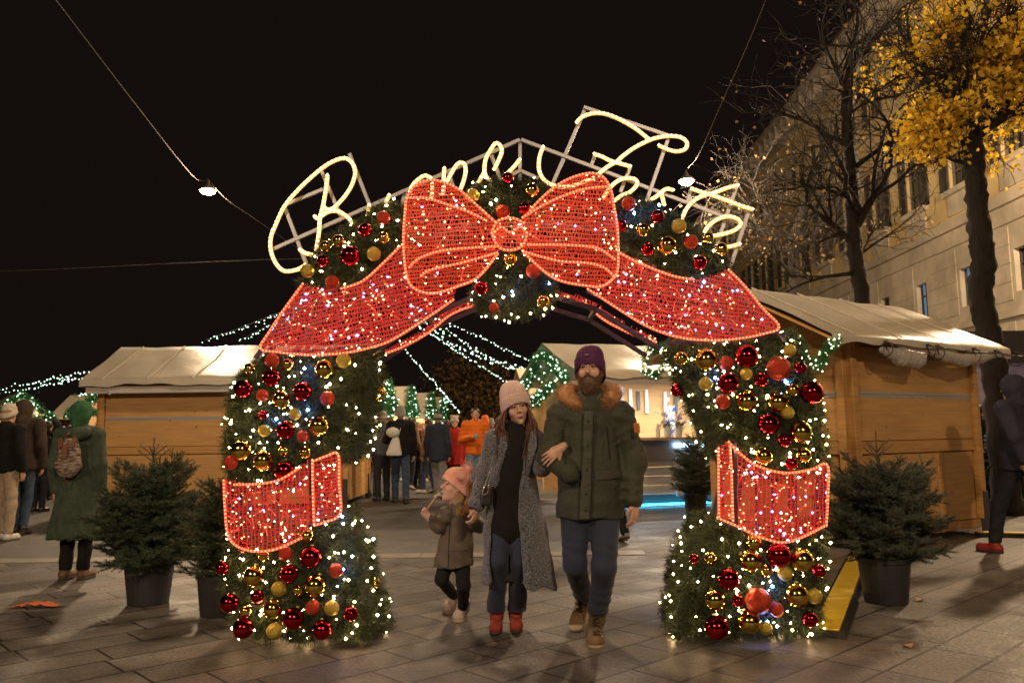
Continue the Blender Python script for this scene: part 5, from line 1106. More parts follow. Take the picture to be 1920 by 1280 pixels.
for px, py, lb in ((1725, 1126, "curled dry leaf on the paving right of the wide potted fir"), (1703, 1212, "dry leaf lying alone near the lower right of the paving"), (1533, 1188, "dry leaf at the near end of the yellow cable ramp"), (1573, 1190, "dry leaf just right of the cable ramp's near end")):
    c = gnd(px, py); a = rng.uniform(0, 6); q = [(-.045, 0), (-.02, .025), (.015, .03), (.05, .0), (.015, -.028), (-.02, -.02)]
    G = [(c[0]+x*math.cos(a)-y*math.sin(a), c[1]+x*math.sin(a)+y*math.cos(a), .006+abs(y)*.5) for x, y in q]; m_ = MB(); m_.add(G, [(0, 1, 2, 3), (0, 3, 4, 5)])
    tag(obj("fallen_leaf", m_, mat("dry_leaf", (.42, .22, .06), .7), org=c), lb, "leaf", "dry leaves on the paving")
# ------------------------------------------------------------ people
def skinm(n, c): return mat("skin_"+n, c, .5, var=.06, vscale=30, bump=.08, bscale=220)
skin_a = mat("skin", (.58, .33, .235), .48, var=.08, vscale=25, bump=.08, bscale=240)
def cloth(n, c, var=.15, rough=.85, vs=14, bump=.25, bs=120, **k): return mat("cloth_"+n, c, rough, var=var, vscale=vs, bump=bump, bscale=bs, sheen=.02, spec=.15, **k)
eyew = mat("eye_white", (.30, .26, .24), .3); eyed = mat("eye_iris", (.035, .022, .015), .15)
def Rx(a): c, s = math.cos(a), math.sin(a); return np.array([[1, 0, 0], [0, c, -s], [0, s, c]])
def Ry(a): c, s = math.cos(a), math.sin(a); return np.array([[c, 0, s], [0, 1, 0], [-s, 0, c]])
def head_f(F, c, Rm, s=1.0, detail=True, male=True):
    q = lambda x, y, z: c+Rm@A(x, y, z)*s
    F.ell(q(0, .012, .028), A(.077, .098, .093)*s, .02, Rm=Rm); F.ell(q(0, -.022, -.045), A(.060 if male else .056, .066, .072)*s, .03, Rm=Rm)
    F.ell(q(0, -.066, -.100), A(.024 if male else .019, .021, .018)*s, .02, Rm=Rm)
    if detail:
        for e in (-1, 1):
            F.ell(q(e*.040, -.058, -.022), A(.024, .022, .024)*s, .018, Rm=Rm); F.ell(q(e*.030, -.083, .032), A(.024, .012, .009)*s, .012, Rm=Rm)
            F.ell(q(e*.031, -.101, .012), A(.018, .014, .0105)*s, .008, 's', Rm)
            F.ell(q(e*.031, -.0855, .0190), A(.0170, .0085, .0045)*s, .003, Rm=Rm); F.ell(q(e*.031, -.0835, .0020), A(.0155, .007, .0042)*s, .004, Rm=Rm)
            F.ell(q(e*.0105, -.104, -.024), A(.008, .010, .007)*s, .005, Rm=Rm)
            F.ell(q(e*.079, .006, -.002), A(.009, .018, .030)*s, .006, Rm=Rm)
        F.cone(q(0, -.086, .016), q(0, -.112, -.018), .0075*s, .0105*s, .009)
        F.ell(q(0, -.093, -.052), A(.023, .010, .0065)*s, .006, Rm=Rm); F.ell(q(0, -.091, -.0625), A(.019, .010, .0065)*s, .005, Rm=Rm)
    else:
        F.cone(q(0, -.088, .010), q(0, -.110, -.018), .008*s, .012*s, .012)
        for e in (-1, 1):
            F.ell(q(e*.031, -.101, .012), A(.018, .013, .010)*s, .01, 's', Rm); F.ell(q(e*.079, .006, -.002), A(.010, .018, .028)*s, .006, Rm=Rm)
def eyes(root, part, c, Rm, s, look=(0, 0)):
    wm, im = MB(), MB()
    for e in (-1, 1):
        p = c+Rm@A(e*.031, -.0775, .0105)*s; wm.ball(p, .0116*s, 12, 8); im.ball(p+Rm@(norm(A(look[0], -1, look[1]))*.0052)*s, .0086*s, 10, 6)
    lm_ = MB()
    for e in (-1, 1): lm_.tube([c+Rm@A(e*.0165, -.0905, .0130)*s, c+Rm@A(e*.030, -.0945, .0165)*s, c+Rm@A(e*.0455, -.0845, .0130)*s], .0018*s, 5)
    sub("eyelashes", lm_, mat("lash_brown", (.02, .012, .009), .6), part, root)
    e_ = sub("eyes", wm, eyew, part, root, smooth=True); sub("iris", im, eyed, part, root, smooth=True)
def hand_f(F, w, d, pn, t, sc=1.0, curl=.5, spread=.0, fr=.0085):
    """w wrist, d towards the fingers, pn the way the palm faces, t towards the thumb"""
    w = A(*w); d = norm(A(*d)); pn = norm(A(*pn)-d*np.dot(A(*pn), d)); t0 = A(*t); t = norm(t0-d*np.dot(t0, d)-pn*np.dot(t0, pn)); Rm = np.stack([t, d, pn], 1)
    F.ell(w+d*.050*sc, A(.041, .050, .017)*sc, .012, Rm=Rm); F.cone(w-d*.02*sc, w+d*.03*sc, .025*sc, .024*sc, .015)
    for i, (o, L) in enumerate(((.029, .072), (.0095, .080), (-.0105, .075), (-.029, .058))):
        b = w+d*(.083 if i in (1, 2) else .076)*sc+t*o*sc; a0 = curl*.5+.08*i*curl; dd = d; sg = t*spread*(1.5-i)*.2
        for k, fl in enumerate((.45, .32, .25)):
            dd = norm(d*math.cos(a0)+pn*math.sin(a0)+sg); e = b+dd*L*fl*sc; F.cone(b, e, (fr-.0007*k)*sc, (fr-.0007*(k+1))*sc, .003); b = e; a0 += curl*(.75 if k == 0 else .6)
    b = w+d*.030*sc+t*.032*sc; e = b+norm(d*.75+t*.62+pn*.25)*.036*sc; F.cone(b, e, .0115*sc, .0098*sc, .006); e2 = e+norm(d*.95+t*.12+pn*.35*(1+curl))*.030*sc; F.cone(e, e2, .0096*sc, .0078*sc, .003)
def beanie(c, Rm, s, top=.158, low=.0, cuff=.05, ribs=44, amp=.0022, back=-.35, fat=1.0, slouch=(0, 0), nseg=132, th=.006):
    mb = MB(); G = []; an = np.linspace(0, 2*math.pi, nseg+1)[:-1]
    H = top-low; prof = [(0, .0, 0), (.0, .006, 0), (.03, .009, 0), (cuff/H*.9, .008, 0), (cuff/H, .005, 0), (cuff/H+.02, .002, 0)]+[(t, 0, 1) for t in np.linspace(cuff/H+.08, 1, 11)]
    for t, extra, up in prof:
        k = 1.0 if not up else math.sqrt(max(0, 1-((t-cuff/H)/(1-cuff/H))**2.5)); k = max(k, .04)
        a = amp*np.cos(an*ribs)*(1 if k > .3 else .4)
        rx = (.081*fat*k+extra+th*.5+a)*s; ry = (.101*fat*k+extra+th*.5+a)*s
        x = np.cos(an)*rx; y = np.sin(an)*ry+.010*s; zb = low+H*t; tilt = back*(1-t)**1.2
        z = (zb*s+tilt*(y+.0*s))*np.ones_like(an) if t < 1 else zb*s+0*an
        G.append(np.stack([x+slouch[0]*s*max(0, t-.4)**1.5, y+slouch[1]*s*max(0, t-.4)**1.5, z], 1))
    V = np.concatenate(G)@Rm.T+c; m = len(G); F = []
    n = nseg
    for i in range(m-1):
        for j in range(n): F.append((i*n+j, i*n+(j+1) % n, (i+1)*n+(j+1) % n, (i+1)*n+j))
    F.append(tuple((m-1)*n+j for j in range(n))); mb.add(V, F); return mb
def shoe(root, ankle, heel, toe, mt, sole_m, wd=.042, shaft=.12, name="boot", top_r=.05, laces=None, up=None):
    """ankle joint, heel and toe points at ground level"""
    ankle, heel, toe = A(*ankle), A(*heel), A(*toe); d = norm(toe-heel); n_ = norm(np.cross(np.cross(d, A(0, 0, 1)), d)); n_ = n_ if n_[2] > 0 else -n_
    F = Field(); F.cone(heel+n_*.045+d*.03, toe+n_*.040-d*.045, wd*.92, wd, .02); F.ell(toe+n_*.036-d*.055, A(wd*1.12, wd*1.15, .034), .02)
    u = norm(A(*up)) if up is not None else norm(ankle-(heel+d*.05)); F.cone(heel+n_*.05+d*.045, ankle, wd, top_r*.9, .025); F.cone(ankle, ankle+u*shaft, top_r*.9, top_r, .02)
    c0 = heel
    def cut(D, x, y, z):
        e = (x-c0[0])*n_[0]+(y-c0[1])*n_[1]+(z-c0[2])*n_[2]; t = (x-ankle[0])*u[0]+(y-ankle[1])*u[1]+(z-ankle[2])*u[2]; return np.maximum(np.maximum(D, .010-e), t-shaft)
    F.fn(cut); mbo = F.build(.009); o = obj(name, mbo, mt, root, smooth=True)
    S = Field(); S.cone(heel+n_*.012+d*.03, toe+n_*.012-d*.045, wd*.98, wd*1.08, .01); S.fn(lambda D, x, y, z: np.maximum(D, np.abs((x-c0[0])*n_[0]+(y-c0[1])*n_[1]+(z-c0[2])*n_[2]-.009)-.0105))
    sub("sole", S.build(.008), sole_m, o, root, smooth=True)
    if laces is not None:
        m_ = MB(); sd = norm(np.cross(d, n_)); V = mbo.v[0]; rel = V-c0; hn = rel@n_; hs = rel@sd; hd_ = rel@d; pr = None
        for k, hk in enumerate((.078, .092, .110, .130, .152, .175)):
            q_ = (np.abs(hn-hk) < .010) & (np.abs(hs-np.median(hs)) < .02)
            if not q_.any(): continue
            f_ = hd_[q_].max()+.003; sc0 = np.median(hs); p = c0+n_*hk+d*f_+sd*sc0
            m_.tube([p-sd*.026-d*.012, p+n_*.004, p+sd*.026-d*.012], .0038, 5)
            if pr is not None: m_.tube([pr-sd*.02, p+sd*.02], .003, 4)
            pr = p
        if pr is not None: m_.tube([pr, pr+sd*.03+d*.015, pr+sd*.04-n_*.03+d*.01, pr+n_*.0], .003, 4); m_.tube([pr, pr-sd*.03+d*.015, pr-sd*.042-n_*.03+d*.01, pr], .003, 4)
        sub("laces", m_, laces, o, root)
    return o
def wrinkle(a=.004, f=1.0, seed=0.0):
    return lambda x, y, z: a*(np.sin(31*f*z+9*np.sin(11*x*f+seed)+7*y)+.6*np.sin(23*f*x+17*f*z+5*np.sin(9*z+seed)+11*y*f))*.6
# ============================================================ generic passer-by
def passer(label, P, rz, H, coat, trous, shoes_, hair=None, hat=None, hem=.47, bulk=1.0, stride=0.0, arms=('down', 'down'), skirt=0.0, puffer=False, hairlen=0.0, hood=None, lean=0.0, h=.02, seed=0, coatlow=None, scarf=None, long_sleeve=True, group="people strolling over the market", rough=.85, head_yaw=0.0, boots=0.0, name="person"):
    t = thing(name, label, "person", P, rz, group, world=False); s = H/1.75; rg = random.Random(seed)
    hipx, shx = .085*s, .175*s*bulk**.4; zk, zh, zs = .47*s, .90*s, 1.43*s; a_ = [A(-hipx*1.05, stride*.5, .085*s), A(hipx*1.05, -stride*.5, .085*s)]
    k_ = [A(-hipx*1.1, stride*.22-.03, zk), A(hipx*1.1, -stride*.28-.04, zk)]; h_ = [A(-hipx, 0, zh), A(hipx, 0, zh)]
    L_ = A(0, -lean, 0); nb = A(0, .01, zs+.06*s)+L_; hc = A(0, -.02, 1.625*s)+L_*1.15; S_ = [A(-shx, .01, zs)+L_, A(shx, .01, zs)+L_]
    E, Wr, Hd, Pn = [], [], [], []
    for i, e in enumerate((-1, 1)):
        p = arms[i]
        if p == 'down': E.append(S_[i]+A(e*.055, .03, -.29)*s); Wr.append(S_[i]+A(e*.06, -.03, -.54)*s); Hd.append(A(0, -.1, -1)); Pn.append(A(-e, 0, 0))
        elif p == 'swing': q = -1 if (i == 0) == (stride > 0) else 1; E.append(S_[i]+A(e*.05, .06+.08*q, -.28)*s); Wr.append(S_[i]+A(e*.03, -.02+.2*q, -.5)*s); Hd.append(norm(A(0, .3*q-.1, -1))); Pn.append(A(-e, 0, 0))
        elif p == 'pocket': E.append(S_[i]+A(e*.09, .07, -.28)*s); Wr.append(S_[i]+A(-e*.0, -.09, -.46)*s); Hd.append(A(-e*.5, -.2, -.8)); Pn.append(A(0, .9, -.2))
        elif p == 'cup': E.append(S_[i]+A(e*.08, .03, -.28)*s); Wr.append(S_[i]+A(-e*.10, -.24, -.22)*s); Hd.append(A(-e*.6, -.6, .1)); Pn.append(A(-e*.4, .6, 0))
        elif p == 'up': E.append(S_[i]+A(e*.08, -.05, -.26)*s); Wr.append(S_[i]+A(-e*.03, -.25, -.10)*s); Hd.append(A(-e*.3, -.3, .8)); Pn.append(A(-e*.4, .6, 0))
    F = Field(); Rh = rotz(head_yaw); head_f(F, hc, Rh, s*.97, detail=False); F.cone(hc+A(0, .02, -.07)*s, nb, .052*s, .056*s, .02)
    F.chain([nb-A(0, 0, .06)*s, A(0, .01, 1.2*s)+L_*.6, A(0, .01, .95*s)], [.10*s, .13*s, .12*s], .05, fy=.68)
    for i, e in enumerate((-1, 1)):
        F.chain([S_[i], E[i], Wr[i]], [.052*s, .042*s, .028*s], .02); hand_f(F, Wr[i], Hd[i], Pn[i], A(0, -1, .1) if abs(Hd[i][2]) > .5 else A(0, 0, 1), s, .6, fr=.0105)
        F.chain([h_[i], k_[i], a_[i]], [.070*s, .045*s, .032*s], .02); F.cone(a_[i]-A(0, -.02, .03)*s, a_[i]+A(0, -.12, -.05)*s, .03*s, .026*s, .02)
    wins = [(hc-.12, hc+.13, .012)]+[(Wr[i]+Hd[i]*.05-.08, Wr[i]+Hd[i]*.08+.08, .0095) for i in (0, 1)]
    body = obj("body", F.build(.026, wins), skin_a, t, smooth=True)
    # trousers
    if trous is not None:
        F = Field(); F.ell(A(0, .005, .91*s), A(.145, .10, .10)*s*bulk**.5, .04)
        for i in (0, 1): F.chain([h_[i], k_[i], a_[i]+A(0, 0, .01)], [.098*s, .070*s, .060*s], .03)
        F.fn(lambda D, x, y, z: np.maximum(D, .095*s-z)); obj("trousers", F.build(h*.9, noise=wrinkle(.005, 1.3, seed)), trous, t, smooth=True)
    for i, e in enumerate((-1, 1)):
        a = a_[i]; hl = A(a[0], a[1]+.065*s, .002+(.06 if (stride != 0 and i == 0) else 0)); to = A(a[0]+e*.012, a[1]-.19*s, .002)
        shoe(t, a+A(0, 0, .0), hl, to, shoes_, MATS.get("shoe_sole") or mat("shoe_sole", (.05, .045, .04), .7), wd=.045*s, shaft=.03+boots, name="boot" if boots > .05 else "shoe", top_r=.05*s)
    # coat
    zb = H*hem; F = Field(); B = bulk
    F.cone(A(0, .0, zs-.07*s)+L_, A(0, 0, 1.13*s)+L_*.6, .155*s*B, .155*s*B, .06, fy=.72); F.cone(A(0, 0, 1.13*s)+L_*.6, A(0, 0, min(.95*s, zb+.12)), .158*s*B, .172*s*B, .06, fy=.72)
    if zb < .85*s: F.cone(A(0, 0, .95*s), A(0, .01, zb-.05), .170*s*B, (.18+skirt)*s*B, .05, fy=.78)
    for i, e in enumerate((-1, 1)):
        F.cone(nb-A(0, 0, .035)*s, S_[i]+A(0, 0, .0), .07*s, .072*s*B, .04); F.chain([S_[i], E[i], Wr[i]+Hd[i]*.0], [.074*s*B, .062*s*B, .050*s*B], .025)
    F.cone(nb-A(0, 0, .05)*s, nb+A(0, -.0, .015)*s, .085*s, .075*s, .03)
    F.fn(lambda D, x, y, z: np.maximum(D, zb-z))
    if puffer: ns = lambda x, y, z: .011*np.abs(np.sin(z*math.pi/.075))-.006+.002*np.sin(x*40+z*13)
    elif skirt: ns = lambda x, y, z: wrinkle(.004, .8, seed)(x, y, z)+.010*np.clip((1.0-z)*1.6, 0, 1)*np.sin(9*np.arctan2(x, y+.02)+seed)
    else: ns = wrinkle(.007, .8, seed)
    co_ = obj("coat", F.build(h, noise=ns), coat, t, smooth=True)
    if coatlow is not None: pass
    if scarf is not None: F = Field(); F.cone(nb-A(0, .0, .0), nb+A(0, -.02, .05)*s, .082*s, .074*s, .02); obj("scarf", F.build(.016, noise=wrinkle(.006, 2.5)), scarf, t, smooth=True)
    if hair is not None:
        F = Field(); F.ell(hc+Rh@A(0, .022, .040)*s, A(.086, .098, .090)*s, .02)
        if hairlen > 0: F.chain([hc+Rh@A(0, .06, .02)*s, hc+Rh@A(0, .085, -.10)*s, hc+Rh@A(0, .10, -.10-hairlen)*s], [.075*s, .07*s, .045*s], .03, fy=.8)
        else: F.cone(hc+Rh@A(0, .05, .0)*s, hc+Rh@A(0, .055, -.055)*s, .066*s, .05*s, .02)
        fc = hc+Rh@A(0, -.10, -.03)*s; F.ell(fc, A(.062, .085, .082)*s, .01, 's')
        obj("hair", F.build(.013, noise=lambda x, y, z: .0035*np.sin(x*190+5*np.sin(z*23))*np.cos(y*170+z*9)), hair, t, smooth=True)
    if hat is not None:
        kind, hm = hat
        if kind in ('beanie', 'ears'):
            ho = obj("hat", beanie(hc, Rh, s*1.03, top=.165, ribs=30, nseg=60, amp=.001), hm, t, smooth=True)
            if kind == 'ears':
                for e in (-1, 1): sub("pompom", MB().ball(hc+Rh@A(e*.065, 0, .145)*s, .032*s, 10, 8), hm, ho, t, smooth=True)
        elif kind == 'cap':
            m_ = beanie(hc, Rh, s*1.02, top=.135, ribs=1, nseg=40, amp=0, cuff=.02, back=-.1); m_.lathe(hc+Rh@A(0, -.10, .048)*s, [(.062*s, 0), (.064*s, .004), (.03*s, .012)], 20); obj("hat", m_, hm, t, smooth=True)
    if hood is not None:
        F = Field(); F.ell(hc+A(0, .025, .03)*s, A(.112, .125, .125)*s, .02); F.cone(hc+A(0, .05, -.03)*s, nb+A(0, .04, .0)*s, .10*s, .10*s, .04); F.ell(hc+A(0, -.15, -.02)*s, A(.08, .12, .10)*s, .02, 's')
        obj("hood", F.build(.014, noise=wrinkle(.004, 2)), hood, t, smooth=True)
    t["_hc"] = [float(v) for v in hc]
    return t, dict(E=E, W=Wr, nb=nb, hc=hc, S=S_, s=s, Hd=Hd)
C_ = dict(black=cloth("black", (.013, .012, .013)), navy=cloth("navy", (.03, .04, .065)), jeans=cloth("jeans", (.05, .075, .13), .3), dark=cloth("dark_trousers", (.028, .03, .04)), ljeans=cloth("light_jeans", (.16, .23, .34), .25), grey=cloth("grey_trousers", (.22, .22, .24)), beige=cloth("beige_trousers", (.42, .33, .24)),
          orange=cloth("orange", (.78, .17, .02), .06, .5), red=cloth("red", (.42, .03, .025), .12), tan=cloth("tan", (.25, .155, .09)), green=cloth("green_coat", (.055, .075, .055), .25), brown=cloth("brown_jacket", (.06, .042, .034)), grey2=cloth("grey_knit", (.22, .21, .21)), puff=cloth("dark_puffer", (.07, .08, .09), .2, .5), hoodb=cloth("hooded_blue", (.04, .04, .065)), cream=cloth("cream_knit", (.55, .48, .40)))
H_ = dict(brown=mat("brown_hair", (.055, .028, .016), .5, var=.35, vscale=90, stretch=(1, 1, .1)), dark=mat("dark_hair", (.02, .014, .011), .5), blond=mat("blond_hair", (.30, .19, .09), .5, var=.25, vscale=60, stretch=(1, 1, .2)), grey=mat("grey_hair", (.2, .19, .18), .6))
shk = mat("black_leather", (.02, .018, .018), .4); shb = mat("brown_leather", (.14, .07, .035), .55); shw = mat("white_sneaker", (.55, .52, .48), .5); shr = mat("red_sneaker", (.35, .035, .025), .5)
greenhat = cloth("green_knit", (.035, .115, .055), .25, bs=160); whites = mat("white_cotton", (.62, .60, .57), .8, bump=.3, bscale=14)
def gp(px, py): p = gnd(px, py); return (p[0], p[1], 0)
# woman in the green hat, seen from behind, with a patterned backpack
pg_ = gp(138, 1086)
t, q = passer("woman seen from behind in a bright green beanie and long grey-green coat", pg_, R(180), 1.66, C_['green'], C_['black'], shb, hat=None, hem=.235, bulk=1.05, skirt=.09, arms=('down', 'down'), boots=.16, h=.014, seed=3, hair=H_['brown'])
hc = q['hc']; gh = Field(); gh.ell(hc+A(0, .015, .045), A(.098, .115, .105), .02); gh.cone(hc+A(0, .04, -.02), hc+A(0, .035, -.11), .088, .07, .03); gh.ell(hc+A(0, -.13, -.03), A(.062, .08, .085), .01, 's')
obj("hat", gh.build(.009, noise=lambda x, y, z: .0018*np.sin(x*260)*np.sin(z*200+y*40)), greenhat, t, smooth=True)
F = Field(); F.ell(A(0, .09, 1.36), A(.155, .10, .07), .03); F.cone(A(-.10, .10, 1.38), A(.10, .10, 1.38), .05, .05, .03); obj("hood", F.build(.012, noise=wrinkle(.004, 2)), C_['green'], t, smooth=True)
F = Field(); F.cone(A(0, .19, 1.08), A(0, .18, 1.24), .125, .095, .05, fy=.62); F.fn(lambda D, x, y, z: np.maximum(D, .96-z))
weave = mat("patterned_weave", (.38, .31, .27), .9, col2=(.06, .02, .018), vscale=46, stretch=(.5, .5, 1.5), bump=.3, bscale=100, detail=1)
wv = t0 = thing("backpack", "brown and white woven backpack with leather flap on the green-hatted woman's back", "backpack", pg_, R(180), world=False)
lea = mat("brown_strap_leather", (.15, .055, .025), .5)
bo = obj("bag", F.build(.011, noise=wrinkle(.005, 1.5)), weave, wv, smooth=True)
m_ = MB(); m_.box((0, .266, 1.20), (.055, .012, .13), Rx(.12), bev=.004)
for e in (-1, 1): m_.box((e*.060, .236, 1.285), (.045, .014, .10), Rm=Ry(e*.25)@Rx(.35), bev=.005); m_.tube([(e*.04, .19, 1.33), (e*.10, .10, 1.42), (e*.15, -.02, 1.40)], .014, 6)
m_.tube([(0, .2, 1.335), (0, .235, 1.36), (0, .2, 1.375)], .008, 5); m_.tube([(.0, .24, .97), (.01, .235, .88)], .005, 5); obj("leather_flap", m_, lea, wv)
# people by the stalls, seen through the arch
passer("woman in dark jacket with beige collar and light jeans, leftmost of the standing group", gp(697, 930), R(165), 1.6, C_['black'], C_['ljeans'], shk, hair=H_['dark'], scarf=C_['cream'], hem=.45, seed=1, boots=.15, bulk=1.05)
passer("man in dark quilted jacket and light cap standing beside the white drawstring bag", gp(717, 940), R(-150), 1.82, C_['puff'], C_['dark'], shk, hair=H_['grey'], hat=('cap', C_['cream']), hem=.5, puffer=True, seed=2, bulk=1.08, arms=('cup', 'down'))
t, q = passer("man from behind in grey beanie and blue jeans carrying a white drawstring bag", gp(751, 944), R(190), 1.86, C_['black'], C_['jeans'], shk, hair=H_['grey'], hat=('beanie', C_['grey2']), hem=.49, seed=4, stride=.42, bulk=1.12, arms=('down', 'cup'), boots=.05)
bgp = thing("drawstring_bag", "white cotton drawstring bag hanging on the back of the grey-beanie man", "bag", gp(751, 944), R(190), world=False)
F = Field(); F.cone(A(.13, .20, .98), A(.10, .19, 1.30), .155, .055, .05, fy=.5); F.ell(A(.16, .21, 1.38), A(.13, .08, .10), .03); F.fn(lambda D, x, y, z: np.maximum(D, .93-z)); obj("bag", F.build(.016, noise=wrinkle(.006, 2)), whites, bgp, smooth=True)
m_ = MB(); m_.tube([(.05, .19, 1.3), (.0, .12, 1.48), (-.08, .0, 1.5)], .008, 5); m_.tube([(.12, .19, 1.3), (.14, .12, 1.48), (.16, .0, 1.5)], .008, 5); obj("cord", m_, whites, bgp)
passer("blond woman in a black coat behind the man with the white bag", gp(783, 916), R(150), 1.66, C_['black'], C_['dark'], shk, hair=H_['blond'], hairlen=.12, hem=.40, seed=5, boots=.25)
passer("woman with long brown ponytail and tan jacket in the middle of the standing group", gp(804, 925), R(-120), 1.7, C_['tan'], C_['jeans'], shw, hair=H_['brown'], hairlen=.2, hem=.49, seed=6, arms=('up', 'down'), stride=.2)
passer("man in dark flat cap, navy coat and grey trousers beside the red coat", gp(822, 936), R(160), 1.78, C_['navy'], C_['grey'], shw, hair=H_['grey'], hat=('cap', C_['dark']), hem=.44, seed=7, bulk=1.12, stride=.25)
t, q = passer("smiling woman in a bright red coat and white bear-eared hat", gp(853, 931), R(8), 1.70, C_['red'], C_['dark'], shk, hair=H_['brown'], hairlen=.12, hat=('ears', C_['cream']), hem=.40, seed=8, skirt=.06, scarf=C_['black'], bulk=1.05)
t, q = passer("man in an orange quilted jacket and light jeans holding a cup", gp(893, 942), R(6), 1.84, C_['orange'], C_['ljeans'], shk, hair=H_['dark'], hem=.50, seed=9, puffer=True, bulk=1.12, arms=('cup', 'down'))
cw = Matrix.Translation(Vector(gp(893, 942))) @ Matrix.Rotation(R(6), 4, 'Z'); p = cw @ Vector(q['W'][0]+norm(q['Hd'][0])*.09+A(.01, -.03, -.02)); ct = thing("paper_cup", "white paper cup in the orange-jacketed man's hand", "cup", p)
m_ = MB(); m_.lathe(A(*p), [(.026, -.04), (.037, .06), (.039, .062)], 14); obj("cup", m_, mat("paper_cup", (.8, .78, .74), .6), ct, smooth=True)
passer("person in an orange cap peeking out behind the orange jacket", gp(911, 925), R(200), 1.72, C_['dark'], C_['dark'], shk, hat=('beanie', C_['orange']), seed=10, h=.03)
passer("person in a grey hat far behind the woman's left shoulder", gp(922, 912), R(170), 1.7, C_['brown'], C_['dark'], shk, hat=('beanie', C_['grey2']), seed=12, h=.03)
passer("person walking behind the bearded man, of whom a beige shoe shows", gp(1146, 1014), R(200), 1.56, C_['cream'], C_['dark'], shw, hair=H_['dark'], seed=13, stride=.45, arms=('swing', 'swing'))
for (px, py, H, rz_, ct_, tr_, hr_, lb, pz) in (
    (768, 918, 1.75, 160, 'tan', 'dark', 'dark', "man in a tan jacket walking away between the white bag and the blond woman", 'swing'), (664, 934, 1.66, 140, 'puff', 'jeans', 'blond', "woman in a dark quilted jacket half hidden by the left leg of the arch", 'down'),
    (838, 914, 1.72, 190, 'cream', 'dark', 'brown', "person in a cream jacket far behind the woman in red", 'swing'), (874, 908, 1.74, 170, 'grey', 'dark', 'dark', "person in a light grey coat between the red coat and the orange jacket", 'down'),
    (745, 902, 1.7, 20, 'navy', 'ljeans', 'brown', "person in a navy coat facing the camera, far behind the white bag", 'down'), (936, 908, 1.76, 185, 'black', 'jeans', 'dark', "dark-coated man far off, seen just left of the tweed coat's shoulder", 'down'),
    (793, 903, 1.68, 10, 'red', 'dark', 'blond', "small far figure in a red jacket behind the ponytail", 'down')):
    passer(lb, gp(px, py), R(rz_), H, C_[ct_], C_[tr_], shw, hair=H_[hr_], hem=.47, seed=px, h=.026, arms=(pz, pz), stride=.3 if pz == 'swing' else 0)
# left edge group
passer("person at the left frame edge in a cream cap, black jacket and beige trousers", gp(2, 1014), R(172), 1.78, C_['black'], C_['beige'], shw, hair=H_['blond'], hat=('beanie', C_['cream']), hem=.50, seed=14, bulk=1.1, arms=('down', 'pocket'))
passer("tall man in a hooded dark brown jacket and dark jeans beside the cream cap", gp(33, 1002), R(190), 1.88, C_['brown'], C_['jeans'], shk, hood=C_['brown'], hem=.48, seed=15, bulk=1.2, stride=.2)
for (px, py, H, rz_, ct_, hr_, lb, hl_, ht_) in (
    (70, 960, 1.62, 170, 'black', 'blond', "blond woman in a long black coat between the green hat and the left edge group", .05, None), (84, 938, 1.75, 190, 'black', 'dark', "dark-haired man in black in the crowd behind the blond woman", 0, None),
    (98, 930, 1.8, 175, 'black', None, "person in a pointed black hood in front of the patterned stall", 0, 'hood'), (112, 926, 1.68, 20, 'brown', 'brown', "woman with a fur collar facing the camera in the far left crowd", .08, None),
    (124, 922, 1.72, 160, 'navy', 'dark', "person in a navy coat just left of the green beanie", 0, None), (170, 934, 1.6, 200, 'black', 'dark', "dark figure between the green beanie and the corner of the left hut", 0, None),
    (58, 925, 1.7, 150, 'brown', 'dark', "dark figure looking into the brightly lit stall", 0, None), (180, 926, 1.72, -20, 'tan', 'blond', "person facing the camera at the corner of the left hut", 0, None)):
    passer(lb, gp(px, py), R(rz_), H, C_[ct_], C_['dark'], shk, hair=H_[hr_] if hr_ else None, hairlen=hl_, hood=C_[ct_] if ht_ else None, seed=px, h=.028, hem=.42, scarf=C_['cream'] if px == 70 else None)
# right edge
passer("man in a hooded dark blue jacket and red sneakers walking off at the right edge", gp(1926, 1040), R(205), 1.84, C_['hoodb'], C_['dark'], shr, hood=C_['hoodb'], hem=.47, seed=16, bulk=1.15, stride=.55, arms=('pocket', 'swing'), h=.014)
passer("dark figure half hidden by the right end of the right hut", gp(1848, 948), R(120), 1.7, C_['black'], C_['black'], shk, hair=H_['dark'], seed=17, stride=.4)
passer("person standing hidden behind the left leg of the arch with a hand reaching out", gp(606, 1003), R(-60), 1.2, C_['red'], C_['dark'], shk, hair=H_['brown'], seed=18, arms=('cup', 'cup'), h=.024)
# ------------------------------------------------------------ the walking family
def figure_root(px, Y0, label):
    X0 = at(px, 1180, Y0)[0]; t = thing("person", label, "person", (X0, Y0, 0), group="family walking through the arch"); return t, A(X0, Y0, 0)
def fur(root, name, ring, rr, m_, n, L=.03, Wd=.0028, part=None, flat=None):
    """tufts round a tube path"""
    P = resample(smooth_path(np.array(ring), 8), .01); i = rng.integers(0, len(P), n); ra = np.interp(i, np.linspace(0, len(P)-1, len(rr)), rr); d = norm(rng.normal(size=(n, 3))); C = P[i]+d*ra[:, None]*.8
    F = Field(); Q = P[::3]; F.chain(Q, np.interp(np.linspace(0, 1, len(Q)), np.linspace(0, 1, len(rr)), rr)*.86, .02); o = obj(name, F.build(.011), m_, root, smooth=True)
    T = needles(C, d, L, Wd, .7, 5, droop=.15, rad=.006); sub("fur_hair", MB().tris(T), m_, o, root); return o
furm = mat("fox_fur", (.42, .22, .10), .8, island=.45, var=.3, vscale=14)
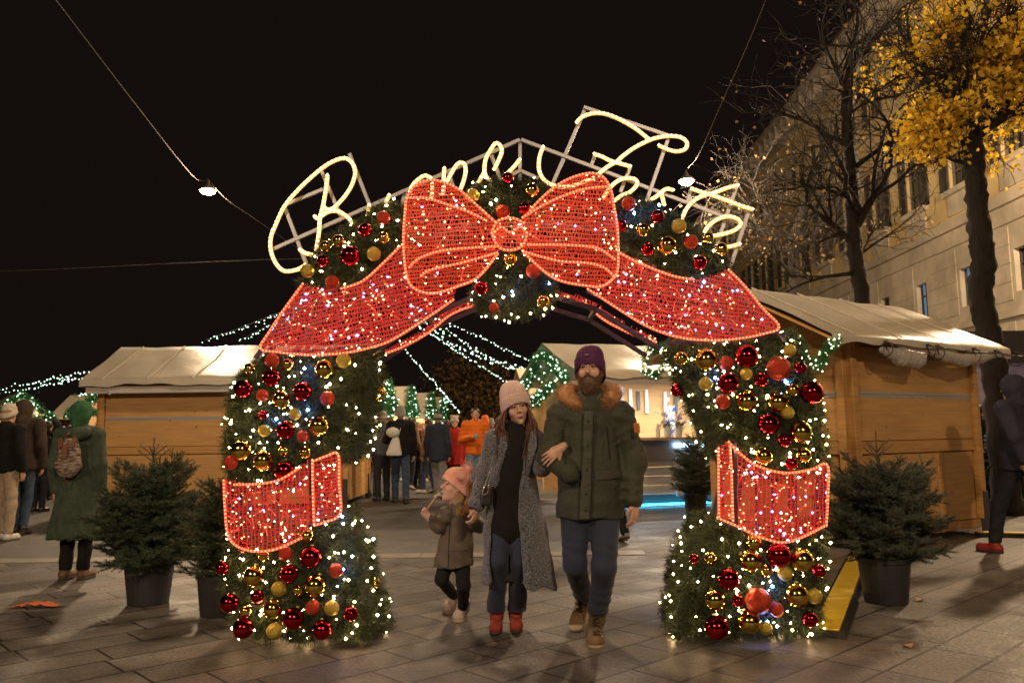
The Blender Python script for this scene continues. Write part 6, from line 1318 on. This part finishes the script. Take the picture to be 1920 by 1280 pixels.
# ======== the man
t, O = figure_root(1108, 5.1, "bearded man in a dark olive parka with fur collar, purple beanie and laced tan boots")
a3 = lambda px, py, dy=0: at(px, py, 5.1+dy)
hc = a3(1106, 693, .075); Rh = rotz(R(-13))@Ry(R(-1)); nb = a3(1106, 745, .08)
SL, SR = a3(1050, 776, .08), a3(1164, 776, .08); EL, ER = a3(1032, 856, .06), a3(1189, 866, .10); WL, WR_ = a3(1062, 884, -.07), a3(1190, 940, .03)
hipL, hipR = a3(1079, 965, .07), a3(1133, 965, .07); kL, kR = a3(1077, 1058, .04), a3(1134, 1062, -.03)
tL = gnd(1080, 1183); tR = gnd(1117, 1214); aL = at(1098, 1128, tL[1]+.16); aR = at(1119, 1160, tR[1]+.14)
F = Field(); head_f(F, hc, Rh, 1.0); F.cone(hc+A(0, .025, -.06), nb, .058, .064, .02)
F.chain([nb-A(0, 0, .07), a3(1106, 850, .07), a3(1106, 950, .07)], [.12, .15, .14], .05, fy=.65)
F.chain([SL, EL, WL], [.06, .048, .032], .02); F.chain([SR, ER, WR_], [.06, .048, .032], .02)
hand_f(F, WR_, A(-.05, -.12, -1), A(-.75, .6, 0), A(-.3, -1, 0), 1.06, .55); hand_f(F, WL, A(.8, -.1, -.5), A(0, 1, 0), A(0, -.3, 1), 1.0, .6)
F.chain([hipL, kL, aL], [.072, .048, .034], .02); F.chain([hipR, kR, aR], [.072, .048, .034], .02)
body = obj("body", F.build(.03, [(hc-A(.10, .13, .13), hc+A(.10, .13, .13), .0052), (WR_+A(-.07, -.09, -.21), WR_+A(.06, .06, 0), .006)]), skin_a, t, smooth=True)
eyes(t, body, hc, Rh, 1.0, (-.35, 0))
lipm = mat("lips", (.34, .13, .11), .4); hairm = mat("brown_beard", (.17, .095, .055), .65, island=.5, var=.3, vscale=40)
br = MB()
for e in (-1, 1): br.tube([hc+Rh@A(e*.014, -.099, .0255), hc+Rh@A(e*.033, -.0985, .0290), hc+Rh@A(e*.052, -.084, .0255)], [.003, .0042, .0025], 6)
sub("eyebrows", br, hairm, body, t)
F = Field(); F.ell(hc+Rh@A(0, -.052, -.088), A(.062, .056, .056), .02, Rm=Rh); F.cone(hc+Rh@A(-.064, -.02, -.03), hc+Rh@A(-.030, -.066, -.10), .016, .026, .02); F.cone(hc+Rh@A(.064, -.02, -.03), hc+Rh@A(.030, -.066, -.10), .016, .026, .02)
F.cone(hc+Rh@A(-.032, -.090, -.056), hc+Rh@A(0, -.108, -.040), .007, .0085, .008); F.cone(hc+Rh@A(.032, -.090, -.056), hc+Rh@A(0, -.108, -.040), .007, .0085, .008); F.ell(hc+Rh@A(0, -.070, -.125), A(.036, .034, .030), .02, Rm=Rh)
F.ell(hc+Rh@A(0, -.112, -.056), A(.019, .012, .0058), .003, 's', Rh)
bd = F.build(.0062); beard = obj("beard", bd, hairm, t, smooth=True); V = bd.v[0]; i = rng.integers(0, len(V), 2600); dN = norm(V[i]-(hc+Rh@A(0, -.01, -.07))); T = needles(V[i], dN+A(0, -.1, -.8), .016, .0016, .35, 2, rad=.002)
k = ~(((T[:, 0]-(hc+Rh@A(0, -.112, -.056)))**2).sum(1) < .021**2); sub("beard_hair", MB().tris(T[k]), hairm, beard, t)
sub("lips", MB().ball(hc+Rh@A(0, -.1005, -.0575), .017, 12, 6, (1, .35, .32), Rh), lipm, body, t, smooth=True)
hatm = cloth("purple_knit", (.085, .028, .085), .2, bs=160); ho = obj("hat", beanie(hc, Rh, 1.03, top=.155, low=-.030, cuff=.09, fat=1.03, ribs=60, amp=.0012, back=-.60, slouch=(.02, .03), nseg=180), hatm, t, smooth=True)
hb_ = MB(); hb_.box(hc+Rh@A(0, -.122, .085), (.024, .003, .010), Rh@Rx(-.1)); sub("hat_tag", hb_, mat("grey_tag", (.16, .14, .15), .6), ho, t)
parka = mat("olive_parka", (.042, .046, .032), .62, var=.18, vscale=5, bump=.35, bscale=40, sheen=.05, spec=.25)
zh = a3(1105, 974, -.05)[2]; ctr = a3(1105, 880, .07)
F = Field(); F.cone(a3(1106, 800, .07), a3(1105, 880, .07), .165, .185, .06, fy=.66); F.cone(a3(1105, 880, .07), a3(1106, 985, .07), .188, .215, .05, fy=.64)
for S_, E_, W_2 in ((SL, EL, WL), (SR, ER, WR_)): F.cone(nb-A(0, -.01, .04), S_, .08, .076, .05); F.cone(S_, E_, .082, .077, .03)
F.cone(EL, WL+A(.01, 0, 0), .078, .066, .04); F.cone(ER+A(-.012, 0, 0), WR_+A(-.01, 0, .012), .078, .060, .05)
F.cone(nb-A(0, 0, .06), nb+A(0, .01, .01), .095, .085, .03); F.ell(nb+A(0, .12, -.06), A(.14, .07, .10), .04)
yv = lambda px, py: ctr[1]-.64*.20-.006
for (p0, p1, r_) in ((a3(1104, 775, -.055), a3(1101, 860, -.062), .020), (a3(1101, 860, -.062), a3(1096, 970, -.072), .021)): F.cone(p0, p1, r_, r_, .012)
F.fn(lambda D, x, y, z: np.maximum(D, np.where((x > EL[0]-O[0]*0-.5) & (y > -9), zh+.006*np.sin((x-O[0])*30)-z, -1)))
def man_noise(x, y, z):
    X = x-O[0]; arm = 1/(1+np.exp(-(np.abs(X)-.16)*60)); return .0035*np.sin(27*z+14*X+4*np.sin(9*z))*(1-arm)*.8+arm*(.0035*np.sin(38*z+22*X+5*np.sin(13*z))+.002*np.sin(70*z-60*X+3*np.sin(20*z)))-.004*np.exp(-((z-zh-.10)/.02)**2)
pk = F.build(.0105, noise=man_noise); jk = obj("parka", pk, parka, t, smooth=True)
PV = pk.v[0]
def front_at(px, py, V=PV, dy0=5.1, rad=.02):
    """front surface point of a garment under a pixel"""
    p = at(px, py, dy0-.08); d = np.hypot(V[:, 0]-p[0], V[:, 2]-p[2]); k = d < rad; q = V[k]; return A(p[0], q[:, 1].min() if len(q) else dy0-.1, p[2])
def patchgrid(pxs, off=.006, V=PV, dy0=5.1, n=8):
    """quad patch lying on a garment, corners in order"""
    c = [A(*p) for p in pxs]; G = []
    for i in range(n+1):
        row = []
        for j in range(n+1):
            u, v = i/n, j/n; p = (c[0]*(1-u)+c[1]*u)*(1-v)+(c[3]*(1-u)+c[2]*u)*v; q = front_at(p[0], p[1], V, dy0); row.append(q-A(0, off, 0))
        G.append(row)
    G = np.array(G); s_ = G[:, :, 1].copy()
    for _ in range(3): s_[1:-1] = (s_[:-2]+s_[1:-1]+s_[2:])/3
    G[:, :, 1] = s_; B_ = G.copy(); B_[:, :, 1] += .012; m_ = MB().sheet(G); m_.sheet(B_[:, ::-1]); 
    rim = np.concatenate([G[:, 0], G[-1, :], G[::-1, -1], G[0, ::-1]]); rb = rim+A(0, .012, 0); m_.sheet(np.stack([rim, rb], 1)); return m_
parka2 = mat("olive_parka_trim", (.039, .042, .030), .62, var=.12, vscale=8, bump=.2, bscale=60)
obj("pocket_flap", patchgrid([(1115, 884), (1163, 880), (1166, 896), (1118, 900)]), parka2, t, smooth=False); obj("pocket_flap", patchgrid([(1052, 888), (1083, 886), (1085, 902), (1056, 903)]), parka2, t)
obj("placket", patchgrid([(1096, 770), (1112, 770), (1106, 972), (1086, 972)], .004, n=16), parka2, t)
dk = mat("dark_seam", (.012, .011, .009), .7); sm = MB()
for P_ in (([(1139, 800), (1143, 830), (1145, 862)]), ([(1058, 805), (1056, 835), (1060, 870)]), ([(1112, 768), (1112, 850), (1107, 972)])):
    Q = smooth_path(np.array(P_, float), 8); sm.tube([front_at(x, y)-A(0, .003, 0) for x, y in Q], .0022, 4)
for py in (790, 835, 880, 925, 955): sm.ball(front_at(1104-.07*(py-770)/2, py)-A(0, .008, 0), .007, 10, 6, (1, .4, 1))
obj("seams", sm, dk, t)
cu = MB()
for a, b, r_ in ((WR_+A(0, 0, .01), WR_-A(.0, .003, .022), .044), ): cu.tube([a, b], r_, 16)
cu.tube([WL+A(-.006, .0, .004), WL+A(.022, -.004, -.012)], .052, 16); obj("knit_cuff", cu, C_['black'], t)
pt_ = MB(); p = at(1193, 802, 5.04); pt_.box(p+A(.004, 0, 0), (.016, .042, .06), rotz(R(38))@Ry(R(-8)), bev=.003); obj("sleeve_badge", pt_, mat("orange_badge", (.55, .20, .06), .6), t)
fur(t, "fur_collar", [nb+A(-.085, -.085, -.045), nb+A(-.145, -.03, .0), nb+A(-.135, .05, .035), nb+A(-.06, .11, .035), nb+A(.06, .11, .035), nb+A(.135, .05, .035), nb+A(.148, -.03, .005), nb+A(.09, -.085, -.04)], [.030, .052, .058, .05, .05, .058, .054, .030], furm, 5200, .028, Wd=.0018)
F = Field(); F.cone(nb+A(-.03, -.055, -.04), nb+A(0, -.07, -.065), .028, .025, .02); F.cone(nb+A(.06, -.05, .01), nb+A(0, -.07, -.065), .026, .026, .02); F.cone(nb+A(-.06, -.05, .01), nb+A(-.01, -.07, -.05), .026, .026, .02); obj("collar", F.build(.009), parka2, t, smooth=True)
denim = mat("dark_denim", (.018, .026, .056), .8, var=.35, vscale=3.5, bump=.3, bscale=180, sheen=.1); sole_t = mat("tan_sole", (.35, .27, .17), .7)
F = Field(); F.ell((hipL+hipR)/2+A(0, .02, 0), A(.165, .12, .12), .04); F.chain([hipL, kL, aL+(kL-aL)*.12], [.096, .071, .062], .03); F.chain([hipR, kR, aR+A(0, 0, .01)], [.098, .073, .064], .03)
F.fn(lambda D, x, y, z: np.maximum(D, np.where(x > O[0]-.015, .185, aL[2]+.045)-z))
jn = lambda x, y, z: .004*np.sin(62*z+18*(x-O[0])+3*np.sin(20*z))*(np.exp(-((z-kR[2])/.09)**2)+np.exp(-((z-.25)/.08)**2)*.9+.25)
jo = obj("jeans", F.build(.010, noise=jn), denim, t, smooth=True)
bm_ = mat("tan_nubuck", (.17, .105, .048), .75, var=.3, vscale=12, bump=.2, bscale=90); lac = mat("dark_lace", (.04, .03, .02), .7)
shoe(t, aR, A(tR[0]+.01, tR[1]+.25, .0), A(tR[0]+.0, tR[1]-.02, .0), bm_, sole_t, .047, .09, laces=lac, top_r=.058)
dl = A(.08, .26, .105); shoe(t, aL, A(tL[0], tL[1], 0)+dl, A(tL[0]-.012, tL[1]-.02, .0), bm_, sole_t, .047, .07, laces=lac, top_r=.056, up=kL-aL)
# ======== the woman
t, O = figure_root(958, 5.32, "woman in long grey tweed coat and pale pink ribbed beanie holding the man's arm")
a3 = lambda px, py, dy=0: at(px, py, 5.32+dy)
Rh = rotz(R(9))@Ry(R(-13))@Rx(R(4)); hc = a3(968, 764, .075); nb = a3(966, 812, .09); s = .94
SL, SR = a3(928, 822, .08), a3(1000, 822, .08); EL, ER = a3(910, 885, .09), a3(1016, 878, .0); WL = a3(893, 948, .02); WR2 = at(1053, 839, 5.035)
hipL, hipR = a3(943, 965, .08), a3(975, 965, .08); kL, kR = a3(937, 1050, .04), a3(973, 1052, .04); g1, g2 = gnd(931, 1191), gnd(967, 1188); aL = A(g1[0], g1[1]+.12, .11); aR = A(g2[0], g2[1]+.12, .11)
F = Field(); head_f(F, hc, Rh, s, male=False); F.cone(hc+Rh@A(0, .02, -.06), nb, .046, .052, .02); F.chain([nb-A(0, 0, .06), a3(960, 880, .08), a3(958, 950, .08)], [.10, .115, .12], .05, fy=.65)
F.chain([SL, EL, WL], [.045, .036, .026], .02); F.chain([SR, ER, WR2], [.045, .036, .025], .02)
hand_f(F, WL, A(-.1, -.15, -1), A(-.7, .3, 0), A(.3, -1, 0), .92, .9); hand_f(F, WR2, A(-.82, -.10, -.58), A(-.1, .95, -.3), A(.45, -.2, .7)*-1, .95, .35, spread=.35)
F.chain([hipL, kL, aL], [.062, .040, .030], .02); F.chain([hipR, kR, aR], [.062, .040, .030], .02)
body = obj("body", F.build(.03, [(hc-A(.10, .13, .13), hc+A(.10, .13, .13), .0052), (WR2+A(-.17, -.05, -.13), WR2+A(.02, .06, .05), .0055), (WL+A(-.07, -.08, -.16), WL+A(.06, .06, 0), .006)]), mat("fair_skin", (.56, .33, .25), .45, var=.05, vscale=25, bump=.06, bscale=240), t, smooth=True)
eyes(t, body, hc, Rh, s, (.5, -.25)); rh = mat("auburn_hair", (.10, .036, .018), .45, island=.5)
br = MB()
for e in (-1, 1): br.tube([hc+Rh@A(e*.014, -.097, .0300)*s, hc+Rh@A(e*.033, -.097, .0350)*s, hc+Rh@A(e*.052, -.083, .0305)*s], [.0018, .0024, .0012], 6)
sub("eyebrows", br, mat("brow_brown", (.05, .025, .015), .6), body, t); sub("lips", MB().ball(hc+Rh@A(0, -.0985, -.0575)*s, .0235*s, 12, 6, (1, .30, .27), Rh), mat("rose_lips", (.42, .17, .14), .4), body, t, smooth=True)
knit = cloth("pale_pink_knit", (.62, .47, .46), .08, bs=220); obj("hat", beanie(hc, Rh, 1.02, top=.180, low=-.02, cuff=.085, ribs=46, amp=.0030, back=-.52, fat=1.04, nseg=276), knit, t, smooth=True)
hr = MB(); rg = np.random.default_rng(8)
for e in (-1, 1):
    for k in range(330):
        a = rg.uniform(-.55, 1.15); y0 = .075*math.sin(a)*1.1; x0 = e*.078*math.cos(a*.7); st = hc+Rh@A(x0, y0-.012, .02)*s; L = rg.uniform(.16, .30) if a < .6 else rg.uniform(.12, .2)
        end = A(nb[0]+e*rg.uniform(.03, .125)+(.01 if e > 0 else 0), nb[1]-.06+rg.uniform(-.05, .05) if a < .5 else nb[1]+.07, hc[2]-L-.06)
        mid = st*.5+end*.5+A(e*.030+rg.normal()*.008, -.01, 0); q2 = st*.75+end*.25+A(e*.018, 0, 0); q4 = st*.25+end*.75+A(e*.012+rg.normal()*.01, -.005, 0); S = smooth_path(np.array([st, q2, mid, q4, end]), 4); w_ = rg.uniform(.0016, .0034); hr.tube(S, np.concatenate([np.full(len(S)-4, w_), np.linspace(w_, .0006, 4)]), 4, cap=False)
F = Field(); F.cone(hc+Rh@A(0, .04, .02)*s, nb+A(0, .05, .02), .078, .06, .03); F.ell(hc+Rh@A(0, -.07, -.02)*s, A(.058, .062, .085)*s, .01, 's', Rh)
ho = obj("hair", F.build(.009), rh, t, smooth=True); sub("locks", hr, rh, ho, t, smooth=True)
tweed = mat("grey_tweed", (.20, .205, .235), .95, col2=(.016, .02, .04), vscale=105, detail=2, bump=.6, bscale=150, sheen=.3)
blk = C_['black']; zhem = a3(965, 1104, -.05)[2]
yb = [800, 830, 860, 905, 950, 1000, 1060, 1125]; xl = [951, 947, 944, 935, 928, 921, 917, 919]; xr = [994, 988, 982, 976, 971, 973, 980, 988]
zt_ = np.array([at(960, y, 5.2)[2] for y in yb])[::-1]; xl_ = np.array([at(x, y, 5.22)[0] for x, y in zip(xl, yb)])[::-1]; xr_ = np.array([at(x, y, 5.22)[0] for x, y in zip(xr, yb)])[::-1]
def coatfield(e):
    F = Field(); F.cone(a3(963, 842, .09), a3(960, 900, .09), .140-e, .150-e, .05, fy=.72); F.cone(a3(960, 900, .09), a3(966, 1000, .10), .152-e, .20-e, .05, fy=.68); F.cone(a3(966, 1000, .10), a3(972, 1125, .10), .20-e, .262-e, .05, fy=.66)
    return F
F = coatfield(0)
for S_ in (SL, SR): F.cone(nb-A(0, 0, .045), S_, .066, .064, .04)
F.chain([SL, EL, WL+A(0, 0, .012)], [.066, .059, .052], .025); F.chain([SR, ER], [.066, .060], .025)
lp = lambda D, x, y, z: D
ycut = 5.32+.10
def opening(D, x, y, z):
    a = np.interp(z.ravel(), zt_, xl_).reshape(z.shape); b = np.interp(z.ravel(), zt_, xr_).reshape(z.shape); d = np.maximum(np.maximum(a-x, x-b), y-ycut); d = np.maximum(d, -(1.62-z)); return np.maximum(D, -d)
F.fn(opening); F.fn(lambda D, x, y, z: np.maximum(D, zhem+.02*np.sin((x-O[0])*9+2)+.006*np.sin(x*40)-z))
def wn(x, y, z):
    X = x-O[0]; low = np.clip((1.0-z)*1.3, 0, 1); return .010*low*np.sin(34*X+2.5*np.sin(4*z)+8*y)+.0035*np.sin(30*z+12*X)*(1-low)+.004*np.sin(50*z+30*X)*(X < -.13)*(z > .75)
cv = F.build(.0105, noise=wn); co_ = obj("coat", cv, tweed, t, smooth=True); CV = cv.v[0]
F = coatfield(.016); F.fn(lambda D, x, y, z: np.maximum(np.maximum(D, (ycut-.014)-y), zhem+.012-z)); sub("lining", F.build(.016), mat("coat_lining", (.014, .013, .016), .7), co_, t, smooth=True)
lpm = MB(); L1_, L2_ = [], []
for (x, y) in ((948, 806), (950, 830), (946, 858), (938, 895)): L1_.append(front_at(x-7, y, CV, 5.32, .03)-A(0, .008, 0))
for (x, y) in ((992, 808), (993, 830), (988, 858), (982, 890)): L2_.append(front_at(x+7, y, CV, 5.32, .03)-A(0, .008, 0))
for P_ in (L1_, L2_): P_ = smooth_path(np.array(P_), 5); w_ = np.interp(np.linspace(0, 1, len(P_)), [0, .4, 1], [.012, .03, .010]); m2 = np.stack([P_-np.outer(w_, A(1, 0, 0)), P_-A(0, .006, 0), P_+np.outer(w_, A(1, 0, 0))], 1); lpm.sheet(m2)
obj("lapel", lpm, tweed, t, smooth=True)
F = Field(); F.cone(nb-A(0, 0, .02), nb+A(-.002, -.012, .035), .060, .056, .02); F.cone(a3(964, 835, .075), a3(956, 905, .07), .125, .115, .05, fy=.72); F.cone(a3(956, 905, .07), a3(955, 985, .07), .118, .135, .05, fy=.72)
obj("black_knit_dress", F.build(.011, noise=wrinkle(.003, 1.6)), blk, t, smooth=True)
F = Field(); F.ell((hipL+hipR)/2+A(0, .02, 0), A(.14, .10, .12), .04); F.chain([hipL, kL, aL+A(-.006, 0, .03)], [.078, .056, .056], .004); F.chain([hipR, kR, aR+A(.008, 0, .03)], [.078, .056, .058], .004); F.cone(kL, A(aL[0]-.008, aL[1], .13), .052, .063, .004); F.cone(kR, A(aR[0]+.012, aR[1], .13), .052, .066, .004)
F.fn(lambda D, x, y, z: np.maximum(D, .125-z)); obj("flared_jeans", F.build(.0105, noise=lambda x, y, z: .003*np.sin(40*z+20*x)), denim, t, smooth=True)
rb_ = mat("red_suede", (.25, .032, .018), .8, var=.15, vscale=20, bump=.15, bscale=120); rs_ = mat("dark_sole", (.03, .02, .018), .6)
for a, g_, e in ((aL, g1, -1), (aR, g2, 1)):
    b_ = shoe(t, A(a[0], a[1], .11), A(g_[0]+.0, g_[1]+.19, .035), A(g_[0]+e*.006, g_[1]-.01, .0), rb_, rs_, .040, .05, top_r=.048); hl_ = MB(); hl_.box((g_[0], g_[1]+.165, .024), (.05, .05, .048), bev=.008); sub("heel", hl_, rs_, b_, t)
cf = MB(); cf.tube([WL+A(0, 0, .02), WL+A(-.004, -.005, -.022)], .046, 16); obj("knit_cuff", cf, blk, t)
# bag on a chain (hangs from her shoulder)
bg_ = thing("shoulder_bag", "small black bag on a silver chain at the woman's elbow", "handbag", a3(909, 930, -.02)); m_ = MB(); m_.box(a3(913, 930, -.03), (.07, .05, .12), Ry(.1), bev=.012); obj("bag", m_, shk, bg_)
m_ = MB(); cp = [a3(925, 850, -.105), a3(919, 880, -.10), a3(912, 902, -.09), a3(905, 922, -.075), a3(907, 927, -.075), a3(914, 922, -.085), a3(918, 900, -.095), a3(923, 875, -.105)]
for q_ in resample(smooth_path(np.array(cp), 6), .0085): m_.ball(q_, .0042, 6, 4)
obj("chain", m_, mat("silver_chain", (.7, .7, .72), .25, metal=.9), bg_)
# ======== the child
t, O = figure_root(852, 5.68, "small child in an olive parka and pink bobble hat holding the woman's hand")
a3 = lambda px, py, dy=0: at(px, py, 5.68+dy)
s = .86; Rh = rotz(R(-66))@Rx(R(-14)); hc = a3(853, 914, .02); nb = a3(858, 949, .03)
SL, SR = a3(838, 962, .0), a3(884, 962, .04); EL, ER = a3(822, 988, -.04), a3(897, 985, .02); WL, WR3 = a3(802, 968, -.10), a3(889, 969, -.14)
hipL, hipR = a3(838, 1050, .03), a3(866, 1050, .03); kL, kR = a3(828, 1086, .0), a3(869, 1098, -.02); g1, g2 = gnd(838, 1152), gnd(859, 1167); aL = A(g1[0]+.045, g1[1]+.09, .12); aR = A(g2[0]+.03, g2[1]+.06, .09)
F = Field(); head_f(F, hc, Rh, s, male=False); F.cone(hc+Rh@A(0, .02, -.055), nb, .040, .045, .02); F.chain([nb-A(0, 0, .05), a3(856, 1010, .03), a3(852, 1045, .03)], [.07, .085, .085], .05, fy=.7)
F.chain([SL, EL, WL], [.032, .028, .02], .015); F.chain([SR, ER, WR3], [.032, .028, .02], .015)
hand_f(F, WL, A(-.5, -.3, .6), A(.3, -.8, .3), A(.5, 0, .6), .62, 1.2); hand_f(F, WR3, A(.1, -.1, 1), A(.2, .9, 0), A(-.8, 0, 0), .62, .8)
F.chain([hipL, kL, aL], [.045, .030, .018], .02); F.chain([hipR, kR, aR], [.045, .030, .018], .02)
body = obj("body", F.build(.025, [(hc-.12, hc+.12, .0055), (WL+A(-.07, -.07, -.03), WL+A(.04, .04, .08), .0055), (WR3+A(-.05, -.05, -.02), WR3+A(.05, .05, .09), .0055)]), MATS["fair_skin"], t, smooth=True)
eyes(t, body, hc, Rh, s, (-.2, .2)); pink = cloth("pink_knit", (.72, .38, .31), .08, bs=260)
ho = obj("hat", beanie(hc, Rh, .98, top=.150, low=-.01, cuff=.045, ribs=40, amp=.0012, back=-.50, nseg=160), pink, t, smooth=True)
for p_ in (a3(877, 880, .02), a3(866, 892, -.07)):
    m_ = MB(); m_.ball(p_, .030, 14, 10); C = norm(rng.normal(size=(500, 3))); m_.tris(needles(p_+C*.026, C, .012, .003, .4, 2)); sub("pompom", m_, pink, ho, t)
F = Field(); F.cone(hc+Rh@A(0, .03, -.03), hc+Rh@A(0, .05, -.12), .066, .05, .02); F.ell(hc+Rh@A(0, -.06, -.02), A(.05, .05, .07), .01, 's', Rh); obj("hair", F.build(.008, noise=lambda x, y, z: .002*np.sin(x*300)*np.sin(y*260)), H_['blond'], t, smooth=True)
pk2 = mat("child_parka", (.085, .065, .045), .7, var=.18, vscale=6, bump=.2, bscale=60); zc = a3(850, 1066, -.08)[2]
F = Field(); F.cone(a3(861, 972, .03), a3(855, 1020, .03), .088, .115, .04, fy=.82); F.cone(a3(855, 1020, .03), a3(847, 1085, .03), .115, .150, .04, fy=.8)
for S_ in (SL, SR): F.cone(nb-A(0, 0, .03), S_, .05, .045, .03)
F.chain([SL, EL, WL+A(.02, .02, -.012)], [.048, .045, .036], .02); F.chain([SR, ER, WR3+A(0, 0, -.015)], [.048, .045, .036], .02); F.cone(nb-A(0, 0, .03), nb+A(0, .0, .012), .066, .058, .02); F.ell(nb+A(.055, .05, -.02), A(.07, .06, .07), .03)
F.fn(lambda D, x, y, z: np.maximum(D, zc+.10*(x-O[0])*.5-z)); kv = F.build(.0085, noise=lambda x, y, z: .004*np.sin(52*z+30*(x-O[0])+3*np.sin(17*z))+.002*np.sin(90*x)); obj("parka", kv, pk2, t, smooth=True); KV = kv.v[0]
obj("pocket_flap", patchgrid([(842, 1021), (876, 1019), (877, 1032), (842, 1032)], .005, KV, 5.68), pk2, t)
sm = MB(); sm.tube([front_at(x, y, KV, 5.68)-A(0, .002, 0) for x, y in smooth_path(np.array([(846, 952), (842, 1000), (840, 1066)], float), 8)], .0022, 4); obj("seams", sm, dk, t)
fur(t, "fur_trim", [hc+A(.105, .0, .01), hc+A(.115, .01, -.05), hc+A(.09, -.01, -.11), nb+A(.055, -.05, -.01), nb+A(.02, -.07, -.03)], [.024, .03, .03, .022, .012], mat("golden_fur", (.52, .30, .11), .8, island=.4), 2200, .022, Wd=.0018)
F = Field(); F.chain([hipL, kL, aL+A(0, 0, .0)], [.058, .045, .038], .02); F.chain([hipR, kR, aR+A(0, 0, .0)], [.058, .045, .038], .02); F.ell((hipL+hipR)/2, A(.09, .07, .06), .03); obj("leggings", F.build(.0085, noise=wrinkle(.002, 2)), C_['black'], t, smooth=True)
ugg = mat("pale_suede_boot", (.42, .33, .30), .85, bump=.15, bscale=90)
shoe(t, aL, A(g1[0]+.045, g1[1]+.13, .03), A(g1[0]-.01, g1[1]-.015, .0), ugg, sole_t, .040, .055, top_r=.050); shoe(t, aR, A(g2[0]+.03, g2[1]+.13, .0), A(g2[0]-.012, g2[1]-.01, .0), ugg, sole_t, .040, .06, top_r=.050)
st = thing("wooden_stick", "thin pale stick held by the child close to its mouth", "stick", WL+A(0, 0, .03)); m_ = MB(); e0 = WL+A(-.035, -.03, .005); e1 = hc+Rh@A(0, -.125, -.062)*s; m_.tube([e0, e0*.4+e1*.6, e1], [.0042, .0045, .003], 8); obj("stick", m_, mat("pale_wood", (.50, .36, .22), .7), st, smooth=True)
for o in bpy.data.objects:
    if "_w" in o: del o["_w"]
